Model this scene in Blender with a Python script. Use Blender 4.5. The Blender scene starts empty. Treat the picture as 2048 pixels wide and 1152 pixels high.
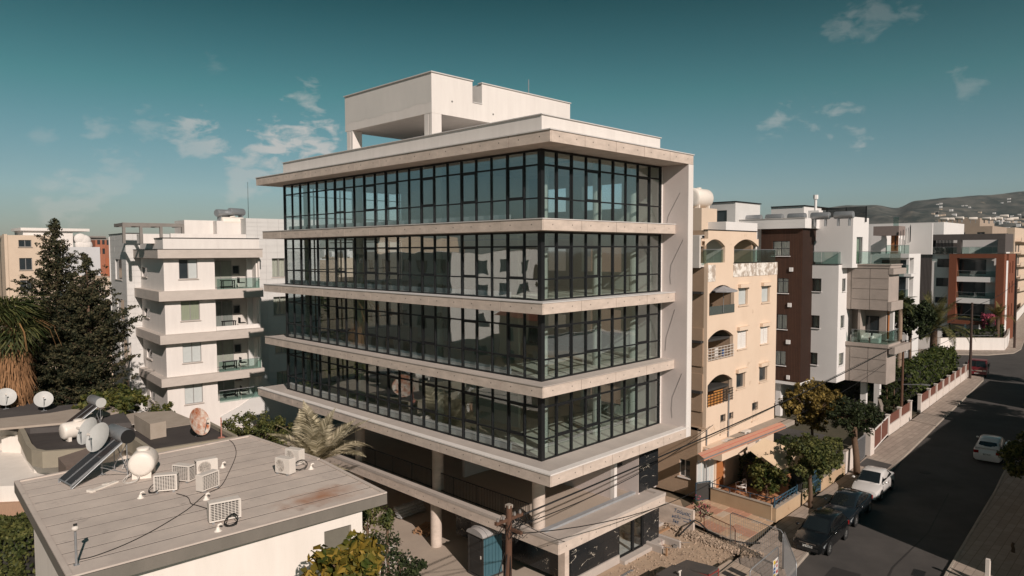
import bpy, math, random
from mathutils import Vector, Matrix
R = random.Random(11)
sc = bpy.context.scene
COL = sc.collection
# ------------------------------------------------------------------ camera
CAM = Vector((-21.267, -19.274, 15.674)); FPX, PIT, ROL, YAW = 1389.9, 0.0539, -0.0035, 0.7804
FW = Vector((math.cos(PIT)*math.cos(YAW), math.cos(PIT)*math.sin(YAW), -math.sin(PIT)))
R0 = Vector((math.sin(YAW), -math.cos(YAW), 0)); U0 = R0.cross(FW)
RT = R0*math.cos(ROL)+U0*math.sin(ROL); UP = -R0*math.sin(ROL)+U0*math.cos(ROL)
cd = bpy.data.cameras.new('camera'); cam = bpy.data.objects.new('camera', cd); COL.objects.link(cam)
cd.sensor_width = 36; cd.lens = 36*FPX/2048; cd.clip_start = .1; cd.clip_end = 30000
cam.matrix_world = Matrix(((RT.x, UP.x, -FW.x, CAM.x), (RT.y, UP.y, -FW.y, CAM.y), (RT.z, UP.z, -FW.z, CAM.z), (0, 0, 0, 1)))
sc.camera = cam
# ------------------------------------------------------------------ colour management, sky, sun
vs = sc.view_settings; vs.view_transform = 'Standard'; vs.look = 'None'; vs.gamma = 1; vs.exposure = 0.0; vs.use_curve_mapping = False
sc.cycles.transparent_max_bounces = 24; sc.cycles.max_bounces = 8
try: sc.cycles.use_denoising = True
except Exception: pass
SUNEL, SUNAZ = math.radians(30.2), math.atan2(-.37, -1)      # azimuth of the sun measured from +Y towards +X
sd = bpy.data.lights.new('sun', 'SUN'); sun = bpy.data.objects.new('sun', sd); COL.objects.link(sun)
sd.energy = 4.7; sd.angle = math.radians(.5); sd.color = (1, .87, .79)
tosun = Vector((math.sin(SUNAZ)*math.cos(SUNEL), math.cos(SUNAZ)*math.cos(SUNEL), math.sin(SUNEL)))
sun.rotation_euler = tosun.to_track_quat('Z', 'Y').to_euler(); sun.location = (0, -60, 60)
w = bpy.data.worlds.new('World'); sc.world = w; w.use_nodes = True
nt = w.node_tree; N = nt.nodes; LK = nt.links; N.clear()
def nd(nt, t, **k):
    n = nt.nodes.new(t)
    for a, b in k.items(): setattr(n, a, b)
    return n
def math_node(nt, op, a, b=None, c=None, clamp=False):
    n = nt.nodes.new('ShaderNodeMath'); n.operation = op; n.use_clamp = clamp
    for i, v in enumerate((a, b, c)):
        if v is None: continue
        if isinstance(v, (int, float)): n.inputs[i].default_value = v
        else: nt.links.new(v, n.inputs[i])
    return n.outputs[0]
def mixc(nt, fac, a, b, mode='MIX'):
    n = nt.nodes.new('ShaderNodeMix'); n.data_type = 'RGBA'; n.blend_type = mode
    for i, v in ((0, fac), (6, a), (7, b)):
        if isinstance(v, (int, float)): n.inputs[i].default_value = v
        elif isinstance(v, tuple): n.inputs[i].default_value = (*v[:3], 1)
        else: nt.links.new(v, n.inputs[i])
    return n.outputs[2]
out = nd(nt, 'ShaderNodeOutputWorld'); bg = nd(nt, 'ShaderNodeBackground'); bg.inputs[1].default_value = .081
sky = nd(nt, 'ShaderNodeTexSky'); sky.sky_type = 'NISHITA'; sky.sun_disc = False
sky.sun_elevation = SUNEL; sky.sun_rotation = SUNAZ; sky.air_density = 1.0; sky.dust_density = 0.35; sky.ozone_density = 1.0
tc = nd(nt, 'ShaderNodeTexCoord')
nrm = nd(nt, 'ShaderNodeVectorMath', operation='NORMALIZE'); LK.new(tc.outputs['Generated'], nrm.inputs[0])
sep0 = nd(nt, 'ShaderNodeSeparateXYZ'); LK.new(nrm.outputs[0], sep0.inputs[0])
ramp = nd(nt, 'ShaderNodeValToRGB'); cr = ramp.color_ramp; LK.new(sep0.outputs[2], ramp.inputs[0])
for k, (p_, c_) in enumerate(((0.0, (.46, .45, .53)), (.08, (.56, .69, .72)), (.21, (.24, .57, .455)), (.34, (.045, .26, .20)), (1.0, (.06, .26, .21)))):
    e_ = cr.elements[k] if k < 2 else cr.elements.new(p_)
    e_.position = p_; e_.color = (*c_, 1)
tint = ramp.outputs[0]
skyc = mixc(nt, 1.0, sky.outputs[0], tint, 'MULTIPLY')
def skydir(u, v): return (FW+RT*((u-1024)/FPX)-UP*((v-576)/FPX)).normalized()
def wnoise(scale, det, rough, dist=0.0, vec=None):
    n = nd(nt, 'ShaderNodeTexNoise'); n.inputs['Scale'].default_value = scale; n.inputs['Detail'].default_value = det
    n.inputs['Roughness'].default_value = rough; n.inputs['Distortion'].default_value = dist
    LK.new(vec or nrm.outputs[0], n.inputs['Vector']); return n.outputs[0]
mpc = nd(nt, 'ShaderNodeMapping'); mpc.inputs['Scale'].default_value = (1, 1, 2.1); LK.new(nrm.outputs[0], mpc.inputs[0])
nz1 = wnoise(31, 9, .60, .35, mpc.outputs[0]); nz2 = wnoise(9, 3, .5)
sep = nd(nt, 'ShaderNodeSeparateXYZ'); LK.new(nrm.outputs[0], sep.inputs[0])
# cirrus and small cumulus: each puff is a soft patch of sky broken up by noise
PUFFS = [(585, 282, 80, 1.3), (655, 275, 58, .8), (615, 192, 45, .4), (402, 258, 56, .85), (290, 256, 52, .3), (190, 258, 42, .32), (505, 325, 60, .62),
         (380, 290, 48, .38), (260, 342, 45, .25), (150, 388, 60, .35), (480, 385, 60, .4), (1560, 246, 62, .42), (1668, 228, 55, .42), (1720, 281, 28, .5),
         (1690, 55, 62, .2), (1775, 30, 60, .16), (1932, 178, 50, .22), (80, 268, 36, .2), (428, 125, 34, .12), (548, 350, 34, .45), (110, 412, 70, .3), (218, 358, 48, .25)]
acc = accs = None
for u, v, rad, st in PUFFS:
    d = skydir(u, v)
    dp = nd(nt, 'ShaderNodeVectorMath', operation='DISTANCE'); LK.new(nrm.outputs[0], dp.inputs[0]); dp.inputs[1].default_value = d
    m = math_node(nt, 'SUBTRACT', 1.0, math_node(nt, 'DIVIDE', dp.outputs['Value'], 1.15*rad/FPX), clamp=True)
    ms = math_node(nt, 'MULTIPLY', m, st)
    acc = m if acc is None else math_node(nt, 'ADD', acc, m); accs = ms if accs is None else math_node(nt, 'ADD', accs, ms)
op = math_node(nt, 'DIVIDE', accs, math_node(nt, 'MAXIMUM', acc, .001), clamp=True)
cl = math_node(nt, 'ADD', math_node(nt, 'MULTIPLY_ADD', nz1, 2.8, -.90), math_node(nt, 'MULTIPLY_ADD', math_node(nt, 'MINIMUM', acc, 1.0), .95, -1.08)); cl = math_node(nt, 'MULTIPLY', cl, 2.0, clamp=True); cl = math_node(nt, 'MULTIPLY', cl, op)
# thin haze band towards the horizon
hz = math_node(nt, 'MULTIPLY_ADD', sep.outputs[2], -2.6, 1.0, clamp=True); hz = math_node(nt, 'POWER', hz, 2.2)
hz = math_node(nt, 'MULTIPLY', hz, math_node(nt, 'MULTIPLY_ADD', nz2, .5, .35))
skyh = mixc(nt, math_node(nt, 'MULTIPLY', hz, .35, clamp=True), skyc, (3.0, 3.4, 3.7))
skyc2 = mixc(nt, math_node(nt, 'MULTIPLY', cl, .62), skyh, (9.0, 8.0, 7.4))
LK.new(skyc2, bg.inputs[0]); LK.new(bg.outputs[0], out.inputs[0])
# ------------------------------------------------------------------ measuring helpers: a picture ray meets a plane of the place
def ray(u, v): return FW+RT*((u-1024)/FPX)-UP*((v-576)/FPX)
def onz(u, v, z): d = ray(u, v); return CAM+d*((z-CAM.z)/d.z)
def onx(u, v, x): d = ray(u, v); return CAM+d*((x-CAM.x)/d.x)
def ony(u, v, y): d = ray(u, v); return CAM+d*((y-CAM.y)/d.y)
def deep(u, v, dep): return CAM+ray(u, v)*dep
# ------------------------------------------------------------------ mesh builder
class MB:
    def __init__(s): s.v = []; s.f = []; s.mi = []; s.cur = 0
    def add(s, vs, fs):
        b = len(s.v); s.v += [tuple(p) for p in vs]; s.f += [tuple(i+b for i in f) for f in fs]; s.mi += [s.cur]*len(fs); return s
    def box(s, x0, x1, y0, y1, z0, z1):
        x0, x1 = min(x0, x1), max(x0, x1); y0, y1 = min(y0, y1), max(y0, y1); z0, z1 = min(z0, z1), max(z0, z1)
        return s.add([(x0,y0,z0),(x1,y0,z0),(x1,y1,z0),(x0,y1,z0),(x0,y0,z1),(x1,y0,z1),(x1,y1,z1),(x0,y1,z1)],
                     [(0,3,2,1),(4,5,6,7),(0,1,5,4),(1,2,6,5),(2,3,7,6),(3,0,4,7)])
    def bbox(s, x0, x1, y0, y1, z0, z1, b=.02):   # box with bevelled top edges
        return s.add([(x0,y0,z0),(x1,y0,z0),(x1,y1,z0),(x0,y1,z0),(x0,y0,z1-b),(x1,y0,z1-b),(x1,y1,z1-b),(x0,y1,z1-b),
                      (x0+b,y0+b,z1),(x1-b,y0+b,z1),(x1-b,y1-b,z1),(x0+b,y1-b,z1)],
                     [(0,3,2,1),(0,1,5,4),(1,2,6,5),(2,3,7,6),(3,0,4,7),(4,5,9,8),(5,6,10,9),(6,7,11,10),(7,4,8,11),(8,9,10,11)])
    def mbox(s, m, sx, sy, sz):                   # box of given size centred on matrix m
        c = [m@Vector((i*sx/2, j*sy/2, k*sz/2)) for k in (-1, 1) for i, j in ((-1,-1),(1,-1),(1,1),(-1,1))]
        return s.add(c, [(0,3,2,1),(4,5,6,7),(0,1,5,4),(1,2,6,5),(2,3,7,6),(3,0,4,7)])
    def prism(s, poly, z0, z1):
        n = len(poly); a = sum(poly[i][0]*poly[(i+1)%n][1]-poly[(i+1)%n][0]*poly[i][1] for i in range(n))
        if a < 0: poly = poly[::-1]
        return s.add([(p[0], p[1], z0) for p in poly]+[(p[0], p[1], z1) for p in poly],
                     [tuple(range(n-1, -1, -1)), tuple(range(n, 2*n))]+[(i, (i+1)%n, n+(i+1)%n, n+i) for i in range(n)])
    def cyl(s, p0, p1, r0, r1=None, n=10, caps=True):
        r1 = r0 if r1 is None else r1; p0 = Vector(p0); p1 = Vector(p1); d = (p1-p0)
        if d.length < 1e-6: return s
        d.normalize(); a = d.orthogonal().normalized(); b = d.cross(a)
        vs = [p0+(a*math.cos(t)+b*math.sin(t))*r0 for t in [2*math.pi*i/n for i in range(n)]]+[p1+(a*math.cos(t)+b*math.sin(t))*r1 for t in [2*math.pi*i/n for i in range(n)]]
        fs = [(i, (i+1)%n, n+(i+1)%n, n+i) for i in range(n)]
        if caps: fs += [tuple(range(n-1, -1, -1)), tuple(range(n, 2*n))]
        return s.add(vs, fs)
    def tube(s, pts, r, n=6, r1=None):
        pts = [Vector(p) for p in pts]; m = len(pts); vs = []; prev = None
        for i, p in enumerate(pts):
            d = (pts[min(i+1, m-1)]-pts[max(i-1, 0)]).normalized()
            a = d.orthogonal().normalized() if prev is None else (prev-d*prev.dot(d)).normalized()
            prev = a; b = d.cross(a); rr = r if r1 is None else r+(r1-r)*i/(m-1)
            vs += [p+(a*math.cos(2*math.pi*k/n)+b*math.sin(2*math.pi*k/n))*rr for k in range(n)]
        fs = [(i*n+k, i*n+(k+1)%n, (i+1)*n+(k+1)%n, (i+1)*n+k) for i in range(m-1) for k in range(n)]
        fs += [tuple(range(n-1, -1, -1)), tuple(range((m-1)*n, m*n))]
        return s.add(vs, fs)
    def lathe(s, prof, m=None, n=20):             # profile of (r, z) about local z of matrix m
        m = m or Matrix.Identity(4); vs = []
        for r, z in prof: vs += [m@Vector((r*math.cos(2*math.pi*k/n), r*math.sin(2*math.pi*k/n), z)) for k in range(n)]
        fs = [(i*n+k, i*n+(k+1)%n, (i+1)*n+(k+1)%n, (i+1)*n+k) for i in range(len(prof)-1) for k in range(n)]
        if prof[0][0] > 1e-4: fs.append(tuple(range(n-1, -1, -1)))
        if prof[-1][0] > 1e-4: fs.append(tuple(range((len(prof)-1)*n, len(prof)*n)))
        return s.add(vs, fs)
    def ball(s, c, rx, ry=None, rz=None, n=12, k=8):
        ry = rx if ry is None else ry; rz = rx if rz is None else rz; c = Vector(c)
        m = Matrix.Translation(c)@Matrix.Diagonal((rx, ry, rz, 1))
        return s.lathe([(math.sin(math.pi*i/k)+(1e-5 if i in (0, k) else 0), -math.cos(math.pi*i/k)) for i in range(k+1)], m, n)
    def quad(s, a, b, c, d): return s.add([a, b, c, d], [(0, 1, 2, 3)])
XF = {}
def obj(name, mb, m, parent=None, label=None, cat=None, group=None, kind=None, smooth=False, local=True):
    me = bpy.data.meshes.new(name); vs = mb.v
    if parent is not None and not local:
        inv = XF[parent.name].inverted(); vs = [inv@Vector(p) for p in vs]
    me.from_pydata([tuple(p) for p in vs], [], mb.f)
    ms = m if isinstance(m, (list, tuple)) else [m]
    for k in ms: me.materials.append(k)
    if len(ms) > 1: me.polygons.foreach_set('material_index', mb.mi)
    if smooth:
        me.polygons.foreach_set('use_smooth', [True]*len(me.polygons))
        if smooth != True: me.set_sharp_from_angle(angle=math.radians(smooth))
    me.update(); o = bpy.data.objects.new(name, me); COL.objects.link(o)
    if parent is not None: o.parent = parent
    tagit(o, label, cat, group, kind); return o
def tagit(o, label=None, cat=None, group=None, kind=None):
    if label: o['label'] = label
    if cat: o['category'] = cat
    if group: o['group'] = group
    if kind: o['kind'] = kind
def thing(name, label, cat, loc=(0, 0, 0), rz=0, group=None):
    o = bpy.data.objects.new(name, None); COL.objects.link(o); o.empty_display_size = .3
    o.location = loc; o.rotation_euler = (0, 0, rz); tagit(o, label, cat, group)
    XF[o.name] = Matrix.Translation(Vector(loc))@Matrix.Rotation(rz, 4, 'Z'); return o
def W(name, mb, m, parent, **k): return obj(name, mb, m, parent, local=False, **k)    # part given in world coordinates
def dup(src, loc, rz=0, label=None, group=None, scale=1):
    c = src.copy(); COL.objects.link(c); c.location = loc; c.rotation_euler = (0, 0, rz); c.scale = (scale,)*3
    if label: c['label'] = label
    if group: c['group'] = group
    for a in list(src.children):
        b = a.copy(); COL.objects.link(b); b.parent = c
        for g in list(a.children):
            h = g.copy(); COL.objects.link(h); h.parent = b
    return c
def share(o, parent, loc=None, m=None, name=None):     # another part that shares mesh data
    c = o.copy(); c.name = name or o.name.split('.')[0]; COL.objects.link(c); c.parent = parent
    if loc is not None: c.location = loc
    return c
# ------------------------------------------------------------------ materials
MATS = {}
def pmat(name, c1, c2=None, rough=.8, sc1=1.5, bump=.0, bscale=30, metal=0, spec=.3, stretch=(1, 1, 1), detail=6, contrast=1.6, island=0.0, grain=0.0, emit=None, coat=0, spots=None, obj_space=False):
    if name in MATS: return MATS[name]
    m = bpy.data.materials.new(name); m.use_nodes = True; t = m.node_tree; b = t.nodes['Principled BSDF']
    b.inputs['Roughness'].default_value = rough; b.inputs['Metallic'].default_value = metal; b.inputs['Specular IOR Level'].default_value = spec
    b.inputs['Coat Weight'].default_value = coat; b.inputs['Coat Roughness'].default_value = .06
    g = nd(t, 'ShaderNodeNewGeometry'); src = g.outputs['Position']
    if obj_space: src = nd(t, 'ShaderNodeTexCoord').outputs['Object']
    mp = nd(t, 'ShaderNodeMapping'); mp.inputs['Scale'].default_value = stretch; t.links.new(src, mp.inputs[0])
    col = c1
    if c2 is not None:
        n = nd(t, 'ShaderNodeTexNoise'); n.inputs['Scale'].default_value = sc1; n.inputs['Detail'].default_value = detail; n.inputs['Roughness'].default_value = .65
        t.links.new(mp.outputs[0], n.inputs['Vector'])
        f = math_node(t, 'MULTIPLY_ADD', n.outputs[0], contrast, .5-contrast*.5, clamp=True)
        col = mixc(t, f, c1, c2)
    if grain:
        n = nd(t, 'ShaderNodeTexNoise'); n.inputs['Scale'].default_value = bscale*1.7; n.inputs['Detail'].default_value = 3
        t.links.new(src, n.inputs['Vector'])
        f = math_node(t, 'MULTIPLY_ADD', n.outputs[0], grain*2, 1-grain)
        cc = nd(t, 'ShaderNodeCombineColor'); [t.links.new(f, cc.inputs[i]) for i in range(3)]
        col = mixc(t, 1.0, col, cc.outputs[0], 'MULTIPLY')
    if island:
        f = math_node(t, 'MULTIPLY_ADD', g.outputs['Random Per Island'], island*2, 1-island)
        cc = nd(t, 'ShaderNodeCombineColor'); [t.links.new(f, cc.inputs[i]) for i in range(3)]
        col = mixc(t, 1.0, col, cc.outputs[0], 'MULTIPLY')
    if spots:   # (colour, scale, threshold) dirt blotches
        n = nd(t, 'ShaderNodeTexNoise'); n.inputs['Scale'].default_value = spots[1]; n.inputs['Detail'].default_value = 8; n.inputs['Roughness'].default_value = .7
        t.links.new(src, n.inputs['Vector'])
        f = math_node(t, 'MULTIPLY_ADD', n.outputs[0], 7, -7*spots[2], clamp=True)
        col = mixc(t, f, col, spots[0])
    if isinstance(col, tuple): b.inputs['Base Color'].default_value = (*col, 1)
    else: t.links.new(col, b.inputs['Base Color'])
    if bump:
        n = nd(t, 'ShaderNodeTexNoise'); n.inputs['Scale'].default_value = bscale; n.inputs['Detail'].default_value = 4; t.links.new(src, n.inputs['Vector'])
        bp = nd(t, 'ShaderNodeBump'); bp.inputs['Strength'].default_value = bump; bp.inputs['Distance'].default_value = .02
        t.links.new(n.outputs[0], bp.inputs['Height']); t.links.new(bp.outputs[0], b.inputs['Normal'])
    if emit: b.inputs['Emission Color'].default_value = (*emit[:3], 1); b.inputs['Emission Strength'].default_value = emit[3]
    MATS[name] = m; return m
def glassmat(name, tint, refl=.5, ior=1.8, rough=0.0, add=0.0):
    m = bpy.data.materials.new(name); m.use_nodes = True; t = m.node_tree; t.nodes.clear()
    o = nd(t, 'ShaderNodeOutputMaterial'); mx = nd(t, 'ShaderNodeMixShader'); tr = nd(t, 'ShaderNodeBsdfTransparent'); gl = nd(t, 'ShaderNodeBsdfGlossy')
    tr.inputs[0].default_value = (*tint, 1); gl.inputs['Roughness'].default_value = rough; gl.inputs[0].default_value = (.93, .96, .96, 1)
    fr = nd(t, 'ShaderNodeLayerWeight'); fr.inputs['Blend'].default_value = .5   # 'Facing' treats both sides of a pane alike
    # very slight waviness of real panes
    n = nd(t, 'ShaderNodeTexNoise'); n.inputs['Scale'].default_value = .7; n.inputs['Detail'].default_value = 1; g = nd(t, 'ShaderNodeNewGeometry'); t.links.new(g.outputs['Position'], n.inputs['Vector'])
    bp = nd(t, 'ShaderNodeBump'); bp.inputs['Strength'].default_value = .12; bp.inputs['Distance'].default_value = .06; t.links.new(n.outputs[0], bp.inputs['Height'])
    t.links.new(bp.outputs[0], gl.inputs['Normal'])
    f = math_node(t, 'MULTIPLY_ADD', math_node(t, 'POWER', fr.outputs['Facing'], 3.2), refl, add, clamp=True)
    t.links.new(f, mx.inputs[0]); t.links.new(tr.outputs[0], mx.inputs[1]); t.links.new(gl.outputs[0], mx.inputs[2]); t.links.new(mx.outputs[0], o.inputs[0])
    return m
CONC = pmat('raw_concrete', (.66, .555, .475), (.44, .37, .315), .85, 1.3, .25, 22, stretch=(1, 1, 2.2), grain=.12, contrast=2.0, spots=((.30, .25, .21), 1.7, .63))
CONC2 = pmat('concrete_topping', (.50, .44, .39), (.37, .33, .30), .9, .9, .2, 25, grain=.12)
WHITE = pmat('white_render', (.74, .70, .66), (.63, .59, .555), .9, 1.6, .1, 60, grain=.03, stretch=(1.6, 1.6, .22), spots=((.60, .55, .50), .55, .66))
GREYR = pmat('grey_render', (.40, .375, .35), (.345, .325, .305), .9, .8, .1, 60, stretch=(1, 1, .3), grain=.06)
TAUPE = pmat('taupe_render', (.58, .51, .48), (.52, .46, .43), .95, 1.6, .15, 70, grain=.10)
COPE = pmat('coping_metal', (.62, .60, .58), (.52, .50, .48), .5, 3)
BLACKM = pmat('black_frame_metal', (.012, .013, .014), None, .45)
GLASS = glassmat('facade_glass', (.875, .935, .95), .85, add=.16)
GLASSC = glassmat('clear_glass', (.90, .93, .93), .7, add=.05)
DARKGL = pmat('window_glass_dark', (.035, .045, .05), (.02, .026, .03), .08, .6, spec=.9)
CREAM = pmat('interior_screed', (.60, .56, .43), (.52, .49, .38), .85, 1.2, grain=.06)
INTW = pmat('interior_plaster', (.52, .52, .42), (.44, .44, .36), .9, .8)
STEELG = pmat('galvanised_steel', (.42, .43, .44), (.30, .31, .32), .45, 8, metal=.6)
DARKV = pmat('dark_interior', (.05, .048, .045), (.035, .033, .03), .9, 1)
ALU = pmat('window_aluminium', (.30, .29, .28), None, .45, metal=.3)
# ================================================================== SETTING
def brickmat(name, c1, c2, cm, bw, bh, mortar=.01, rough=.9, bump=.2, mixn=.5):
    m = pmat(name, c1, c2, rough, 2.0, grain=.1); t = m.node_tree; b = t.nodes['Principled BSDF']
    lk = b.inputs['Base Color'].links[0].from_socket
    br = nd(t, 'ShaderNodeTexBrick'); g = nd(t, 'ShaderNodeNewGeometry'); t.links.new(g.outputs['Position'], br.inputs['Vector'])
    br.inputs['Scale'].default_value = 1; br.inputs['Mortar Size'].default_value = mortar; br.inputs['Brick Width'].default_value = bw; br.inputs['Row Height'].default_value = bh
    br.inputs['Color1'].default_value = (1, 1, 1, 1); br.inputs['Color2'].default_value = (.8, .8, .8, 1); br.inputs['Mortar'].default_value = (*cm, 1)
    t.links.new(mixc(t, 1.0, lk, br.outputs[0], 'MULTIPLY'), b.inputs['Base Color']); return m
EARTH = pmat('dry_earth', (.19, .145, .10), (.11, .09, .06), .95, .35, .5, 6, grain=.2)
DIRT = pmat('site_dirt', (.50, .37, .26), (.34, .25, .18), .95, 1.3, .8, 9, grain=.25, spots=((.58, .50, .42), 3.5, .6))
ASPH = pmat('asphalt', (.088, .080, .074), (.052, .048, .045), .85, .35, .3, 60, grain=.25, contrast=2.4, spots=((.040, .037, .035), 1.3, .64))
PAVE = brickmat('paving', (.44, .36, .30), (.32, .265, .22), (.55, .55, .55), .8, .4, .016)
KERBM = pmat('kerb_stone', (.40, .34, .28), (.30, .26, .22), .9, 2, grain=.1)
YARD = pmat('yard_concrete', (.44, .37, .30), (.34, .28, .23), .9, .5, .3, 14, grain=.12, spots=((.28, .23, .19), .8, .62))
g = MB(); g.add([(-9000, -9000, -.2), (9000, -9000, -.2), (9000, 9000, -.2), (-9000, 9000, -.2)], [(0, 1, 2, 3)])
obj('ground', g, EARTH, kind='structure')
KERB_L = [(-60, -9.6), (6, -6.1), (11, -5.75), (15, -5.35), (24, -4.75), (33.2, -4.1), (48, -3.15), (60, -2.4), (77, -1.35), (81, -.6), (83.5, 2), (84, 12), (84, 60)]
KERB_R = [(-60, -15.5), (6, -11.8), (17, -11), (32, -10.3), (60, -8.4), (100, -5.2), (150, -.8), (400, 22)]
KERB_N = [(98, 60), (98, 12), (98.6, 6), (101, 2.6), (106, .2), (112, .2), (150, 4.6), (400, 28)]
road = KERB_L + KERB_N + KERB_R[::-1]
m = MB(); m.add([(x, y, -.12) for x, y in road], [tuple(range(len(road)-1, -1, -1))]); obj('road', m, ASPH, kind='structure')
def strip(a, b, z0, z1): poly = a+b[::-1]; return MB().prism(poly, z0, z1)
INNER_L = [(-60, -4.5), (6, -2.9), (11, -2.9), (15, -2.6), (17.3, -2.35), (29, -2.05), (42, -1.0), (57, -.45), (77, .55), (79, 1.5), (81.5, 4), (82, 12), (82, 60)]
obj('pavement', strip([(x, y+.16) if y < 0 else (x-.16, y) for x, y in KERB_L], [(x, y-.2) for x, y in INNER_L], -.19, 0), PAVE, kind='structure')
obj('pavement', strip([(x, y-.16) for x, y in KERB_R], [(x, y-3.0) for x, y in KERB_R], -.19, 0), PAVE, kind='structure')
obj('pavement', strip([(x, y+.16) if y < 5 else (x+.16, y) for x, y in KERB_N], [(101, 60), (101, 12), (101.5, 9), (103, 8.2), (108.4, 2.0), (114, 2.3), (150, 7.4), (400, 31)], -.19, 0), PAVE, kind='structure')
def kerbs(line, side, maxx):
    root = bpy.data.objects.new('kerb', None); COL.objects.link(root); tagit(root, kind='structure')
    XF[root.name] = Matrix.Identity(4); proto = None; n = 0
    far = MB()
    for (x0, y0), (x1, y1) in zip(line, line[1:]):
        L = math.hypot(x1-x0, y1-y0); k = max(1, round(L/1.0)); a = math.atan2(y1-y0, x1-x0)
        for i in range(k):
            t = (i+.5)/k; px, py = x0+(x1-x0)*t, y0+(y1-y0)*t
            off = .08*side; px -= math.sin(a)*off; py += math.cos(a)*off
            if px < -10: continue
            if px < maxx:
                if proto is None:
                    proto = obj('kerb_stone', MB().bbox(-.49, .49, -.075, .075, -.18, .012), KERBM, root)
                    s = proto
                else: s = share(proto, root)
                s.location = (px, py, R.uniform(-.004, .004)); s.rotation_euler = (0, 0, a+R.uniform(-.006, .006)); s.scale = (L/k, 1, 1)
            else: far.mbox(Matrix.Translation((px, py, -.085))@Matrix.Rotation(a, 4, 'Z'), L/k*.98, .15, .19)
    if far.v: obj('kerb_stone', far, KERBM, root, kind='stuff')
kerbs(KERB_L, 1, 90); kerbs(KERB_R, -1, 70); kerbs(KERB_N, 1, 40)
# construction plot, side drive and yards behind
m = MB(); m.add([(-8, -3.3, -.004), (6, -3.05, -.004), (12.9, -2.6, -.004), (13.3, .8, -.004), (16.6, 3.4, -.004), (16.6, 36, -.004), (-8, 36, -.004)], [tuple(range(7))])
obj('construction_ground', m, DIRT, kind='structure')
m = MB(); m.add([(-6, 2.6, .004), (2.9, 2.6, .004), (10.2, 2.6, .004), (10.2, 27, .004), (-5.2, 27, .004)], [tuple(range(5))]); obj('concrete_yard', m, YARD, kind='structure')
m = MB(); m.add([(31.2, -3.95, .006), (33.6, -3.85, .006), (34.0, -2.0, .006), (31.8, -2.1, .006)], [(0, 1, 2, 3)]); obj('asphalt_patch', m, ASPH, kind='structure')
TAR = pmat('tar_repair', (.028, .026, .025), (.04, .037, .035), .7, 4)
m = MB(); m.add([(x, y, -.116) for x, y in ((11, -9.6), (11.2, -9.45), (16, -8.9), (22, -9.0), (30, -8.2), (30, -8.26), (22, -9.06), (16, -9.0), (11.1, -9.62))], [(0, 1, 2, 8), (2, 3, 7, 8), (3, 4, 6, 7), (4, 5, 6)]); m.add([(x, y, -.116) for x, y in ((12.2, -6.9), (14.0, -6.8), (14.1, -8.1), (12.3, -8.2))], [(3, 2, 1, 0)]); obj('road_repair', m, TAR, kind='structure')
p = onz(1838, 1147, -.11); dg_ = thing('drain_grate', 'dark iron drain grate in the sunlit road near the bottom edge', 'drain grate', p, .1); obj('frame', MB().box(-.42, .42, -.26, .26, 0, .012), TAR, dg_)
for k in range(7): obj('bar', MB().box(-.38, .38, -.22+k*.067, -.19+k*.067, .0125, .022), BLACKM, dg_)
p = onz(1850, 945, -.116); tagit(obj('manhole_cover', MB().lathe([(.001, 0), (.36, 0), (.36, .012), (.001, .014)], Matrix.Translation(p), 24), TAR), 'round manhole cover in the shaded road opposite the white sedan', 'manhole cover')
# ------------------------------------------------------------------ tiled drive beside the beige building
TILES = [pmat('drive_tile_%s' % n, c, tuple(k*.85 for k in c), .85, 4, grain=.1) for n, c in (('sand', (.55, .38, .25)), ('pink', (.50, .27, .18)), ('light', (.56, .44, .33)))]
m = MB(); m.add([(12.95, -2.45, .006), (17.3, -2.32, .006), (18.2, 2.5, .006), (14.2, 2.5, .006)], [(0, 1, 2, 3)]); dr = obj('tiled_drive', m, KERBM, kind='structure')
pt = [obj('paving_tile', MB().bbox(-.235, .235, -.235, .235, 0, .03, .008), t, dr) for t in TILES]
used = [False]*3
for iy in range(10):
    for ix in range(9):
        y = -2.15+iy*.49; xl = 13.1+(y+2.45)*.26; xr = 17.05+(y+2.3)*.2; x = xl+ix*.49
        if x > xr: continue
        k = 1 if (ix//2+iy//3) % 3 == 1 else (2 if R.random() < .25 else 0)
        t = pt[k] if not used[k] else share(pt[k], dr)
        used[k] = True; t.location = (x+.2, y, .004+R.uniform(0, .008)); t.rotation_euler = (R.uniform(-.012, .012), R.uniform(-.012, .012), 0)
# ================================================================== MAIN BUILDING
mb_ = thing('office_building', 'large grey concrete and black-framed glass office block under construction with jutting slab edges', 'office building', (5, 12, 0))
GX = .8; GY = .8; YE = 23.6; XE = 10.2
def slab(x0, x1, y0, y1, zt, th, name='floor_slab'):
    W(name, MB().box(x0+.06, x1-.002, y0+.06, y1-.06, zt-th, zt-.03), CONC, mb_)
    # edge panels with open joints between formwork bays, tie holes in each
    holes = MB(); n = round((y1-y0)/2.45); st = (y1-y0)/n
    for i in range(n):
        a, b = y0+i*st, y0+(i+1)*st
        W('edge_panel', MB().box(x0, x0+.058, a+.012, b-.012, zt-th, zt-.03), CONC, mb_)
        for t in (.25, .75):
            yy = a+(b-a)*t; holes.cyl((x0-.003, yy, zt-th*.5), (x0-.0005, yy, zt-th*.5), .028, n=6)
    n = max(1, round((x1-x0)/2.3)); st = (x1-x0)/n
    for i in range(n):
        a, b = x0+i*st, x0+(i+1)*st
        W('edge_panel', MB().box(a+(.062 if i == 0 else .012), b-.012, y0, y0+.058, zt-th, zt-.03), CONC, mb_)
        for t in (.25, .75):
            xx = a+(b-a)*t; holes.cyl((xx, y0-.003, zt-th*.5), (xx, y0-.0005, zt-th*.5), .028, n=6)
    W('tie_hole', holes, DARKV, mb_, kind='stuff')
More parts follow.
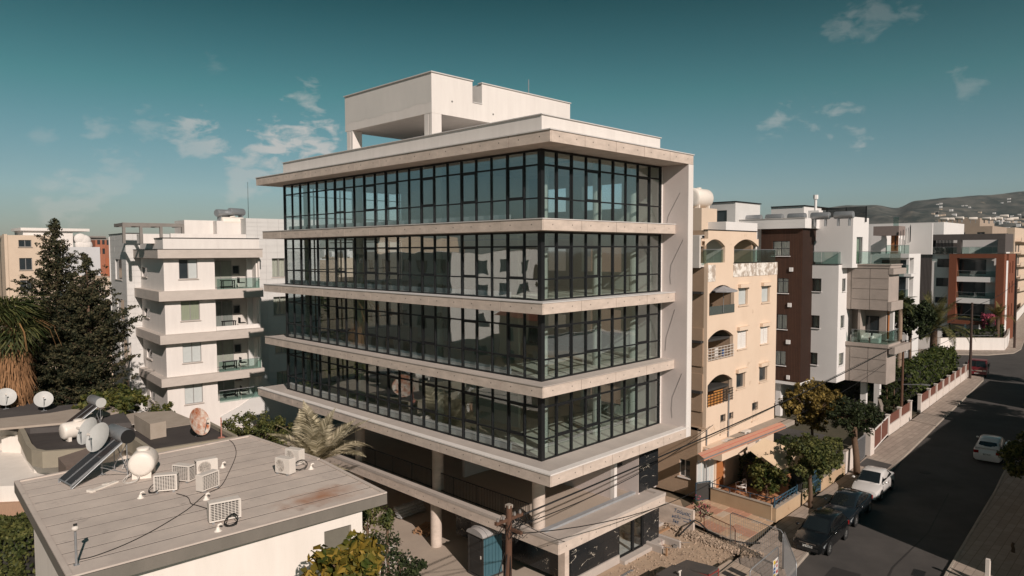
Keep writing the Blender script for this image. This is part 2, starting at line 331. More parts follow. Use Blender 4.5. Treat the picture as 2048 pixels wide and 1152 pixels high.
for zt in (17, 13.5, 10):
    slab(0, XE, 0, 25.1, zt, .49)
    W('edge_coping', MB().box(-.03, XE, -.03, .12, zt-.028, zt+.012).box(-.03, .12, .122, 25.1, zt-.028, zt+.012).box(.122, XE, .122, 25.0, zt-.029, zt-.004), COPE if zt > 13 else CONC2, mb_)
slab(-.34, XE, -.73, 25.6, 6.5, .5)
W('edge_coping', MB().box(-.37, XE+.3, -.76, -.42, 6.472, 6.53).box(-.37, -.04, -.418, 25.6, 6.472, 6.53), WHITE, mb_)
W('terrace_screed', MB().box(-.038, XE, -.418, 25.55, 6.472, 6.50), CONC2, mb_)
slab(-.34, XE+.45, -.73, 25.16, 20.51, .5, 'roof_slab')
W('edge_coping', MB().box(-.38, XE+.49, -.77, -.5, 20.482, 20.53).box(-.38, -.1, -.498, 25.2, 20.482, 20.53).box(-.098, XE+.45, -.498, 25.1, 20.482, 20.50), COPE, mb_)
W('roof_parapet', MB().box(.24, .44, .26, 22.54, 20.5, 21.28).box(.442, 9.1, .26, .46, 20.5, 21.28).box(8.9, 9.1, .462, 22.54, 20.5, 21.28).box(.442, 8.898, 22.34, 22.54, 20.5, 21.28), WHITE, mb_)
W('parapet_cap', MB().box(.18, .48, .20, 22.6, 21.282, 21.32).box(.482, 9.16, .20, .50, 21.282, 21.32).box(8.86, 9.16, .502, 22.6, 21.282, 21.32), COPE, mb_)
# side wall ("fin") that frames the glass on the right
fz = MB(); fz.box(XE, XE+.45, -.68, GY+.0, 6.03, 20.0); W('end_wall', fz, TAUPE, mb_)
W('end_wall_edge', MB().box(XE-.003, XE+.455, -.73, -.682, 6.0, 19.998), WHITE, mb_)
W('wall_pilaster', MB().box(XE-.13, XE-.002, GY-.02, GY+.25, 6.5, 20.0), WHITE, mb_)
# rear and side walls with openings; floor by floor
ew = MB()
for zt in (6.5, 10, 13.5, 17):
    h = zt+3.01
    for a, b in ((GY+.01, 3.4), (6.2, 7.4), (9.6, 13), (16, YE)): ew.box(XE, XE+.3, a, b, zt-.5, h)
    for a, b in ((3.4, 6.2), (7.4, 9.6), (13, 16)): ew.box(XE, XE+.3, a, b, zt-.5, zt+(.95 if zt > 8 else .5)); ew.box(XE, XE+.3, a, b, zt+2.35, h)
ew.box(XE, XE+.3, 16, YE, 0, 6.0)
W('side_wall', ew, INTW, mb_)
for cc in ([(-.25, 18.6), (.35, 17.6), (.45, 17.4), (.5, 17.1)], [(-.45, 16.2), (.25, 14.9), (.3, 14.3), (.25, 13.9)], [(.0, 12.6), (.5, 11.1), (.55, 10.4)], [(-.45, 9.3), (.1, 8.0), (.15, 7.4), (.1, 6.9)]):
    W('hanging_cable', MB().tube([(XE-.012-.002*k, y, z) for k, (y, z) in enumerate(cc)], .006, 5), BLACKM, mb_)
# glazing
NL, NR = 22, 9
yl = [GY+(YE-GY)*i/NL for i in range(NL+1)]; xr = [GX+(XE-.15-GX)*i/NR for i in range(NR+1)]
HEAVY_L = {2, 5, 8, 11, 13, 16, 18, 20}; HEAVY_R = {1, 2, 5, 8}; SASH_L = {1, 4, 7, 10, 12, 15}; SASH_R = {1, 3, 7}
pane_cache = {}
def cached(key, name, fn, mat, loc):
    if key in pane_cache: o = share(pane_cache[key], mb_); o.location = Vector(loc)-Vector((5, 12, 0)); return o
    o = obj(name, fn(), mat, mb_); o.location = Vector(loc)-Vector((5, 12, 0)); pane_cache[key] = o; return o
for zt in (6.5, 10, 13.5, 17):
    z0 = zt+.0; z3 = zt+3.0; za = zt+.92; zb = zt+2.34
    pl, pr = (YE-GY)/NL, (XE-.15-GX)/NR
    for side, n, p in ((0, NL, pl), (1, NR, pr)):
        for i in range(n):
            c = (GX+.05, yl[i]+p/2, 0) if side == 0 else (xr[i]+p/2, GY+.05, 0)
            tall = side == 1 and i == 1
            rows = [('pane', z0+.06, za), ('pane', za, zb)] if not tall else [('tall_pane', z0+.06, zb)]
            for nm, a, b in rows+[('top_pane', zb, z3-.07)]:
                hh = b-a-.05
                o = cached((side, nm, round(hh, 3)), nm, (lambda hh=hh, side=side, p=p: MB().box(-.008, .008, -(p-.05)/2, (p-.05)/2, 0, hh) if side == 0 else MB().box(-(p-.05)/2, (p-.05)/2, -.008, .008, 0, hh)), GLASS, (c[0], c[1], a+.025))
                o.rotation_euler = (R.uniform(-.0025, .0025), R.uniform(-.0025, .0025), R.uniform(-.003, .003))
            if i in (SASH_L if side == 0 else SASH_R):
                e = p/2-.03; hh = zb-za
                def fr(e=e, hh=hh, side=side):
                    q = MB()
                    for a0, a1, b0, b1 in ((-e, e, .03, .1), (-e, e, hh-.1, hh-.03), (-e, -e+.07, .1, hh-.1), (e-.07, e, .1, hh-.1)):
                        q.box(-.03, .05, a0, a1, b0, b1) if side == 0 else q.box(a0, a1, -.03, .05, b0, b1)
                    return q
                cached((side, 'sash'), 'sash', fr, BLACKM, (c[0], c[1], za))
        for i in range(n+1):
            wd = .045 if (i in (HEAVY_L if side == 0 else HEAVY_R)) else .027
            if i == n: wd = .05
            if i == 0: continue
            c = (GX+.03, yl[i], z0) if side == 0 else (xr[i], GY+.03, z0)
            cached((side, 'mul', wd), 'mullion', (lambda wd=wd, side=side: MB().box(-.05, .07, -wd, wd, .0, 2.99) if side == 0 else MB().box(-wd, wd, -.05, .07, .0, 2.99)), BLACKM, c)
    W('corner_post', MB().box(GX-.03, GX+.19, GY-.03, GY+.19, z0, z3-.01), BLACKM, mb_)
    for a, b, d in ((z0+.002, z0+.06, .0), (za-.03, za+.03, .012), (zb-.035, zb+.035, .012), (z3-.09, z3-.012, 0)):
        W('transom', MB().box(GX-.012+d, GX+.088-d, GY+.19, YE, a, b).box(GX+.19, XE-.13, GY-.012+d, GY+.088-d, a, b), BLACKM, mb_)
    # interior: screed, columns, core walls, ceiling services, rear glazing bars
    W('screed', MB().box(GX+.2, XE-.01, GY+.2, YE-.05, zt-.004, zt+.02), CREAM, mb_)
    W('upstand', MB().box(GX+.25, GX+.37, GY+2.2, YE-.1, zt+.022, zt+.30), COPE, mb_)
    cols = [(2.0, 1.75), (2.0, 9.2), (2.0, 16.6), (2.0, 22.8), (5.9, 1.75), (8.9, 1.7)]
    for cx, cy in cols:
        cached(('icol',), 'interior_column', lambda: MB().cyl((0, 0, .02), (0, 0, 3.0), .22, n=14), INTW, (cx, cy, zt))
    core = MB().box(6.6, 9.6, 9.8, 10.0, zt+.02, zt+3.0).box(6.6, 6.8, 10.002, 17, zt+.02, zt+3.0).box(6.802, 9.6, 16.8, 17, zt+.02, zt+3.0)
    if zt < 16: core.box(4.2, 4.35, 5.5, 9.0, zt+.02, zt+2.99)
    W('core_wall', core, INTW, mb_)
    bk = MB()
    for i in range(10):
        x = GX+.1+i*1.02; bk.box(x-.035, x+.035, YE-.06, YE+.04, zt, zt+2.99)
    for z in (zt+.03, zt+.92, zt+2.34, zt+2.95): bk.box(GX+.1, XE-.05, YE-.05, YE+.03, z-.03, z+.03)
    W('rear_window_frame', bk, BLACKM, mb_)
    W('cable_tray', MB().box(3.2, 3.5, 1.2, 22, zt+2.7, zt+2.76), STEELG, mb_)
# ------------------------------------------------------------------ penthouse
PX0, PX1, PY0, PY1 = .44, 10.94, 7.7, 15.5
ph = MB(); zl, zh = 22.43, 24.38
ph.box(PX0, PX0+.2, PY0, PY1, zl, zh); ph.box(PX0+.2, 3.13, PY0, PY0+.2, zl, zh); ph.box(3.13, 3.8, PY0, PY0+.2, zl, 23.3); ph.box(3.8, PX1, PY0, PY0+.2, zl, zh)
ph.box(PX1-.2, PX1, PY0+.2, PY1, 20.5, zh); ph.box(PX0+.2, PX1-.2, PY1-.2, PY1, zl, zh); ph.box(PX0+.2, PX1-.2, PY0+.2, PY1-.2, zl+.02, zl+.3)
ph.box(3.8, 4.0, PY0+.2, PY1-.2, zl+.3, zh-.02)
W('penthouse_wall', ph, WHITE, mb_)
PATCH = pmat('grey_render_patch', (.68, .65, .61), (.58, .56, .53), .95, .9, .1, 60, stretch=(1, 1, .35), grain=.05)
q = MB(); pts = [(PY0+.05, 22.98)]; ns = 26
for i in range(ns+1): pts.append((PY0+.02+(PY1-PY0-.04)*i/ns, 22.98-.16*i/ns+R.uniform(-.05, .05)))
vs_ = [(PX0-.004, y, z) for y, z in pts[1:]]+[(PX0-.004, PY1-.02, zh-.06), (PX0-.004, PY0+.02, zh-.06)]
q.add(vs_, [tuple(range(len(vs_)-1, -1, -1))]); W('undercoat_patch', q, PATCH, mb_)
W('penthouse_coping', MB().box(PX0-.06, PX0+.26, PY0-.06, PY1+.06, zh, zh+.05).box(PX0+.262, 3.17, PY0-.06, PY0+.26, zh, zh+.05).box(3.74, PX1+.05, PY0-.06, PY0+.26, zh, zh+.05)
  .box(PX1-.26, PX1+.05, PY0+.262, PY1+.06, zh, zh+.05).box(3.14, 3.79, PY0-.04, PY0+.24, 23.302, 23.34), COPE, mb_)
for cx, cy in ((PX0, PY0), (PX0, PY1-.75), (PX1-.6, PY1-.75), (5.2, PY1-.6)):
    W('penthouse_column', MB().box(cx+.01, cx+.62, cy+.01, cy+.2, 20.5, zl).box(cx+.1, cx+.5, cy+.2, cy+.26, 20.5, zl).box(cx+.01, cx+.62, cy+.26, cy+.6, 20.5, zl), WHITE, mb_)
W('stair_wall', MB().box(4.6, 10.7, PY0+.3, PY0+.5, 20.5, zl).box(10.0, 10.93, PY0-.01, PY0+.2, zl-2, zl), WHITE, mb_)
W('roof_outlet_box', MB().box(5.6, 6.0, PY0-.25, PY0-.01, 21.8, 22.1).box(5.56, 6.2, PY0-.3, PY0-.01, 22.102, 22.14), WHITE, mb_)
W('wall_hole', MB().cyl((1.75, PY0-.003, 23.15), (1.75, PY0-.001, 23.15), .05, n=8).cyl((4.6, PY0-.003, 22.9), (4.6, PY0-.001, 22.9), .05, n=8), DARKV, mb_)
tagit(obj('brick_pile', MB().box(6.0, 6.6, 9, 9.6, 24.0, 24.55).box(6.75, 7.1, 9, 9.5, 24.0, 24.52), pmat('orange_brick', (.45, .14, .07), (.35, .10, .05), .9, 6)), 'small stack of orange bricks showing above the white penthouse parapet', 'bricks')
tagit(obj('lightning_rod', MB().cyl((8.3, 8.6, 23.2), (8.3, 8.6, 25.5), .03, n=6), STEELG), 'thin metal rod standing on the white penthouse roof', 'rod')
# ------------------------------------------------------------------ podium
slab(1.0, 9.45, 0, 25.1, 3.0, .5, 'podium_slab')
W('podium_coping', MB().box(.98, 9.47, -.02, .34, 2.972, 3.13).box(.98, 1.3, .342, 25.1, 2.972, 3.13).box(9.13, 9.47, .342, 1.15, 2.972, 3.13), CONC2, mb_)
W('planter_floor', MB().box(1.302, 9.128, .342, 1.15, 2.972, 3.02), CONC2, mb_)
W('planter_upstand', MB().box(1.302, 9.46, 1.152, 1.42, 2.972, 3.12), pmat('marble_sill', (.34, .35, .36), (.24, .25, .26), .5, 3), mb_)
W('terrace_floor', MB().box(1.302, 10.1, 1.422, 25, 2.972, 3.02), YARD, mb_)
for cy in (1.85, 9.1, 16.5, 23.4):
    W('round_column', MB().cyl((1.75, cy, 3.02), (1.75, cy, 6.0), .30, n=24), CONC, mb_, smooth=40)
    if cy > 2: W('round_column', MB().cyl((1.6, cy, -.05), (1.6, cy, 2.5), .30, n=24), CONC, mb_, smooth=40)
W('square_column', MB().box(2.6, 2.95, 1.0, 1.4, -.05, 2.5), CONC, mb_)
rl = MB(); 
for (a, b) in ((2.35, 8.7), (9.5, 16.1), (16.9, 23.1)):
    rl.box(1.62, 1.66, a, b, 3.98, 4.02).box(1.62, 1.66, a, b, 3.06, 3.09); n = int((b-a)/.11)
    for i in range(n+1): y = a+(b-a)*i/n; e = .016 if i % 16 == 0 else .008; rl.box(1.64-e, 1.64+e, y-e, y+e, 3.02, 3.98)
W('railing', rl, BLACKM, mb_, kind='stuff')
W('terrace_wall', MB().box(7.0, 7.2, 1.7, 9.5, 3.02, 6.0).box(4.0, 10.1, 9.52, 9.7, 3.02, 6.0), TAUPE, mb_)
W('terrace_wall', MB().box(6.99, 7.22, 1.45, 1.698, 3.02, 6.0), WHITE, mb_)
W('terrace_wall', MB().box(8.45, 8.6, 1.0, 4.4, 3.02, 6.0).box(9.95, 10.14, 1.0, 9.5, 3.02, 3.9).box(9.95, 10.14, 2.8, 9.5, 3.9, 6.0), TAUPE, mb_)
W('door_frame', MB().box(7.25, 8.42, 2.0, 2.06, 4.35, 4.5).box(7.25, 7.33, 2.0, 2.06, 3.02, 6.0), BLACKM, mb_)
W('fluorescent_batten', MB().box(2.9, 3.05, 4.6, 5.8, 5.86, 5.93).box(2.2, 2.5, 2.2, 4.8, 5.9, 5.96), WHITE, mb_)
# marble cladding
def marble():
    m = pmat('black_marble', (.012, .014, .016), (.022, .024, .026), .25, 1.3, spec=.5); t = m.node_tree; b = t.nodes['Principled BSDF']; lk = b.inputs['Base Color'].links[0].from_socket
    g = nd(t, 'ShaderNodeNewGeometry'); n1 = nd(t, 'ShaderNodeTexNoise'); n1.inputs['Scale'].default_value = .8; n1.inputs['Detail'].default_value = 5; n1.inputs['Distortion'].default_value = .5
    mp = nd(t, 'ShaderNodeMapping'); mp.inputs['Rotation'].default_value = (0, math.radians(48), 0); mp.inputs['Scale'].default_value = (.55, 1, 1.8); t.links.new(g.outputs['Position'], mp.inputs[0]); t.links.new(mp.outputs[0], n1.inputs['Vector'])
    d = math_node(t, 'ABSOLUTE', math_node(t, 'SUBTRACT', n1.outputs[0], .5)); f = math_node(t, 'MULTIPLY_ADD', d, -140, 1.0, clamp=True)
    n2 = nd(t, 'ShaderNodeTexNoise'); n2.inputs['Scale'].default_value = 2.6; n2.inputs['Detail'].default_value = 2; t.links.new(g.outputs['Position'], n2.inputs['Vector'])
    k = math_node(t, 'MULTIPLY_ADD', n2.outputs[0], 9, -4.6, clamp=True); f = math_node(t, 'MULTIPLY', f, k)
    vc = mixc(t, n2.outputs[0], (.75, .60, .36), (.80, .76, .70)); t.links.new(mixc(t, f, lk, vc), b.inputs['Base Color']); return m
MARB = marble()
def marble_wall(x0, x1, z0, z1, y, nx, nz):
    for i in range(nx):
        for j in range(nz):
            a, b = x0+(x1-x0)*i/nx, x0+(x1-x0)*(i+1)/nx; c, d = z0+(z1-z0)*j/nz, z0+(z1-z0)*(j+1)/nz
            W('marble_panel', MB().box(a+.004, b-.004, y, y+.03, c+.004, d-.004), MARB, mb_)
    W('marble_backing', MB().box(x0+.02, x1-.02, y+.035, y+.2, z0, z1-.01), CONC2, mb_)
marble_wall(2.95, 6.65, .45, 2.49, .92, 3, 2); marble_wall(8.85, 10.3, .25, 2.49, .92, 2, 1); marble_wall(8.45, 10.18, 3.13, 5.99, .92, 2, 2)
W('marble_panel', MB().box(2.9, 2.94, .95, 9.0, .3, 2.49), MARB, mb_)
W('plinth', MB().box(2.9, 6.66, .86, 1.1, .02, .44).box(6.66, 10.3, .55, 1.1, -.02, .2), CONC2, mb_)
W('glass_door', MB().box(6.75, 7.9, .98, 1.0, .25, 2.4).box(7.98, 8.8, .98, 1.0, .25, 2.4), GLASSC, mb_)
W('door_frame', MB().box(6.67, 6.75, .94, 1.04, .2, 2.49).box(7.86, 8.02, .93, 1.05, .2, 2.49).box(8.74, 8.84, .93, 1.05, .2, 2.49).box(6.75, 8.74, .94, 1.04, 2.36, 2.49).box(6.75, 8.74, .94, 1.04, .2, .27), BLACKM, mb_)
W('lobby_wall', MB().box(2.95, 10.2, 6.5, 6.7, 0, 2.49).box(10.0, 10.2, 1.2, 6.5, 0, 2.49), INTW, mb_)
W('lobby_floor', MB().box(6.7, 8.8, 1.12, 6.4, .02, .2), COPE, mb_)
W('hook_light', MB().tube([(3.1, .9, 3.4-1.2), (2.7, .5, 2.3), (2.4, .3, 2.25)], .012, 5), STEELG, mb_)
# ================================================================== BUILDING HELPERS
class Frame:
    """local axes of a building, for measuring positions on its walls"""
    def __init__(s, root): s.i = XF[root.name].inverted(); s.c = s.i@CAM; s.r = s.i.to_3x3()
    def d(s, u, v): return s.r@ray(u, v)
    def x(s, u, v, x): d = s.d(u, v); return s.c+d*((x-s.c.x)/d.x)
    def y(s, u, v, y): d = s.d(u, v); return s.c+d*((y-s.c.y)/d.y)
    def z(s, u, v, z): d = s.d(u, v); return s.c+d*((z-s.c.z)/d.z)
def wall(mb, ax, pos, th, s0, s1, z0, z1, holes=()):
    """wall sheet of thickness th (signed, inwards) on plane ax=pos with rectangular openings"""
    ss = sorted({s0, s1, *[min(max(h[i], s0), s1) for h in holes for i in (0, 1)]}); zs = sorted({z0, z1, *[min(max(h[i], z0), z1) for h in holes for i in (2, 3)]})
    for a, b in zip(ss, ss[1:]):
        run = None
        for c, d in list(zip(zs, zs[1:]))+[(None, None)]:
            solid = c is not None and not any(h[0] < (a+b)/2 < h[1] and h[2] < (c+d)/2 < h[3] for h in holes)
            if solid: run = (run[0], d) if run else (c, d)
            elif run:
                mb.box(pos, pos+th, a, b, *run) if ax == 'x' else mb.box(a, b, pos, pos+th, *run); run = None
    return mb
def vbox(mb, ax, p0, p1, s0, s1, z0, z1): return mb.box(p0, p1, s0, s1, z0, z1) if ax == 'x' else mb.box(s0, s1, p0, p1, z0, z1)
def window(par, ax, pos, sg, s0, s1, z0, z1, n=2, fm=None, gm=None, sill=True, sm=None, bars=0, name='window', cur=None, f=.05, dep=.1):
    """sg = +1 if inwards is the positive axis direction"""
    fm = fm or ALU; gm = gm or DARKGL; q = MB(); p0, p1 = pos+sg*dep, pos+sg*(dep+.06)
    vbox(q, ax, p0, p1, s0, s1, z0, z0+f); vbox(q, ax, p0, p1, s0, s1, z1-f, z1); vbox(q, ax, p0, p1, s0, s0+f, z0+f, z1-f); vbox(q, ax, p0, p1, s1-f, s1, z0+f, z1-f)
    for i in range(1, n): c = s0+(s1-s0)*i/n; vbox(q, ax, p0-sg*.005, p1, c-f*.6, c+f*.6, z0+f, z1-f)
    for i in range(bars): c = z0+(z1-z0)*(i+1)/(bars+1); vbox(q, ax, p0+sg*.01, p1-sg*.01, s0+f, s1-f, c-.015, c+.015)
    wn = obj(name, q, fm, par)
    for i in range(n):
        a, b = s0+(s1-s0)*i/n+.01, s0+(s1-s0)*(i+1)/n-.01; g = gm[i % len(gm)] if isinstance(gm, (list, tuple)) else gm
        obj('pane', vbox(MB(), ax, pos+sg*(dep+.025), pos+sg*(dep+.035), a, b, z0+.01, z1-.01), g, wn)
    if sill: obj('sill', vbox(MB(), ax, pos-sg*.09, pos+sg*(dep-.005), s0-.08, s1+.08, z0-.07, z0-.002), sm or KERBM, wn)
    if cur:
        k = MB(); nn = max(4, int((s1-s0)/.12))
        for i in range(nn):
            a, b = s0+(s1-s0)*i/nn, s0+(s1-s0)*(i+1)/nn; o = .05*(i % 2)
            vs = [(pos+sg*(dep+.2+o), a), (pos+sg*(dep+.2+.05-o), b)]
            k.add([(p, s, z) if ax == 'x' else (s, p, z) for z in (z0, z1) for p, s in vs], [(0, 1, 3, 2)])
        obj('curtain', k, cur, wn)
    return wn
CURT = pmat('curtain_cloth', (.62, .58, .50), (.50, .47, .40), .95, 5)
CURTG = pmat('green_curtain_cloth', (.34, .42, .30), (.28, .35, .26), .95, 5)
SHUT = pmat('pale_roller_shutter', (.50, .53, .52), (.44, .47, .46), .7, 5)
# ================================================================== LEFT: FLAT ROOFED HOUSES
ROOFM = pmat('roof_membrane', (.60, .52, .455), (.46, .40, .355), .95, .7, .35, 40, grain=.16, spots=((.30, .26, .235), 1.1, .60))
FELT = pmat('dark_felt', (.05, .045, .04), None, .9)
FASC = pmat('roof_fascia', (.20, .18, .155), (.14, .13, .11), .95, 1.2, .3, 30, grain=.15, stretch=(1, 1, .4))
h1 = thing('flat_roofed_house', 'white walled house in front with grey bitumen strip roof carrying air conditioner units', 'house', (-11.2, 8.5, 0))
RZ = 6.5
fr_, br_, b2_, bl_, fl_ = [onz(u, v, RZ) for u, v in ((774, 986), (640, 918), (500, 871), (28, 964), (131, 1152))]
fl_ = fl_+(fl_-bl_)*.02; frd = (fr_-fl_); 
roofpoly = [(fl_.x, fl_.y), (fr_.x, fr_.y), (br_.x, br_.y), (b2_.x, b2_.y), (bl_.x, bl_.y)]
W('roof_slab', MB().prism(roofpoly, RZ-.42, RZ-.03), FASC, h1); W('roof_felt', MB().prism(roofpoly, RZ-.028, RZ-.012), FELT, h1)
def inset(p, k):
    cx = sum(a for a, b in p)/len(p); cy = sum(b for a, b in p)/len(p); return [(cx+(a-cx)*(1-k/max(.1, math.hypot(a-cx, b-cy))), cy+(b-cy)*(1-k/max(.1, math.hypot(a-cx, b-cy)))) for a, b in p]
# membrane strips laid along the roof, each lapped over the next
def clip(poly, a, b, c):   # keep a*x+b*y>=c
    o = []
    for (p, q) in zip(poly, poly[1:]+poly[:1]):
        dp = a*p[0]+b*p[1]-c; dq = a*q[0]+b*q[1]-c
        if dp >= 0: o.append(p)
        if dp*dq < 0: t = dp/(dp-dq); o.append((p[0]+(q[0]-p[0])*t, p[1]+(q[1]-p[1])*t))
    return o
ux, uy = frd.x/frd.length, frd.y/frd.length; nx, ny = -uy, ux
rp = inset(roofpoly, .05); base = min(nx*x+ny*y for x, y in rp); top = max(nx*x+ny*y for x, y in rp); k = base; i = 0
while k < top:
    q = clip(clip(rp, nx, ny, k+.06), -nx, -ny, -(k+.945))
    if len(q) > 2: W('membrane_strip', MB().prism(q, RZ-.012, RZ-.006+.003*(i % 2)), ROOFM, h1)
    k += .95; i += 1
def edgewall(name, p, q, z0, z1, m, off=.0, th=.2, par=None, holes=()):
    d = Vector((q[0]-p[0], q[1]-p[1], 0)); L = d.length; d /= L; n = Vector((-d.y, d.x, 0)); mt = Matrix(((d.x, n.x, 0, p[0]), (d.y, n.y, 0, p[1]), (0, 0, 1, 0), (0, 0, 0, 1)))
    w_ = wall(MB(), 'y', off, th, 0, L, z0, z1, holes); w_.v = [tuple(mt@Vector(v)) for v in w_.v]; return W(name, w_, m, par), mt
HWALL = pmat('house_white_wall', (.80, .75, .69), (.68, .63, .57), .9, 1.2, .1, 50, grain=.03, stretch=(1.5, 1.5, .25), spots=((.60, .54, .46), .9, .66))
e = .55
pf = (fl_.x+e, fl_.y+e*.9); pr_ = (fr_.x-.95, fr_.y+.25); pb = (b2_.x-.6, b2_.y-.5); pl = (bl_.x+.5, bl_.y-.5)
wl = math.hypot(pr_[0]-pf[0], pr_[1]-pf[1])
o_, mt = edgewall('wall', pf, pr_, 0, RZ-.422, HWALL, 0, .25, h1, holes=[(wl-1.5, wl-.45, 4.5, 5.6)])
for a, b, n in ((pr_, (br_.x-.9, br_.y), 'wall'), ((br_.x-.9, br_.y), pb, 'wall'), (pb, pl, 'wall'), (pl, pf, 'wall')): edgewall(n, a, b, 0, RZ-.424, HWALL if n == 'wall' else HWALL, 0, .25, h1)
wv = vbox(MB(), 'y', .12, .16, wl-1.5, wl-.45, 4.5, 5.6); wv.v = [tuple(mt@Vector(v)) for v in wv.v]; W('window', wv, pmat('olive_shutter', (.16, .15, .12), (.13, .12, .10), .8, 3), h1)
q = onz(600, 1000, RZ); 
RUST = pmat('rust_stain', (.40, .19, .10), (.27, .18, .13), .95, 2.5)
def stain_mat():
    m = pmat('rust_stained_membrane', (.60, .52, .455), (.46, .40, .355), .95, .7, grain=.18, contrast=2.4, spots=((.31, .27, .245), 1.1, .60)); t = m.node_tree; b = t.nodes['Principled BSDF']; lk = b.inputs['Base Color'].links[0].from_socket
    g = nd(t, 'ShaderNodeNewGeometry'); c = onz(640, 992, RZ); s = nd(t, 'ShaderNodeVectorMath', operation='SUBTRACT'); t.links.new(g.outputs['Position'], s.inputs[0]); s.inputs[1].default_value = c
    mp = nd(t, 'ShaderNodeMapping'); mp.inputs['Scale'].default_value = (.62, 1.2, 0); t.links.new(s.outputs[0], mp.inputs[0])
    ln = nd(t, 'ShaderNodeVectorMath', operation='LENGTH'); t.links.new(mp.outputs[0], ln.inputs[0])
    n = nd(t, 'ShaderNodeTexNoise'); n.inputs['Scale'].default_value = 2.2; n.inputs['Detail'].default_value = 6; t.links.new(g.outputs['Position'], n.inputs['Vector'])
    f = math_node(t, 'SUBTRACT', 1.25, ln.outputs['Value']); f = math_node(t, 'ADD', f, math_node(t, 'MULTIPLY_ADD', n.outputs[0], 1.6, -.9)); f = math_node(t, 'MULTIPLY', f, .75, clamp=True)
    t.links.new(mixc(t, f, lk, (.36, .17, .09)), b.inputs['Base Color']); return m
SM = stain_mat()
for o in h1.children:
    if o.name.startswith('membrane_strip'): o.data.materials[0] = SM
# rims of the roof edge
rim = MB()
for a, b in zip(roofpoly, roofpoly[1:]+roofpoly[:1]):
    d = Vector((b[0]-a[0], b[1]-a[1], 0)).normalized(); n = Vector((-d.y, d.x, 0))*.16
    A = Vector((*a, 0)); B = Vector((*b, 0)); rim.prism([(A.x, A.y), (B.x-d.x*.17, B.y-d.y*.17), (B.x+n.x-d.x*.17, B.y+n.y-d.y*.17), (A.x+n.x, A.y+n.y)], RZ-.011, RZ+.045)
W('roof_rim', rim, ROOFM, h1)
# ---- second house: dark roofs, rounded beige parapet
h2 = thing('flat_roofed_house', 'low house behind with nearly black roof and rounded beige parapet edge', 'house', (-9, 27, 0))
Z2 = 5.3
DROOF = pmat('dark_bitumen_roof', (.045, .038, .036), (.075, .065, .060), .85, .8, .3, 40, stretch=(1, 3, 1), grain=.2)
BEIP = pmat('beige_parapet', (.33, .29, .22), (.26, .23, .18), .95, 1.2, grain=.1)
P2 = [onz(u, v, Z2) for u, v in ((470, 876), (396, 836), (270, 862), (262, 846), (190, 832), (48, 862), (62, 893), (84, 907), (120, 907), (190, 903), (262, 874), (300, 900))]
poly2 = [(p.x, p.y) for p in P2]
W('roof', MB().prism(poly2, Z2-.35, Z2), DROOF, h2)
def rimwall(pts, z0, z1, th, m, par, name, closed=False):
    q = MB(); pp = pts+([pts[0]] if closed else []); n = len(pp); L = []; Rr = []
    for i, p in enumerate(pp):
        a = Vector((*pp[max(i-1, 0)], 0)); b = Vector((*pp[min(i+1, n-1)], 0)); d = (b-a).normalized(); nn = Vector((-d.y, d.x, 0))*th/2; c = Vector((*p, 0)); L.append(c+nn); Rr.append(c-nn)
    vs = []
    for i in range(n): vs += [(Rr[i].x, Rr[i].y, z0), (L[i].x, L[i].y, z0), (L[i].x, L[i].y, z1), (Rr[i].x, Rr[i].y, z1)]
    fs = [(4*i+k, 4*i+(k+1)%4, 4*i+4+(k+1)%4, 4*i+4+k) for i in range(n-1) for k in range(4)]+[(3, 2, 1, 0), tuple(4*(n-1)+k for k in range(4))]
    q.add(vs, fs); return W(name, q, m, par)
def zp(l, z): return [(lambda p: (p.x, p.y))(onz(u, v, z)) for u, v in l]
rimwall(zp([(0, 842), (26, 842), (38, 848), (47, 864), (58, 888), (68, 898), (88, 902), (120, 900), (165, 897), (196, 892), (240, 871), (254, 869), (270, 876), (304, 899), (345, 893), (472, 873)], Z2+.3), Z2-.55, Z2+.3, .24, BEIP, h2, 'parapet')
rimwall(zp([(472, 872), (397, 833)], Z2+.2), Z2-.3, Z2+.2, .2, BEIP, h2, 'parapet')
low = zp([(2, 860), (40, 862), (66, 897), (120, 903), (190, 899), (250, 873), (300, 900), (470, 878), (396, 840), (190, 838)], Z2)
W('wall', MB().prism(low, 0, Z2-.36), HWALL, h2)
W('skylight_box', MB().prism(zp([(226, 834), (270, 826), (342, 822), (400, 846), (330, 857), (268, 850)], Z2+.0), Z2, Z2+.02).prism(zp([(268, 829), (294, 822), (332, 842), (300, 848)], Z2+.9), Z2+.02, Z2+.9), pmat('stained_plaster', (.42, .36, .30), (.30, .25, .20), .9, 1.4), h2)
# ---- third house farther left
h3 = thing('flat_roofed_house', 'low grey roofed house at far left carrying two white satellite dishes', 'house', (-12, 38, 0))
Z3 = 5.6
W('roof', MB().prism(zp([(-60, 840), (-60, 806), (99, 799), (112, 812), (170, 806), (230, 800), (262, 845), (60, 857)], Z3), Z3-.3, Z3), pmat('grey_flat_roof', (.10, .09, .085), (.07, .063, .06), .9, .8, grain=.15), h3)
W('roof_kerb', MB().prism(zp([(-60, 843), (100, 826), (215, 806), (240, 822), (150, 843), (-60, 862)], Z3+.12), Z3+.002, Z3+.12), pmat('screed_band', (.42, .36, .30), (.34, .28, .23), .9, 1.1, grain=.1), h3)
W('wall', MB().prism(zp([(-60, 838), (-60, 808), (96, 801), (112, 814), (225, 804), (255, 843), (60, 854)], Z3), 0, Z3-.302), HWALL, h3)
W('lower_wing', MB().prism(zp([(-70, 975), (-70, 880), (22, 878), (118, 905), (119, 968)], 4.0), 0, 4.0), HWALL, h2)
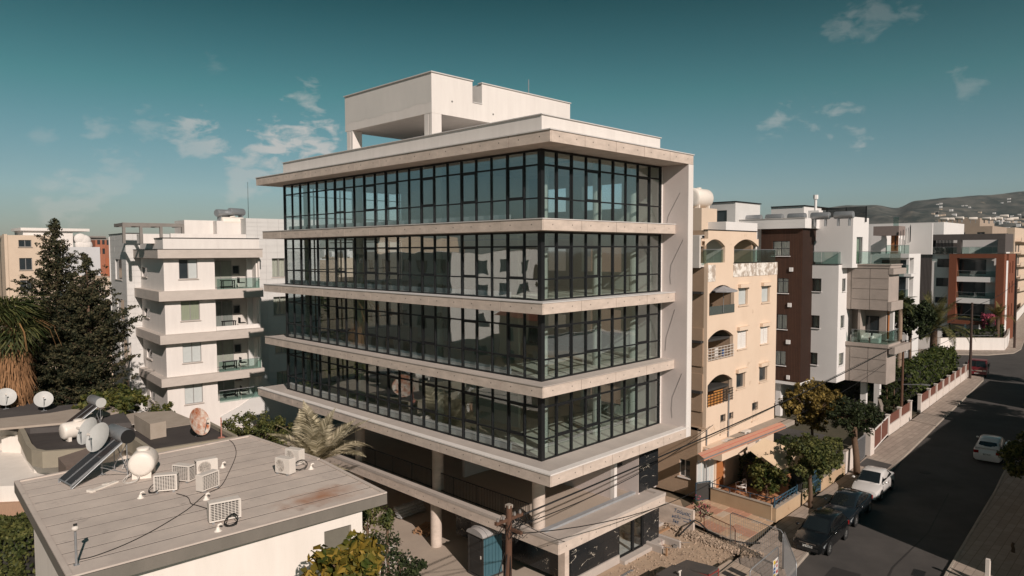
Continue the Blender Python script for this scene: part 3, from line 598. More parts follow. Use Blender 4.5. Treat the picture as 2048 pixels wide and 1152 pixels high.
W('tiled_lean_to', MB().prism(zp([(-40, 1010), (-40, 962), (36, 962), (52, 1005)], 3.2), 0, 3.2), pmat('pantile', (.42, .26, .17), (.30, .20, .14), .9, 6, stretch=(1, 5, 1)), h2)
W('vent_house', MB().prism(zp([(116, 915), (172, 897), (190, 912), (132, 934)], 6.1), 4.2, 6.1), pmat('brown_hatch', (.22, .17, .14), (.17, .13, .11), .9, 3), h2)
# ------------------------------------------------------------------ roof equipment
TANKW = pmat('white_tank_plastic', (.78, .72, .65), (.70, .64, .57), .45, 2, grain=.03)
DISH = pmat('dish_grey', (.50, .50, .48), (.42, .42, .40), .5, 3)
DISHR = pmat('dish_rusty', (.66, .60, .52), (.42, .13, .05), .7, 2.6, contrast=4)
PANELC = pmat('solar_collector_glass', (.035, .032, .034), (.06, .05, .048), .15, .8, spec=.8)
CABLE = pmat('black_cable', (.012, .012, .012), None, .6)
CABLEW = pmat('white_cable', (.55, .52, .48), None, .7)
ACW = pmat('ac_casing', (.66, .61, .55), (.58, .53, .48), .6, 4, grain=.04)
def rotz(a): return Matrix.Rotation(a, 4, 'Z')
def dish(u, v, z, r, az, el, label, m=None, stand=.7, group='satellite dishes on the low roofs'):
    p = onz(u, v, z); t = thing('satellite_dish', label, 'satellite dish', p, 0, group)
    mt = Matrix.Translation((0, 0, stand))@rotz(az)@Matrix.Rotation(math.radians(90)-el, 4, 'Y')
    obj('reflector', MB().lathe([(r*k/6, .22*r*(k/6)**2) for k in range(7)]+[(r*1.02, .225*r), (r*1.0, .19*r)]+[(r*k/6, .22*r*(k/6)**2-.03) for k in (5, 4, 3, 2, 1, 0)], mt, 28), m or DISH, t, smooth=50)
    f = mt@Vector((0, 0, r*.85)); a = mt@Vector((r*.95, 0, .2*r)); b_ = mt@Vector((-r*.35, r*.6, .1*r)); c = mt@Vector((-r*.35, -r*.6, .1*r))
    obj('feed_arm', MB().cyl(a, f, .015, n=6), STEELG, t); obj('receiver', MB().cyl(f, f+(mt.to_3x3()@Vector((0, 0, .1))), .05, n=8), ACW, t)
    bk = mt@Vector((0, 0, -.05)); obj('mast', MB().cyl((bk.x*.6, bk.y*.6, 0), bk, .03, n=8).box(-.15, .15, -.03, .03, 0, .03).box(-.03, .03, -.15, .15, .031, .06), STEELG, t); return t
A45 = math.radians(-125)
dish(182, 935, RZ, .58, math.radians(-165), math.radians(28), 'grey satellite dish left of its twin over the nearer solar collector', stand=1.55, group=None)
dish(203, 950, RZ, .60, math.radians(-160), math.radians(28), 'grey satellite dish right of its twin beside the steel boiler', stand=1.55, group=None)
dish(12, 818, Z3, .58, math.radians(-95), math.radians(30), 'round white satellite dish at the left picture edge', stand=.75, group=None)
dish(88, 822, Z3, .52, math.radians(-100), math.radians(30), 'white satellite dish with small square mark on the far left roof', stand=.72, group=None)
dish(396, 872, Z2, .78, math.radians(-58), math.radians(20), 'rust blotched satellite dish standing alone on the black roof', DISHR, stand=.78, group=None)
def heater(u, v, z, label, az, sc_=1.0, dark=False):
    p = onz(u, v, z); t = thing('solar_water_heater', label, 'solar heater', p, az); L, Wd, H = 2.15*sc_, 1.15*sc_, 1.25*sc_
    # collector slopes up along local +x from the ground to H; boiler across the top
    a = math.atan2(H, L*.85); mt = Matrix.Translation((0, 0, .12))@Matrix.Rotation(-a, 4, 'Y')
    for s in (-1, 1):
        q = MB(); q.mbox(mt@Matrix.Translation((L/2, s*Wd*.26, 0)), L, Wd*.49, .07); pn = obj('collector', q, STEELG, t)
        q = MB(); q.mbox(mt@Matrix.Translation((L/2, s*Wd*.26, .037)), L-.09, Wd*.49-.09, .008); obj('collector_glass', q, PANELC, pn)
    tx, tz = L*math.cos(a)+.12, L*math.sin(a)+.32
    m2 = Matrix.Translation((tx, 0, tz))@Matrix.Rotation(math.radians(90), 4, 'X')
    hw = Wd*.62
    obj('boiler', MB().lathe([(0.0, -hw), (.27, -hw), (.29, -hw+.03), (.29, hw-.03), (.27, hw), (0.0, hw)], m2, 24), STEELG, t, smooth=40)
    for s in (-1, 1): obj('boiler_end', MB().lathe([(.12, s*(hw+.004)), (.285, s*(hw+.004)), (.285, s*(hw+.012)), (.12, s*(hw+.012))], m2, 24), CABLE if dark else DISH, t)
    fr = MB()
    for s in (-.5, .5):
        fr.cyl((0, s*Wd, 0), (L*math.cos(a), s*Wd, L*math.sin(a)+.1), .022, n=5).cyl((tx, s*Wd, 0), (tx, s*Wd, tz-.2), .022, n=5).cyl((tx, s*Wd, .1), (L*.45, s*Wd, .6), .018, n=5).cyl((0, s*Wd, 0), (0, s*Wd, .15), .03, n=5)
    fr.cyl((tx, -.5*Wd, .2), (tx, .5*Wd, tz-.3), .018, n=5).cyl((tx, .5*Wd, .2), (tx, -.5*Wd, tz-.3), .018, n=5)
    obj('stand', fr, STEELG, t); obj('hose', MB().tube([(tx+.1, hw*.6, tz), (tx+.4, hw*.7, tz-.2), (tx+.45, hw*.6, .5), (tx+.2, hw*.5, .05), (tx+.6, hw*.2, .03)], .02, 5), CABLEW, t); return t
ha = math.radians(32)
heater(130, 972, RZ, 'nearer solar water heater with black ended steel boiler on the front roof', math.radians(6), 1.1, True)
heater(122, 866, Z2, 'farther solar water heater above the long white tank', math.radians(4), 1.0)
def tank(u, v, z, r, L, az, label, vert=False):
    p = onz(u, v, z); t = thing('water_tank', label, 'water tank', p, az); m2 = Matrix.Translation((0, 0, r+.1))@Matrix.Rotation(math.radians(90), 4, 'Y')
    obj('shell', MB().lathe([(0, -L/2), (r*.7, -L/2+.01), (r*.93, -L/2+.06), (r, -L/2+.16), (r, L/2-.16), (r*.93, L/2-.06), (r*.7, L/2-.01), (0, L/2)], m2, 28), TANKW, t, smooth=60)
    obj('foot', MB().box(-L*.32-.08, -L*.32+.08, -r*.7, r*.7, 0, .3), TANKW, t); obj('foot', MB().box(L*.32-.08, L*.32+.08, -r*.7, r*.7, 0, .3), TANKW, t)
    obj('lid', MB().lathe([(0, 0), (.24, 0), (.24, .08), (.2, .1), (.1, .11), (0, .12)], Matrix.Translation((0, 0, 2*r+.08)), 18), TANKW, t, smooth=40)
    if vert: obj('hatch', MB().box(-.4, .4, -.2, .2, 2*r+.02, 2*r+.14), TANKW, t)
    return t
tank(158, 877, Z2, .46, 1.75, math.radians(8), 'long white horizontal water tank under the farther solar heater')
tank(288, 951, RZ, .50, 1.15, math.radians(62), 'short round cream water tank beside the coiled pipes on the front roof')
def acunit(u, v, az, label, z=RZ, grill=True, sz=(.82, .34, .62), lift=.06, pos=None):
    p = pos or onz(u, v, z); t = thing('air_conditioner', label, 'air conditioner', p, az, None); a, b, h = sz
    obj('casing', MB().bbox(-a/2, a/2, -b/2, b/2, lift, h+lift, .02), ACW, t)
    c = Matrix.Translation((-.1, -b/2-.002, lift+h*.5))@Matrix.Rotation(math.radians(90), 4, 'X')
    obj('fan_recess', MB().lathe([(0, 0), (h*.40, 0), (h*.40, .004), (0, .004)], c, 22), DARKV, t)
    q = MB()
    for k in range(5): q.lathe([(h*.40*(k+1)/5-.008, .006), (h*.40*(k+1)/5, .016), (h*.40*(k+1)/5+.004, .006)], c, 20)
    for k in range(8): an = k*math.pi/4; q.cyl(c@Vector((.03*math.cos(an), .03*math.sin(an), .012)), c@Vector((h*.4*math.cos(an), h*.4*math.sin(an), .012)), .005, n=4)
    obj('fan_guard', q, ACW, t)
    q = MB(); gx = MB()
    q.box(-a/2+.06, a/2-.03, b/2+.001, b/2+.006, lift+.06, lift+h-.05); q.box(-a/2-.006, -a/2-.001, -b/2+.04, b/2-.03, lift+.06, lift+h-.05)
    for k in range(1, 10): zz = lift+.05+(h-.1)*k/10; gx.box(-a/2+.05, a/2-.03, b/2+.007, b/2+.013, zz-.009, zz+.009); gx.box(-a/2-.014, -a/2-.007, -b/2+.03, b/2-.03, zz-.011, zz+.011)
    for k in range(9): xx = -a/2+.08+(a-.13)*k/8; gx.box(xx-.009, xx+.009, b/2+.0135, b/2+.018, lift+.06, lift+h-.05)
    obj('coil', q, DARKV, t); obj('louvre_grille', gx, ACW, t); obj('feet', MB().box(-a/2+.08, -a/2+.16, -b/2-.03, b/2+.03, 0, lift-.001).box(a/2-.16, a/2-.08, -b/2-.03, b/2+.03, 0, lift-.001), STEELG, t)
    return t
D = math.radians
acunit(333, 982, D(150), 'air conditioner unit with barred side nearest the cream water tank on the front roof')
acunit(368, 962, D(118), 'rearmost slim air conditioner unit of the group of four on the front roof')
acunit(413, 950, D(-8), 'air conditioner unit whose round fan shows, behind another of the group of four')
acunit(416, 979, D(200), 'boxy air conditioner unit standing right in front of the one with the fan')
acunit(449, 1040, D(168), 'lone air conditioner unit with dark coil near the front roof edge', sz=(1.02, .38, .66))
acunit(571, 947, D(-72), 'front one of the paired air conditioner units near the palm', sz=(.78, .36, .62))
acunit(590, 928, D(-72), 'rear one of the paired air conditioner units near the palm', sz=(.78, .36, .62))
def cable(name, px, z, label, r=.014, m=None, lift=.02, wob=0):
    pts = [onz(u, v, z)+Vector((0, 0, lift+(R.uniform(0, wob) if wob else 0))) for u, v in px]
    # smooth with Catmull-Rom
    out = []
    for i in range(len(pts)-1):
        p0, p1, p2, p3 = pts[max(i-1, 0)], pts[i], pts[i+1], pts[min(i+2, len(pts)-1)]
        for k in range(5):
            t = k/5; out.append(.5*((2*p1)+(p2-p0)*t+(2*p0-5*p1+4*p2-p3)*t*t+(3*p1-p0-3*p2+p3)*t*t*t))
    out.append(pts[-1]); return tagit(obj(name, MB().tube(out, r, 5), m or CABLE, smooth=True), label, 'cable')
cable('roof_cable', [(159, 1120), (190, 1113), (250, 1090), (310, 1060), (375, 1020), (410, 990), (440, 975), (458, 945), (472, 910), (468, 890), (458, 880)], RZ, 'long black cable winding across the whole front roof')
cable('roof_cable', [(353, 988), (375, 995), (382, 1008), (395, 1012), (420, 1020)], RZ, 'short dark cable from the boxy unit to the lone air conditioner')
def coil(u, v, z, label, r=.22, n=3, m=None, lift=.15):
    p = onz(u, v, z); pts = []
    for k in range(n*14+1): a = k*2*math.pi/14; rr = r*(1+.18*math.sin(k*.7)); pts.append(p+Vector((rr*math.cos(a)*.9+.03*math.sin(k), rr*math.sin(a), lift+.12*math.sin(a*1.0+1)+.03*math.sin(k*.9))))
    tagit(obj('pipe_coil', MB().tube(pts, .014, 5), m or CABLE, smooth=True), label, 'pipes')
coil(462, 1050, RZ, 'tangle of black pipes hanging beside the lone air conditioner'); coil(308, 985, RZ, 'black pipe loops beside the unit nearest the cream tank', .2, 2)
coil(600, 938, RZ, 'black pipe loops right of the paired air conditioners', .3, 2); coil(262, 962, RZ, 'pale hose coils under the steel boiler', .3, 3, CABLEW, .1)
for (a, b_, l) in ((281, 996, 'white pipe outlet left of the group of four air conditioners'), (412, 999, 'white pipe outlet between group of four and lone unit'), (436, 1062, 'white pipe outlet at the front edge below the lone unit'), (622, 938, 'white pipe outlet right of the paired units'), (445, 935, 'white pipe outlet behind the fan unit')):
    p = onz(a, b_, RZ); t = thing('pipe_outlet', l, 'pipe outlet', p); obj('cone', MB().lathe([(.13, 0), (.07, .06), (.045, .14), (0, .14)], n=12), TANKW, t, smooth=50); obj('elbow', MB().tube([(0, 0, .13), (.02, 0, .2), (.09, 0, .22), (.15, 0, .17)], .035, 8), TANKW, t, smooth=True)
p = onz(153, 1130, RZ); t = thing('roof_lamp', 'small floodlight on a short steel post at the front left of the roof', 'lamp', p)
obj('post', MB().cyl((0, 0, 0), (0, 0, 1.0), .035, n=10).box(-.07, .07, -.07, .07, 0, .02), STEELG, t); obj('lamp_head', MB().ball((0, 0, 1.1), .1, .09, .08), ACW, t, smooth=True); obj('bracket', MB().cyl((-.04, 0, 1.2), (.05, 0, 1.2), .04, n=8), CABLE, t)
p = onz(208, 974, RZ); t = thing('broken_profile', 'broken pale metal profile lying on the front roof below the collector', 'metal profile', p, D(-62)); obj('channel', MB().box(-.1, .1, -.6, .6, 0, .06).box(-.14, .14, -.66, -.5, 0, .09).box(-.16, .0, .05, .25, 0, .08), TANKW, t)
p = onz(443, 880, Z2); tagit(obj('striped_pole', MB().cyl(p, p+Vector((0, 0, 1.25)), .035, n=8).box(p.x-.14, p.x+.14, p.y-.14, p.y+.14, p.z, p.z+.16), pmat('red_pole_paint', (.45, .10, .06), (.40, .25, .2), .7, 5, contrast=5)), 'thin red and white pole on the corner of the black roof', 'pole')
cable('roof_cable', [(215, 850), (240, 858), (262, 851), (284, 846), (304, 849), (296, 853), (280, 848)], Z2, 'blue and white hoses coiled across the black roof', .025, CABLEW)
# ================================================================== GENERIC BLOCKS
class Bld:
    """Rectangular building: corner nearest the camera at (u,v) and depth; -X face to the left, -Y face to the right"""
    def __init__(s, name, label, cat, uc, vt, depth, rz=0, cor=None, group=None):
        p = cor or deep(uc, vt, depth); s.t = thing(name, label, cat, (p.x, p.y, 0), rz, group); s.F = Frame(s.t); s.zt = p.z
    def Y(s, u, y=0): return s.F.y(u, 560, y).x        # along-wall coordinate of picture column u on the -Y face
    def X(s, u, x=0): return s.F.x(u, 560, x).y
    def zy(s, u, v, y=0): return s.F.y(u, v, y).z
    def zx(s, u, v, x=0): return s.F.x(u, v, x).z
    def o(s, name, mb, m, **k): return obj(name, mb, m, s.t, **k)
    def rect(s, face, r, pos=0):                        # picture rectangle -> wall rectangle
        u0, u1, v0, v1 = r; um, vm = (u0+u1)/2, (v0+v1)/2
        if face == 'y': a, b = s.Y(u0, pos), s.Y(u1, pos); return (min(a, b), max(a, b), s.zy(um, v1, pos), s.zy(um, v0, pos))
        a, b = s.X(u0, pos), s.X(u1, pos); return (min(a, b), max(a, b), s.zx(um, v1, pos), s.zx(um, v0, pos))
    def win(s, face, r, pos=0, **k):
        q = s.rect(face, r, pos) if max(r) > 60 else r; window(s.t, face, pos, 1, *q, **k); return q
def shell(b, x1, y1, z0, z1, m, hx=(), hy=(), x0=0, y0=0, th=.25, roof=True, name='wall', dark=True):
    q = MB(); wall(q, 'x', x0, th, y0, y1, z0, z1, hx); wall(q, 'y', y0, th, x0+th, x1, z0, z1, hy)
    q.box(x1-th, x1, y0+th, y1, z0, z1).box(x0+th, x1-th, y1-th, y1, z0, z1)
    b.o(name, q, m)
    if roof: b.o('roof', MB().box(x0+th+.001, x1-th-.001, y0+th+.001, y1-th-.001, z1-.6, z1-.35), COPE)
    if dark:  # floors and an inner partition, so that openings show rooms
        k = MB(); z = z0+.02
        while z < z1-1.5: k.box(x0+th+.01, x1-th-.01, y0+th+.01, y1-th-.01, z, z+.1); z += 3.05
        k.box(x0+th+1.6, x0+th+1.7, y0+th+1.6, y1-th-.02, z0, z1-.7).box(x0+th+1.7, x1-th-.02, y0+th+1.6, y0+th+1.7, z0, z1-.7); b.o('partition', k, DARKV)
def panels(b, face, pos, s0, s1, z0, z1, ns, nz, m, holes=(), th=.03, gap=.012, name='cladding_panel'):
    ds, dz = (s1-s0)/ns, (z1-z0)/nz; cache = None
    for i in range(ns):
        for j in range(nz):
            a, c = s0+i*ds, z0+j*dz
            if any(h[0] < a+ds-.05 and a+.05 < h[1] and h[2] < c+dz-.05 and c+.05 < h[3] for h in holes): 
                # cut strips round the hole, per panel
                q = wall(MB(), face, pos, -th, a+gap/2, a+ds-gap/2, c+gap/2, c+dz-gap/2, [h for h in holes]); 
                if q.v: b.o(name, q, m)
                continue
            if cache is None: cache = b.o(name, vbox(MB(), face, 0, -th, 0, ds-gap, 0, dz-gap), m); o = cache
            else: o = share(cache, b.t)
            jit = R.uniform(-.004, .003)
            o.location = (pos+jit, a+gap/2, c+gap/2) if face == 'x' else (a+gap/2, pos+jit, c+gap/2)
def glassrail(b, pts, z, h=1.0, mat=None, name='glass_railing'):
    for p, q in zip(pts, pts[1:]):
        d = Vector((q[0]-p[0], q[1]-p[1], 0)); L = d.length; d /= L; n = max(1, round(L/1.5))
        r = b.o('handrail', MB().cyl((p[0], p[1], z+h), (q[0], q[1], z+h), .02, n=5), STEELG)
        for i in range(n):
            a = Vector((p[0], p[1], 0))+d*(L*i/n+.02); c = Vector((p[0], p[1], 0))+d*(L*(i+1)/n-.02); nn = Vector((-d.y, d.x, 0))*.008
            b.o('glass_panel', MB().prism([(a-nn)[:2], (c-nn)[:2], (c+nn)[:2], (a+nn)[:2]], z+.02, z+h-.03), mat or RAILGL)
RAILGL = glassmat('balcony_glass', (.72, .82, .80), .75, add=.06)
STONEW = pmat('white_stone_cladding', (.60, .59, .57), (.53, .52, .50), .8, 1.2, grain=.04)
LEDGE = pmat('weathered_ledge', (.55, .49, .44), (.43, .385, .345), .9, 1.1, grain=.08, stretch=(1, 1, 2))
# ------------------------------------------------------------------ white apartment block on the left
def C7(x, y): return (200+x/2.505, 400+y/2.505)
def c7(x0, x1, y0, y1): return (200+x0/2.505, 200+x1/2.505, 400+y0/2.505, 400+y1/2.505)
b = Bld('apartment_block', 'white apartment block left of the glass building with grey ledges round every floor', 'apartment building', 328, 560, 55.5, D(-5)); WB = b
yt = b.X(282); xw = b.Y(520); xb0 = b.Y(429.5)
bands = [(248, 292), (458, 507), (677, 722), (893, 935)]
zb = [(b.zy(316+2*i, C7(0, t)[1]), b.zy(316+2*i, C7(0, bt)[1])) for i, (t, bt) in enumerate(bands)]
ztop = b.zy(328, 400+191/2.505)
wins = [b.rect('y', c7(*r)) for r in ((397, 490, 297, 395), (401, 496, 505, 604), (404, 498, 711, 815), (408, 500, 918, 1022))]
swn = [b.rect('x', c7(*r)) for r in ((212, 237, 338, 384), (218, 243, 542, 586), (224, 250, 743, 788), (232, 256, 950, 994))]
recs = []
for i in range(4): recs.append((xb0, xw-.12, (zb[i+1][0]+.02) if i < 3 else .5+b.zy(430, 400+1040/2.505), zb[i][1]))
shell(b, xw, yt, 0, ztop, WHITE, swn, wins+recs, dark=False)
for i, (t0, b0) in enumerate(zb):
    b.o('ledge', MB().box(-.55, xw+.05, -.6, -.002, b0, t0).box(-.55, -.002, -.002, yt-.02 if i else yt-.02, b0, t0), LEDGE)
b.o('ledge_cap', MB().box(-.58, xw+.08, -.63, -.002, zb[0][0]+.002, zb[0][0]+.04).box(-.58, -.002, -.002, yt, zb[0][0]+.002, zb[0][0]+.04).box(-.06, xw, -.06, .22, ztop+.001, ztop+.05).box(-.06, .22, .221, yt, ztop+.001, ztop+.05), CABLE)
for i, q in enumerate(wins): window(b.t, 'y', 0, 1, *q, n=2, gm=[SHUT, SHUT] if i > 1 else ([DARKGL, SHUT] if i == 0 else [pmat('window_curtained', (.30, .33, .24), (.22, .25, .19), .15, 6, stretch=(3, 3, .2), spec=.8)]*2), sm=LEDGE)
for q in swn: window(b.t, 'x', 0, 1, *q, n=1, sm=LEDGE)
BALW = pmat('balcony_wall', (.58, .55, .51), (.52, .49, .45), .9, 1)
for i, (a, c, z0, z1) in enumerate(recs):
    b.o('balcony_recess', MB().box(a, c, 2.2, 2.3, z0, z1).box(a-.02, a+.1, .26, 2.2, z0, z1).box(c-.0, c+.1, .26, 2.2, z0, z1).box(a+.1, c, .252, 2.2, z0-.25, z0-.02).box(a+.1, c, .252, 2.2, z1-.02, z1-.001), BALW)
    window(b.t, 'y', 2.2, -1, a+.25, a+2.1, z0+.02, z0+2.35, n=2, dep=.02, gm=[pmat('curtained_glass_%d' % (i % 2), [(.34, .36, .31), (.10, .12, .11)][i % 2], [(.20, .22, .19), (.26, .28, .26)][i % 2], .12, 7, stretch=(4, 1, .15), spec=.8)], sill=False, name='balcony_door')
    window(b.t, 'y', 2.2, -1, c-1.5, c-.9, z0+1.15, z0+1.9, n=1, dep=.02)
    glassrail(b, [(a+.05, -.3), (c, -.3)], zb[i+1][0] if i < 3 else z0, .9) if i != 1 else b.o('parapet', MB().box(a, c, -.12, -.004, z0, z0+.35), WHITE)
    b.o('table', MB().box(a+.8, a+1.9, .6, 1.2, z0+.62, z0+.68).box(a+.85, a+.92, .65, .72, z0, z0+.62).box(a+1.8, a+1.87, .65, .72, z0, z0+.62).box(a+.85, a+.92, 1.1, 1.17, z0, z0+.62).box(a+1.8, a+1.87, 1.1, 1.17, z0, z0+.62).box(a+2.2, a+2.7, .6, 1.1, z0+.4, z0+.47).box(a+2.2, a+2.26, .6, 1.1, z0+.47, z0+.9), CABLE)
# stone towers
xl = b.Y(254, yt); yl2 = b.F.x(222, 560, xl).y; zt2 = b.zy(260, 400+168/2.505, yt)
tw = [b.rect('x', c7(*r), xl) for r in ((80, 113, 297, 398), (84, 119, 497, 600), (92, 127, 692, 796), (102, 131, 888, 985))]
q = MB(); wall(q, 'x', xl, .25, yt, yl2, 0, zt2, tw); q.box(xl+.25, 3, yt, yt+.25, 0, zt2).box(xl+.25, 3, yl2-.2, yl2, 0, zt2).box(xl+.25, 3, yt+.25, yl2-.2, zt2-.4, zt2-.3); b.o('tower', q, STONEW)
panels(b, 'x', xl-.002, yt, yl2, 0, zt2, 3, 32, STONEW, tw); panels(b, 'y', yt-.002, xl, -.01, 0, zt2, 2, 32, STONEW)
b.o('tower_cap', MB().box(xl-.08, .0, yt-.08, yt+.2, zt2+.001, zt2+.06).box(xl-.08, xl+.2, yt+.201, yl2+.08, zt2+.001, zt2+.06), CABLE)
for q_ in tw: window(b.t, 'x', xl, 1, *q_, n=1, sm=LEDGE)
b.o('downpipe', MB().cyl((xl-.12, yl2-.5, 0), (xl-.12, yl2-.5, zt2-.2), .06, n=8), STONEW)
yr = 1.2; xr0 = xw+.02; xr1 = b.Y(640, yr); zt3 = b.zy(520, 400+93/2.505, yr)
rw = [b.rect('y', c7(*r), yr) for r in ((863, 930, 292, 386), (866, 935, 484, 576), (870, 938, 672, 768), (874, 940, 858, 950))]
q = MB(); wall(q, 'y', yr, .25, xr0-.7, xr1, 0, zt3, rw); q.box(xr0-.7, xr0-.5, yr+.25, yr+6, ztop-.5, zt3).box(xr0-.5, xr1, yr+5.8, yr+6, 0, zt3).box(xr0-.5, xr1, yr+.25, yr+5.8, zt3-.4, zt3-.3); b.o('tower', q, STONEW)
panels(b, 'y', yr-.002, xr0, xr1, 0, ztop+.0, 6, 28, STONEW, rw); panels(b, 'y', yr-.002, xr0-.7, xr1, ztop+.002, zt3, 7, 5, STONEW)
for q_ in rw: window(b.t, 'y', yr, 1, *q_, n=2, cur=CURT, gm=GLASSC, sm=LEDGE)
def flat(b, pl, y, th, m, name):
    vs = [b.F.y(u, v, y) for u, v in pl]; n = len(vs); q = MB(); q.add([tuple(p) for p in vs]+[(p.x, p.y-th, p.z) for p in vs], [tuple(range(n-1, -1, -1)), tuple(range(n, 2*n))]+[(i, (i+1)%n, n+(i+1)%n, n+i) for i in range(n)]); return b.o(name, q, m)
flat(b, [(523, 752), (516, 775), (503, 793), (480, 810), (440, 832), (440, 850), (640, 850), (640, 800), (560, 790)], .2, .3, STONEW, 'curved_fin')
flat(b, [(261, 684), (272, 690), (284, 712), (292, 750), (296, 800), (296, 850), (272, 850), (268, 780), (262, 730)], yt-.5, .25, STONEW, 'curved_fin')
flat(b, [(260, 690), (262, 700), (256, 730), (246, 750), (236, 760), (236, 752), (250, 728)], yt-.6, .15, LEDGE, 'curved_fin')
# roof rooms and pergola
z0 = ztop-.4
def rb(r, y, dy, m, name, top=None): x0, x1, za, zc = b.rect('y', c7(*r), y); return b.o(name, MB().box(x0, x1, y, y+dy, z0, zc), m)
rb((206, 318, 172, 200), 2.6, 1, WHITE, 'roof_room'); rb((430, 592, 102, 175), 3.5, 3, WHITE, 'roof_room'); rb((592, 748, 106, 175), 2.5, 3, WHITE, 'roof_room'); rb((360, 760, 170, 200), 1.2, .3, WHITE, 'inner_parapet')
PERG = pmat('pergola_concrete', (.24, .22, .20), (.19, .175, .16), .9, 1.5)
x0, x1, za, zc = b.rect('y', c7(122, 430, 116, 133), 2.2); pg = MB().box(x0, x1, 2.2, 2.45, za, zc).box(x0, x1-1, 5.2, 5.45, za, zc)
for f in (0, .28, .62, 1): xx = x0+(x1-x0-.2)*f; pg.box(xx, xx+.2, 2.2, 2.45, z0, za); pg.box(xx, xx+.2, 2.451, 5.199, za+.02, zc-.02)
b.o('pergola', pg, PERG)
def rooftank(p, az, label, kind='steel', s=1.0, group=None):
    t = thing('roof_tank', label, 'water tank', p, az, group); m2 = Matrix.Translation((0, 0, .95*s))@Matrix.Rotation(D(90), 4, 'Y')
    obj('cylinder', MB().lathe([(0, -.8*s), (.3*s, -.8*s), (.33*s, -.72*s), (.33*s, .72*s), (.3*s, .8*s), (0, .8*s)], m2, 18), STEELG if kind == 'steel' else TANKW, t, smooth=40)
    obj('stand', MB().box(-.5*s, -.44*s, -.25, .25, 0, .7*s).box(.44*s, .5*s, -.25, .25, 0, .7*s), STEELG, t); return t
def wp(b, x, y, z): return XF[b.t.name]@Vector((x, y, z))
p = b.F.y(*C7(620, 90), 3.4); rooftank(wp(b, p.x, p.y, z0+1.75), D(20), 'steel boiler on the roof of the white apartment block, left of two')
p = b.F.y(*C7(684, 90), 3.4); rooftank(wp(b, p.x, p.y, z0+1.9), D(20), 'steel boiler on the roof of the white apartment block, right of two')
p = b.F.y(*C7(560, 90), 3.0); t = tank(100, 100, 0, .42, 2.0, 0, 'long white roof tank lying under the boilers of the white apartment block'); t.location = wp(b, b.F.y(*C7(665, 95), 2.9).x, 2.9, z0+1.42); t.rotation_euler = (0, 0, D(-5))
p = wp(b, b.F.y(*C7(744, 100), 2.6).x, 2.6, z0); tagit(obj('antenna_mast', MB().cyl(p, p+Vector((0, 0, 5.5)), .03, .015, 5), CABLE), 'tall thin antenna mast rising from the roof of the white apartment block', 'antenna')
# ------------------------------------------------------------------ background left
b = Bld('apartment_block', 'beige plain walled block behind the dark conifer at the far left', 'apartment building', 14, 470, 78)
BEI = pmat('beige_render', (.62, .50, .39), (.55, .44, .34), .9, .9, grain=.05)
xe = b.Y(115); hw = [b.rect('y', (40, 66, 480, 494)), b.rect('y', (40, 66, 516, 540)), b.rect('y', (40, 66, 560, 584))]
shell(b, xe, 10, 0, b.zt, BEI, (), hw); [window(b.t, 'y', 0, 1, *q, n=2) for q in hw]; b.o('corner_pilaster', MB().box(-.3, -.002, -.1, 1.0, 0, b.zt+.1), BEI)
p = wp(b, -1.2, 1, 0); t = thing('floodlight_mast', 'lamp mast with lit white head beyond the left roofs', 'lamp mast', p); zz = onx(4, 455, p.x).z; obj('mast', MB().cyl((0, 0, 0), (0, 0, b.zt+1.1), .09, n=6), CABLE, t); obj('lamp_head', MB().ball((0, 0, b.zt+1.3), .3, .3, .22), WHITE, t, smooth=True)
b = Bld('apartment_block', 'pale grey block with small two-pane windows behind the conifer', 'apartment building', 116, 494, 84)
xe = b.Y(202); hw = [b.rect('y', r) for r in ((127, 150, 515, 526), (165, 184, 515, 527), (127, 150, 560, 574), (165, 184, 560, 574))]
shell(b, xe, 12, 0, b.zt, pmat('pale_blue_grey_render', (.56, .56, .56), (.50, .50, .51), .9, .7), (), hw); [window(b.t, 'y', 0, 1, *q, n=2, fm=BLACKM, gm=SHUT, sill=False) for q in hw]
x0, x1, za, zc = b.rect('y', (50, 149, 462, 495), 4); b.o('roof_room', MB().box(x0, x1, 4, 9, b.zt-.3, zc), WHITE); b.o('roof_slab', MB().box(x0-.3, x1+1.8, 3.6, 9.4, zc+.001, zc+.35), WHITE)
for k, (u, v) in enumerate(((161, 478), (169, 481), (163, 490), (172, 490))):
    p = b.F.y(u, v, 1.5); t = thing('satellite_dish', ['upper left', 'upper right', 'lower left', 'lower right'][k]+' white ball-like dish of the cluster on the pale grey block roof', 'satellite dish', wp(b, p.x, p.y, b.zt-.3)); h = p.z-b.zt+.3
    obj('reflector', MB().ball((0, 0, h), .75, .35, .7), WHITE, t, smooth=True); obj('mast', MB().cyl((0, 0, 0), (0, 0, h), .05, n=5), STEELG, t)
b = Bld('brick_block', 'orange brick block with flat grey roof far behind the white apartments', 'building', 190, 480, 130)
BRK = brickmat('orange_brickwork', (.42, .17, .10), (.34, .13, .08), (.6, .55, .5), .25, .09)
hw = [b.rect('y', r) for r in ((197, 203, 480, 489), (207, 212, 480, 489), (216, 220, 480, 490), (197, 203, 497, 508), (207, 212, 497, 508))]
shell(b, b.Y(252), 14, 0, b.zt, BRK, (), hw); [window(b.t, 'y', 0, 1, *q, n=1, fm=BLACKM, sill=False) for q in hw]; b.o('roof_room', MB().box(-2, 3, 3, 9, b.zt-.4, b.zt+.5).box(-3.5, 2.5, 2.5, 9.5, b.zt+.501, b.zt+.8), PERG)
b = Bld('apartment_block', 'cream block with railed balcony glimpsed right of the conifer', 'apartment building', 186, 556, 70)
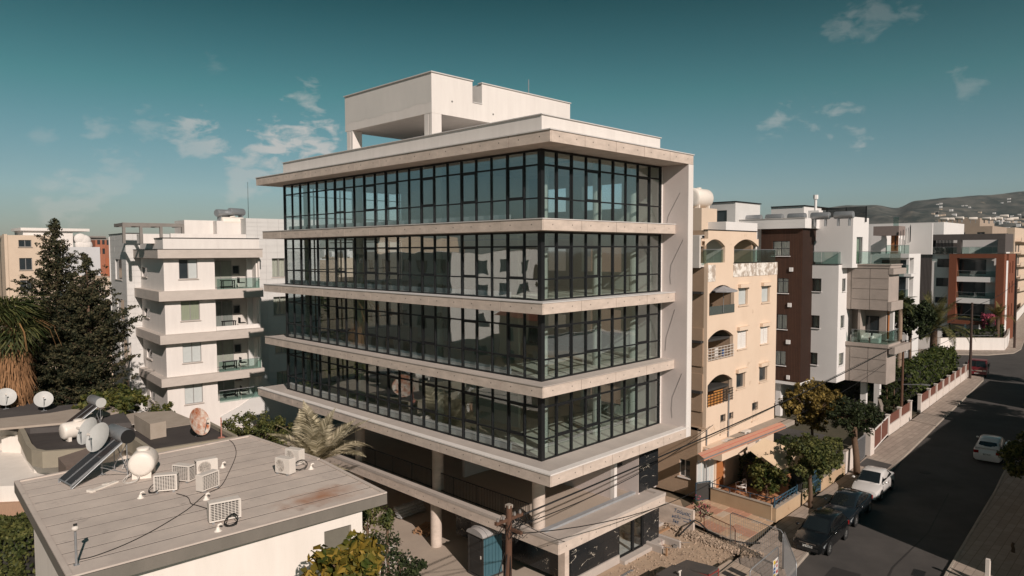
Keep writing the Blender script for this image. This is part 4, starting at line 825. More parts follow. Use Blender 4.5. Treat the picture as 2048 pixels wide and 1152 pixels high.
shell(b, b.Y(240), 9, 0, b.zt, BEI, (), [b.rect('y', (206, 222, 600, 640))]); b.o('balcony', MB().box(b.Y(192), b.Y(240), -1.2, -.002, b.zy(205, 602, -1.2), b.zy(205, 592, -1.2)), WHITE)
r = MB(); zz = b.zy(205, 592, -1.2)
for i in range(16): xx = b.Y(192)+(b.Y(240)-b.Y(192))*i/15; r.box(xx-.02, xx+.02, -1.18, -1.14, zz, zz+1)
r.box(b.Y(192), b.Y(240), -1.19, -1.13, zz+1, zz+1.06); b.o('railing', r, WHITE, kind='stuff'); b.o('orange_shutter', MB().box(b.Y(212), b.Y(224), -.06, -.003, b.zy(210, 550), b.zy(210, 516)), pmat('orange_shutter', (.40, .13, .06), (.32, .10, .05), .7, 3))
# ================================================================== RIGHT: BEIGE APARTMENT BUILDING
b = Bld('apartment_building', 'beige rendered apartment building with arched loggias beside the glass office', 'apartment building', 0, 0, 1, 0, Vector((17.6, 2.55, 16.9))); BB = b
PEACH = pmat('peach_render', (.73, .58, .45), (.64, .50, .38), .92, .7, .35, 45, grain=.10, spots=((.42, .29, .19), 1.1, .63), stretch=(1, 1, .5))
TROUGH = pmat('brown_roughcast', (.40, .29, .20), (.33, .235, .165), .98, 1.6, .8, 26, grain=.22, stretch=(1, 1, .6))
def c3(x0, x1, y0, y1): return (1360+x0/3.6, 1360+x1/3.6, 380+y0/3.6, 380+y1/3.6)
def c4(x0, x1, y0, y1): return (1360+x0/3.2, 1360+x1/3.2, 640+y0/3.2, 640+y1/3.2)
x1 = b.Y(1554); zt = 16.9; zterr = b.zy(1520, 525); xm = b.Y(1512)
arch = [c3(176, 322, 352, 524), c3(386, 500, 352, 528), c3(212, 392, 682, 880), c3(208, 390, 1004, 1152+30), c4(184, 344, 346, 532)]
ar = [b.rect('y', a) for a in arch]
ar[3] = b.rect('y', (1417.5, 1468, 659, 718))
wn = [b.rect('y', r) for r in (c3(424, 490, 704, 828), c3(590, 648, 690, 808), c3(420, 486, 1008, 1140), c3(586, 642, 980, 1104), c4(370, 426, 332, 432), c4(517, 568, 292, 388), c4(270, 304, 600, 716), c4(318, 354, 588, 690), c4(474, 512, 522, 632))]
q = MB(); zlow = b.zy(1440, 846)
wall(q, 'y', 0, .25, .55, xm, zterr, zt, [ar[0], (ar[1][0], ar[1][1]+1.3, ar[1][2], ar[1][3])]); wall(q, 'y', 0, .25, .55, x1, zlow, zterr, ar[2:]+wn)
b.o('front_wall', q, PEACH)
sx = [b.rect('x', r, 0) for r in ((1387.6, 1391, 574, 626), (1387.6, 1392, 664, 724), (1387.6, 1391, 760, 812))]
q = MB(); wall(q, 'x', 0, .25, .28, 9, 0, zlow, [b.rect('x', (1362, 1384, 920, 955))]); wall(q, 'x', .55, .25, .25, 9, zlow, zt, [(3.2, 4.2, z, z+1.3) for z in (4, 7, 10, 13)])
q.box(.0, .549, .0, 9, zlow-.12, zlow); q.box(.25, x1, 8.75, 9, 0, zt).box(x1-.25, x1, .25, 8.75, 0, zterr).box(xm-.25, xm, .25, 8.75, zterr, zt)
b.o('side_wall', q, TROUGH)
window(b.t, 'x', 0, 1, *b.rect('x', (1362, 1384, 920, 955)), n=2, fm=WHITE, sm=WHITE); 
b.o('roof', MB().box(.26, xm-.26, .26, 8.7, zt-.5, zt-.3).box(xm, x1-.26, .26, 8.7, zterr-.4, zterr-.2), COPE)
fl = MB()
for z in (3.4, 6.6, 9.8, 12.9): fl.box(.26, x1-.26, .26, 8.7, z, z+.15)
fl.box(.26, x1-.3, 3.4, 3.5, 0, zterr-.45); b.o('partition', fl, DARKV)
for i, a in enumerate(ar):   # arched head pieces + loggia room
    s0, s1, z0_, z1_ = a if i != 1 else (a[0], a[1]+1.3, a[2], a[3]); n = 10; q = MB(); rise = (.5 if i else .45)
    for k in range(n):
        f0, f1 = k/n, (k+1)/n; xa, xb = s0+(s1-s0)*f0, s0+(s1-s0)*f1; h0, h1_ = rise*(2*f0-1)**2, rise*(2*f1-1)**2
        q.add([(xa, y, z1_+.004) for y in (.003, .247)]+[(xb, y, z1_+.004) for y in (.003, .247)]+[(xa, y, z1_-h0-.02) for y in (.003, .247)]+[(xb, y, z1_-h1_-.02) for y in (.003, .247)], [(0, 4, 6, 2), (1, 3, 7, 5), (4, 5, 7, 6)])
    b.o('arch', q, PEACH)
    b.o('loggia', MB().box(s0-.1, s1+.1, 1.9, 2.0, z0_-.3, z1_+.2).box(s0-.2, s0-.02, .26, 1.9, z0_-.3, z1_+.2).box(s1+.02, s1+.2, .26, 1.9, z0_-.3, z1_+.2).box(s0-.02, s1+.02, .26, 1.9, z0_-.25, z0_-.01).box(s0-.02, s1+.02, .26, 1.9, z1_+.05, z1_+.2), TROUGH if i not in (0, 1) else BALW)
    window(b.t, 'y', 1.9, -1, s0+.1, s0+(s1-s0)*.55, z0_, z0_+2.0, n=2, dep=.02, sill=False, fm=WHITE if i < 2 else BLACKM, name='balcony_door')
glassrail(b, [(ar[0][0], .12), (ar[0][1], .12)], zterr+.9-.88, .9); glassrail(b, [(ar[1][0], .12), (xm, .12)], zterr, .9); glassrail(b, [(xm+.02, .12), (x1-.05, .12), (x1-.05, 4)], zterr, .9)
FLAKE = pmat('flaking_white_paint', (.78, .74, .68), (.40, .33, .27), .9, 2.2, contrast=7, detail=4)
zz = b.zy(1450, 552)
b.o('white_parapet', MB().box(.57, b.Y(1430), -.03, -.002, zz-.3, zterr-.05), FLAKE); b.o('white_parapet', MB().box(b.Y(1466), xm-.02, -.03, -.002, zz-.1, zterr-.02).box(xm+.02, x1, -.03, -.002, zz-.1, zterr), FLAKE)
b.o('parapet_cap', MB().box(.5, xm+.02, -.05, .3, zt+.001, zt+.05).box(b.Y(1466), x1+.05, -.06, .06, zterr+.001, zterr+.04), CABLE)
for i, q in enumerate(wn):
    sh = i in (2, 3)
    window(b.t, 'y', 0, 1, *q, n=2 if sh else 1, fm=WHITE if sh else KERBM, gm=pmat('white_louvred_shutter', (.74, .72, .68), (.66, .64, .60), .6, 9, stretch=(.3, .3, 9)) if sh else (DARKGL if i > 3 else SHUT), bars=0 if not sh else 9, sm=PEACH, dep=.06 if sh else .14)
    if i < 6: b.o('shutter_box', MB().box(q[0]-.12, q[1]+.12, -.22, -.002, q[3]+.02, q[3]+.26), PEACH)
    if i > 5: 
        g_ = MB(); 
        for k in range(4): xx = q[0]+(q[1]-q[0])*(k+.5)/4; g_.box(xx-.012, xx+.012, .02, .045, q[2], q[3])
        for k in range(5): zz_ = q[2]+(q[3]-q[2])*(k+.5)/5; g_.box(q[0], q[1], .046, .06, zz_-.01, zz_+.01)
        b.o('window_grille', g_, CABLE)
for a, m in ((ar[3], ACW), (ar[4], CABLE)):
    g_ = MB(); s0, s1, z0_, _ = a; zz_ = z0_+.0
    for k in range(9): xx = s0+(s1-s0)*k/8; g_.box(xx-.012, xx+.012, -.03, -.006, zz_, zz_+.85)
    for k in range(5): g_.box(s0-.05, s1+.05, -.06, -.031, zz_+.1+k*.18, zz_+.13+k*.18)
    b.o('balcony_railing', g_, m)
s0, s1, z0_, z1_ = ar[4]; w_ = thing('bamboo_screen', 'orange bamboo screen tied to the lowest arched balcony of the beige building', 'screen', wp(b, s0, .05, z0_))
sl = MB()
for k in range(14): xx = .02+k*(s1-s0)*.62/14; sl.box(xx, xx+(s1-s0)*.62/14-.012, -.01, .012, 0, .75+.15*(k > 5))
obj('slats', sl, pmat('orange_reed', (.55, .28, .06), (.38, .13, .05), .8, 2), w_, kind='stuff')
s0, s1, z0_, z1_ = ar[2]; um = thing('parasol', 'grey parasol opened in the upper arched loggia of the beige building', 'parasol', wp(b, (s0+s1)/2, -.1, z0_))
q = MB(); rr = 1.05; n = 8
for k in range(n): a0, a1 = k*2*math.pi/n, (k+1)*2*math.pi/n; q.add([(0, 0, 1.72), (rr*math.cos(a0), rr*.8*math.sin(a0), 1.42), (rr*math.cos(a1), rr*.8*math.sin(a1), 1.42), (rr*math.cos(a1), rr*.8*math.sin(a1), 1.34), (rr*math.cos(a0), rr*.8*math.sin(a0), 1.34)], [(0, 1, 2), (1, 4, 3, 2)])
obj('canopy', q, pmat('grey_canvas', (.30, .30, .31), (.24, .24, .25), .9, 3), um); obj('pole', MB().cyl((0, 0, 0), (0, 0, 1.7), .02, n=6), STEELG, um)
b.o('green_screen', MB().box(s0, s1, -.03, -.01, z0_-.1, z0_+.45), pmat('dark_netting', (.05, .065, .06), (.09, .10, .09), .9, 6))
# ground floor: recess, door, awning, AC units, terrace
zq = zlow
b.o('ground_floor_wall', wall(MB(), 'y', .02, .25, .0, 10.5, 0, zq-.001, [(b.Y(1402), b.Y(1436), .1, 2.35), (b.Y(1438), b.Y(1455), .1, 2.6)]), PEACH)
window(b.t, 'y', .02, 1, b.Y(1402), b.Y(1436), .1, 2.35, n=4, fm=WHITE, gm=SHUT, sill=False, name='sliding_door')
DOOR = pmat('orange_wood_door', (.42, .17, .06), (.30, .11, .04), .6, 2, stretch=(8, 8, .6))
dd = b.o('wooden_door', MB().box(b.Y(1438), b.Y(1455), .1, .16, .1, 2.6), DOOR); obj('door_panel', MB().box(b.Y(1440), b.Y(1453), .075, .099, .3, 1.1).box(b.Y(1440), b.Y(1453), .075, .099, 1.3, 2.3), DOOR, dd)
b.o('canopy_slab', MB().box(.2, 3.6, -1.3, .015, 2.65, 3.3), TROUGH).data.materials[0] = PEACH
b.o('canopy_slab', MB().box(3.7, 11, -1.3, .015, 3.0, 3.3), KERBM); b.o('canopy_pillar', MB().box(5.4, 5.65, -1.25, -1.0, 0, 2.99), WHITE)
b.o('drain_pipe', MB().cyl((.55, -.06, .2), (.55, -.06, zq-.1), .04, n=6), STEELG); b.o('drain_pipe', MB().cyl((b.Y(1459), -.06, 3.3), (b.Y(1459), -.06, 6.2), .05, n=6), STEELG)
AWN = pmat('orange_awning_cloth', (.50, .26, .18), (.44, .22, .15), .8, 2)
aw = thing('awning', 'long faded orange awning with red stripe along the beige building', 'awning', wp(b, 6.5, -1.2, 3.3))
pa, pb = onz(1408, 917, 3.35), onz(1572, 852, 3.35); pc, pd_ = ony(1430, 885, 1.6), ony(1560, 836, 1.6)
i_ = XF[aw.name].inverted(); n = 24; q = MB(); Wd_ = pb-pa
up_ = Vector((0.0, .42, .22))
for k in range(n):
    A = pa+Wd_*k/n; B = pa+Wd_*(k+1)/n; sg = .02*math.sin(k*1.9); ss = Vector((0, 0, sg))
    q.cur = 1 if False else 0; q.add([i_@(A+ss), i_@(B+Vector((0, 0, .02*math.sin((k+1)*1.9)))), i_@(B+up_*.45), i_@(A+up_*.45)], [(0, 1, 2, 3)])
    q.cur = 1; q.add([i_@(A+up_*.45), i_@(B+up_*.45), i_@(B+up_*.52), i_@(A+up_*.52)], [(0, 1, 2, 3)]); q.cur = 0
    q.add([i_@(A+up_*.52), i_@(B+up_*.52), i_@(B+up_), i_@(A+up_)], [(0, 1, 2, 3)]); q.add([i_@(A+Vector((0, 0, -.16))), i_@(B+Vector((0, 0, -.16))), i_@B, i_@A], [(0, 1, 2, 3)])
obj('cloth', q, [AWN, pmat('red_stripe_cloth', (.45, .09, .07), None, .8)], aw, smooth=True); obj('front_bar', MB().cyl(i_@(pa-Vector((0, 0, .03))), i_@(pb-Vector((0, 0, .03))), .04, n=8), STEELG, aw)
for k in (0, .33, .66, 1): obj('arm', MB().cyl(i_@(pa+Wd_*k), i_@(pa+Wd_*k+up_*1.0-Vector((0, 0, .5))), .025, n=6), STEELG, aw)
for (u, v, l) in ((1424, 907, 'lowest left air conditioner above the orange awning'), (1456, 890, 'air conditioner with dark fan over the awning middle'), (1494, 871, 'upper right air conditioner on the awning ledge of the beige building')):
    p = ony(u, v, 2.1); acunit(0, 0, 0, l, pos=Vector((p.x, 2.2, p.z-.35)), sz=(.85, .34, .62))
# ================================================================== RIGHT: DARK BRICK AND WHITE APARTMENTS
b = Bld('apartment_building', 'modern apartment building mixing dark brown cladding, white render and concrete panels', 'apartment building', 0, 0, 1, 0, Vector((41.9, 6.3, 17.6)))
KB = b
BROWN = brickmat('dark_brown_cladding', (.085, .040, .025), (.058, .030, .020), (.4, .4, .4), .6, .15, .012)
WHK = pmat('white_wall_smooth', (.72, .70, .68), (.66, .64, .62), .85, .5, grain=.02)
CP = pmat('board_concrete_panel', (.40, .34, .30), (.30, .26, .23), .9, 1.1, grain=.12)
def c5(x0, x1, y0, y1): return (1600+x0/3.39, 1600+x1/3.39, 360+y0/3.39, 360+y1/3.39)
def cq(x0, x1, y0, y1): return (1700+x0/4.43, 1700+x1/4.43, 440+y0/4.43, 440+y1/4.43)
yL = b.X(1521); zb_ = 3.5
bw_ = [b.rect('x', r) for r in (c3(662, 786, 368, 474), c3(700, 780, 636, 742), c3(700, 775, 896, 1002), c4(616, 684, 198, 290))]
fw_ = [b.rect('y', (1626, 1636, 482, 524))]
xb = 4.3; shell(b, xb, yL, zb_, 17.6, BROWN, bw_, fw_)
b.o('soffit_slab', MB().box(.02, 14, .02, 12, zb_-.3, zb_-.01), WHK)
for q in bw_: window(b.t, 'x', 0, 1, *q, n=2, fm=BLACKM, cur=CURT, gm=GLASSC, sm=WHK)
window(b.t, 'y', 0, 1, *fw_[0], n=1, fm=BLACKM, sill=False)
for r in ((1579, 1586, 535, 543), (1577, 1584, 606, 614), (1575, 1583, 680, 688), (1577, 1583, 751, 759)):
    y0, y1, z0, z1 = b.rect('x', r); b.o('wall_lamp', MB().box(-.12, -.003, y0, y1, z0, z1), WHK)
ztp = onx(1603, 436, 41.6).z
b.o('top_parapet', MB().box(-.3, .0, -.3, b.X(1450), 17.602, ztp).box(.001, 10, -.3, -.0, 17.602, ztp).box(.001, .3, 0, b.X(1450), 17.602, ztp), WHK)
b.o('rear_wing', MB().box(.3, 9, yL+.01, 16, 0, 17.9), WHK); b.o('rear_wing', MB().box(.35, 2, yL-.02, yL+3, 3.5, 17.3), pmat('grey_side_wall', (.20, .20, .20), (.16, .16, .16), .9, 1))
b.o('roof', MB().box(.31, 12, .01, 14, 17.3, 17.59), COPE)
b.o('parapet_cap', MB().box(-.36, .02, -.36, b.X(1450), ztp+.001, ztp+.05), COPE)
# upper white volume and lower projecting white volume
uy0, uy1 = -2.3, -.0; ux = 3.0
u0 = b.F.x(1705, 500, ux).y; 
hh = [b.F.y(1708, 560, u0).x+.1, b.F.y(1724, 560, u0).x]
zt_ = 18.6
shellq = MB(); wall(shellq, 'x', ux, .25, u0, .6, 14.0, zt_); dr_ = (hh[0]+.35, hh[1], 14.35, 16.8); xr_ = b.F.y(1735, 560, u0).x
wall(shellq, 'y', u0, .25, ux+.25, xr_, 14.0, zt_, [dr_]); shellq.box(xr_-.25, xr_, u0+.25, 6, 3.5, zt_).box(ux+.25, xr_-.25, 5.7, 6, 14, zt_).box(ux+.25, xr_-.25, u0+.25, 5.7, zt_-.5, zt_-.3); b.o('upper_wall', shellq, WHK)
window(b.t, 'y', u0, 1, *dr_, n=1, fm=BLACKM, sill=False, cur=CURTG, gm=GLASSC, name='terrace_door')
lx = 2.3; l0 = b.F.x(1677, 560, lx).y; xl1 = b.F.y(1703, 560, l0).x; ztl = 14.3
wa = [b.rect('x', r, lx) for r in (c5(55, 145, 667, 755), c5(48, 138, 917, 1003), (1613, 1638, 705, 729))]; wb_ = [b.rect('y', r, l0) for r in (c5(287, 312, 668, 755), c5(281, 308, 917, 1000), (1681, 1691, 705, 729))]
q = MB(); wall(q, 'x', lx, .25, l0, 3, zb_, ztl, wa); wall(q, 'y', l0, .25, lx+.25, xl1+.5, zb_, ztl, wb_); q.box(lx+.25, xl1+.5, l0+.25, 3, ztl-.4, ztl-.2).box(xl1+.2, xl1+.5, l0+.25, 3, zb_, ztl-.41); b.o('projecting_wall', q, WHK)
k = MB(); 
for z in (3.6, 6.9, 10.4): k.box(lx+.3, xl1, l0+.3, 3, z, z+.1)
k.box(lx+1.7, lx+1.8, l0+1.7, 3, 3.7, 13.8); b.o('partition', k, DARKV)
for q in wa: window(b.t, 'x', lx, 1, *q, n=2, fm=BLACKM, gm=GLASSC, cur=CURT, sm=WHK)
for q in wb_: window(b.t, 'y', l0, 1, *q, n=1, fm=BLACKM, gm=GLASSC, cur=CURT, sm=WHK)
b.o('terrace_coping', MB().box(lx-.06, lx+.4, l0-.06, 3, ztl+.001, ztl+.05).box(lx+.4, xl1+.5, l0-.06, l0+.3, ztl+.001, ztl+.05), CABLE)
glassrail(b, [(lx+.1, 2.2), (lx+.1, l0+.1), (xl1+.4, l0+.1)], ztl, 1.15)
# concrete volume
cx0 = 4.4; c0 = b.F.x(1777, 600, cx0).y; c1 = l0+.02; x3 = b.F.y(1800, 560, c0).x; zc1 = 13.9
zc0 = b.F.x(1740, 620, cx0).z; wq = b.F.x(1740, 536, cx0).z
b.o('concrete_box', MB().box(cx0+.04, x3-.3, c0+.02, 6, zc0, wq), CP)
panels(b, 'x', cx0+.035, c0, b.F.x(1703, 560, cx0).y, zc0, wq, 2, 4, CP, th=.03, gap=.05, name='concrete_panel'); 
b.o('ledge', MB().box(cx0-.02, x3+.6, c0-.35, c0+.018, wq-.55, wq-.02).box(cx0-.02, x3+.2, c0-.25, c0+.018, zc0, zc0+.8), CP)
b.o('roof_deck', MB().box(cx0-.05, x3, c0-.1, 5, wq+.001, wq+.25).box(cx0-.12, x3+.1, c0-.18, 5, wq+.251, wq+.35), CP); glassrail(b, [(cx0+.0, b.F.x(1705, 560, cx0).y), (cx0, c0), (x3, c0)], wq+.35, 1.15)
# open balcony level
zlo1 = b.F.x(1740, 683, cx0).z; zdk = zlo1
b.o('balcony_back', MB().box(cx0+1.6, cx0+1.8, c0+.6, 5, zdk, zc0).box(cx0+.2, 10, c0+2.4, c0+2.6, zdk, zc0), CP); b.o('balcony_column', MB().box(cx0+2.2, cx0+2.6, c0+.2, c0+.5, zdk, zc0), WHK)
window(b.t, 'x', cx0+1.6, -1, c0+1.2, c0+2.3, zdk, zdk+2.2, n=1, fm=BLACKM, sill=False, dep=.0, name='balcony_door'); b.o('wood_panel', MB().box(cx0+2.8, cx0+4, c0+.8, c0+.9, zdk, zc0), DOOR)
b.o('lower_box', MB().box(cx0+.04, x3-.5, c0+.05, 6, zb_, zdk-.5), CP); panels(b, 'x', cx0+.035, c0+.05, b.F.x(1703, 560, cx0).y, zb_, zdk-.5, 2, 3, CP, th=.03, gap=.05, name='concrete_panel')
b.o('balcony_slab', MB().box(cx0-.08, x3+.2, c0-.12, 5, zdk-.5, zdk-.18), CP); b.o('balcony_slab', MB().box(cx0+.04, x3+1.6, c0-.6, c0-.12, zdk-1.0, zdk-.35), CP); glassrail(b, [(cx0, b.F.x(1705, 560, cx0).y), (cx0, c0), (x3, c0)], zdk-.18, 1.2)
for k in range(3): t = thing('terrace_armchair', ['left', 'middle', 'right'][k]+' cream armchair of three on the glass-railed concrete balcony', 'armchair', (41.9+cx0+.6, 6.3+c0+.9+k*.9, zdk-.17)); obj('seat', MB().bbox(0, .7, 0, .7, 0, .4), WHITE, t); obj('backrest', MB().bbox(.55, .7, 0, .7, .401, .8), WHITE, t); obj('armrest', MB().bbox(0, .54, .58, .7, .401, .6), WHITE, t)
[b.o('pilotis', MB().box(*r), WHK) for r in ((.5, 1, 2, 2.5, 0, 3.2), (3, 3.6, .3, .9, 0, 3.2), (5.2, 5.6, -4, -3.5, 0, 3.5), (9, 9.5, -4, -3.5, 0, 3.5), (5, 12, 5, 5.3, 0, 3.2))]
b.o('chimney', MB().box(4.6, 5.6, .4, 1.4, 18, 19.4).cyl((5.1, .9, 19.4), (5.1, .9, 20.8), .13, n=8).cyl((5.1, .9, 20.5), (5.1, .9, 20.9), .24, n=8), WHK)
sc0 = onx(1654, 440, 50); sl = MB(); x0s, y0s, y1s = 47.9, onx(1733, 440, 47.9).y, onx(1652, 440, 47.9).y
scr = thing('louvre_screen', 'black louvred screen on the roof of the modern apartment building', 'screen', (x0s, (y0s+y1s)/2, 18.2))
h_ = onx(1700, 414, x0s).z-18.2
for k in range(14): obj('slat', MB().box(-.02, .02, (y0s-y1s)/2, (y1s-y0s)/2, k*h_/14, k*h_/14+h_/14*.7), BLACKM, scr)
obj('screen_frame', MB().box(.03, .09, (y0s-y1s)/2, (y0s-y1s)/2+.1, 0, h_).box(.03, .09, (y1s-y0s)/2-.1, (y1s-y0s)/2, 0, h_).box(.03, .09, -.05, .05, 0, h_), BLACKM, scr)
for k, (u, v) in enumerate(((1507, 432), (1549, 432), (1594, 430), (1641, 431), (1688, 431))):
    p = onx(u, v, 43.2); rooftank(Vector((43.2, p.y, ztp-.75)), D(90), ['leftmost', 'second from left', 'middle', 'second from right', 'rightmost'][k]+' steel boiler of the row along the modern building roof edge')
# stair block behind beige building with dark opening, plus white long wall
b = Bld('stair_block', 'pale roof stair block with square dark opening behind the beige building', 'roof block', 1471, 404, 66)
wq_ = [b.rect('x', (1430, 1452, 421, 446))]
shell(b, b.Y(1518), b.X(1411), 0, b.zt, STONEW, wq_); window(b.t, 'x', 0, 1, *wq_[0], n=1, fm=BLACKM, sill=False); b.o('roof_cap', MB().box(-.1, b.Y(1518)+.1, -.1, b.X(1411), b.zt+.001, b.zt+.1), CABLE)
b = Bld('white_block', 'low white roof block left of the stair block', 'building', 1452, 443, 60); shell(b, 6, b.X(1375), 0, b.zt, WHK)
b = Bld('white_block', 'pale long roof room behind the row of steel boilers', 'building', 1608, 412, 90)
shell(b, b.Y(1640), b.X(1540), 0, b.zt, WHK); b.o('roof_cap', MB().box(-.15, 12, -.15, b.X(1540), b.zt+.001, b.zt+.12), CABLE)
for k, (u, v, x_) in enumerate(((1397, 401, 34), (1410, 404, 36))):
    pass
tp = deep(1398, 420, 62); t = tank(0, 0, 0, .85, 2.6, 0, 'big white roof tank on a beige plinth right of the glass office'); t.location = deep(1397, 411, 62)+Vector((0, 0, -.3)); tagit(obj('tank_plinth', MB().box(tp.x-1.3, tp.x+1.4, tp.y-1, tp.y+1.2, 8, t.location.z), BEI), 'beige block under the big white roof tank', 'plinth')
# ================================================================== FARTHER BUILDINGS
b = Bld('apartment_building', 'distant apartment building with rust-orange frame around three balconies', 'apartment building', 0, 0, 1, 0, Vector((100, .8, 14.9)))
ORG = pmat('rust_orange_cladding', (.20, .07, .038), (.16, .055, .03), .8, 2); DKG = pmat('dark_grey_frame', (.11, .095, .09), (.09, .08, .075), .85, 2)
yF = b.X(1897); b.o('orange_frame', MB().box(0, 1.6, 0, 1.0, 4.4, 14.9).box(0, 1.6, yF-1, yF, 4.4, 14.9).box(0, 1.6, 1.0, yF-1, 14.3, 14.9).box(0, 1.6, 1.0, yF-1, 4.4, 4.9), ORG)
b.o('orange_wall', wall(MB(), 'y', .02, .25, 3.2, 8.5, 2, 14.9, [(4.2, 4.8, z, z+1.6) for z in (5.6, 9, 12)]+[(6.2, 7, z, z+1.8) for z in (5.6, 9, 12)]), ORG); b.o('white_strip', MB().box(1.62, 3.19, .05, .4, 2, 13.9), WHK)
fw2 = [(a, a+4.4, z, z+2.2) for z in (5.2, 8.6, 11.9) for a in (2.6,)]
q = MB(); wall(q, 'x', 2.2, .2, 0.3, yF, 0, 14.3, fw2); b.o('recessed_wall', q, WHK); [window(b.t, 'x', 2.2, 1, *r, n=3, fm=BLACKM, sill=False, dep=.02) for r in fw2]
for z in (8.3, 11.5): b.o('balcony_slab', MB().box(.25, 2.19, 1.01, yF-1.01, z-.75, z), WHK); glassrail(b, [(.3, 1.01), (.3, yF-1.01)], z, .9)
glassrail(b, [(.3, 1.01), (.3, yF-1.01)], 4.91, .9); glassrail(b, [(.1, 0.1), (.1, yF+6)], 14.95, 1.0)
yE = b.X(1836); ww = [b.rect('x', r, .8) for r in (c5(926, 1008, 535, 592), c5(922, 1004, 664, 722), c5(918, 1000, 795, 835))]
q = MB(); wall(q, 'x', .8, .25, yF+.01, yE, 0, 14.9, ww); q.box(1.06, 9, 15, 15.2, 0, 14.9); b.o('wall', q, WHK); [window(b.t, 'x', .8, 1, *r, n=2, fm=BLACKM, sill=False) for r in ww]
k = MB().box(3.5, 3.6, .4, 14, 0, 14.2).box(9.5, 9.7, 0, 15, 0, 14.9); b.o('partition', k, DARKV); b.o('roof', MB().box(2.5, 9, .3, yE, 14.31, 14.6), COPE)
y0_, y1_ = b.X(2008), b.X(1800); zf = b.zx(1950, 468); zf0 = b.zx(1950, 480)
b.o('top_frame', MB().box(.0, .9, y0_, y1_, zf0, zf).box(0, .9, y0_, y0_+.9, 14.95, zf0-.01).box(0, .9, b.X(1920), b.X(1912), 14.95, zf0-.01).box(.9, 6, y0_, y0_+.3, zf0-1.8, zf).box(3, 3.4, b.X(1905), b.X(1860), 14.95, zf0-.4), DKG)
q = MB()
for k in range(13): yy = b.X(1868)+(b.X(1902)-b.X(1868))*k/12; q.box(.3, .45, yy-.06, yy+.06, 14.95, zf0)
b.o('vertical_louvres', q, BLACKM)
q = MB(); ya, yb = b.X(1818), b.X(1861)
sl_ = None
for k in range(16): yy = ya+(yb-ya)*(k+.5)/16; q.box(.5, .75, yy-.07, yy+.07, 3, 17.2)
b.o('vertical_louvres', q, DKG); b.o('stair_wall', MB().box(.9, 1.2, yb-.3, ya+.3, 0, 17.4), DARKV)
b.o('penthouse_wall', MB().box(4, 10, 1, 13, 14.95, 17.2), WHK)
NT = b.t; NT.scale = (1.148,)*3; NT.location = (118.1, 3.8, -2.3)   # stands 118 m down the street, enlarged about the camera, base sunk below ground
for k, (u, v) in enumerate(((1930, 650), (1958, 660))):
    p = onx(u, 662, 112); t = thing('closed_parasol', ['left', 'right'][k]+' closed white parasol on the terrace below the rust-orange balconies', 'parasol', (112, p.y, 0)); obj('pole', MB().cyl((0, 0, 0), (0, 0, 3.2), .06, n=6), STEELG, t); obj('folded_canopy', MB().lathe([(.05, 1.4), (.28, 1.7), (.22, 2.6), (.04, 3.4)], n=8), WHITE, t)
# neighbour with stepped balconies between
b = Bld('apartment_building', 'white building with stacked balconies and spiral stair between modern block and rust-orange one', 'apartment building', 0, 0, 1, 0, Vector((66, 6.5, 14.5)))
ya, yb = b.X(1815), b.X(1730); xe_ = b.F.y(1840, 560, ya+.2).x
zz = [b.zx(1780, 440+v/4.43) for v in (300, 335, 475, 500, 690, 710)]
b.o('wall', MB().box(3, xe_, ya+.2, yb, 0, zz[0]).box(5.5, 14, ya+4, yb, zz[0], zz[0]+3), WHK)
[b.o('balcony_slab', MB().box(*r), WHK) for r in ((.3, 2.99, ya, yb-1.5, zz[1], zz[0]), (0.6, 2.99, ya-.2, yb-1, zz[3], zz[2]), (.6, 2.99, ya-.2, yb-1, zz[5], zz[4]))]
b.o('frame_post', MB().box(.7, 1.0, ya+.1, ya+.35, zz[5]-6, zz[1]-.01).box(.7, 1.0, ya+2.3, ya+2.6, zz[4], zz[3]-.01).box(.7, 1, yb-1.6, yb-1.3, 0, zz[3]-.01), WHK)
for z in (zz[0], zz[2], zz[4]): glassrail(b, [(.4, ya), (.4, yb-2)], z, 1.0)
for z in (zz[1]-2.5, zz[3]-2.5, zz[5]-2.5): window(b.t, 'x', 3, -1, ya+.8, ya+3.6, z, z+2.2, n=3, fm=BLACKM, sill=False, dep=.01)
b.o('wood_panel', MB().box(5.3, 5.49, b.X(1794, 5.3), b.X(1780, 5.3), zz[0], zz[0]+2.6), DOOR); zq = b.zx(1765, 468, 3.5); b.o('canopy', MB().box(2.5, 5, b.X(1795, 2.5), yb, zq-.2, zq+.9), pmat('mauve_fascia', (.25, .20, .18), (.21, .17, .155), .9, 2)); glassrail(b, [(3, b.X(1795, 3)), (3, yb-2)], zq+.9, 1.1)
sp = MB(); cyy = b.X(1803, 3.2)
for k in range(16): a = k*math.pi/9; sp.cyl((3.2+.8*math.cos(a), cyy+.8*math.sin(a), zz[0]+.1*k), (3.2+.8*math.cos(a), cyy+.8*math.sin(a), zz[0]+1.6+.12*k), .03, n=4)
b.o('spiral_stair', sp, BLACKM, kind='stuff')
b.o('roof_white_wall', MB().box(12, 12.3, b.X(1862, 12), b.X(1740, 12), 15, b.zx(1800, 448, 12)), WHK)
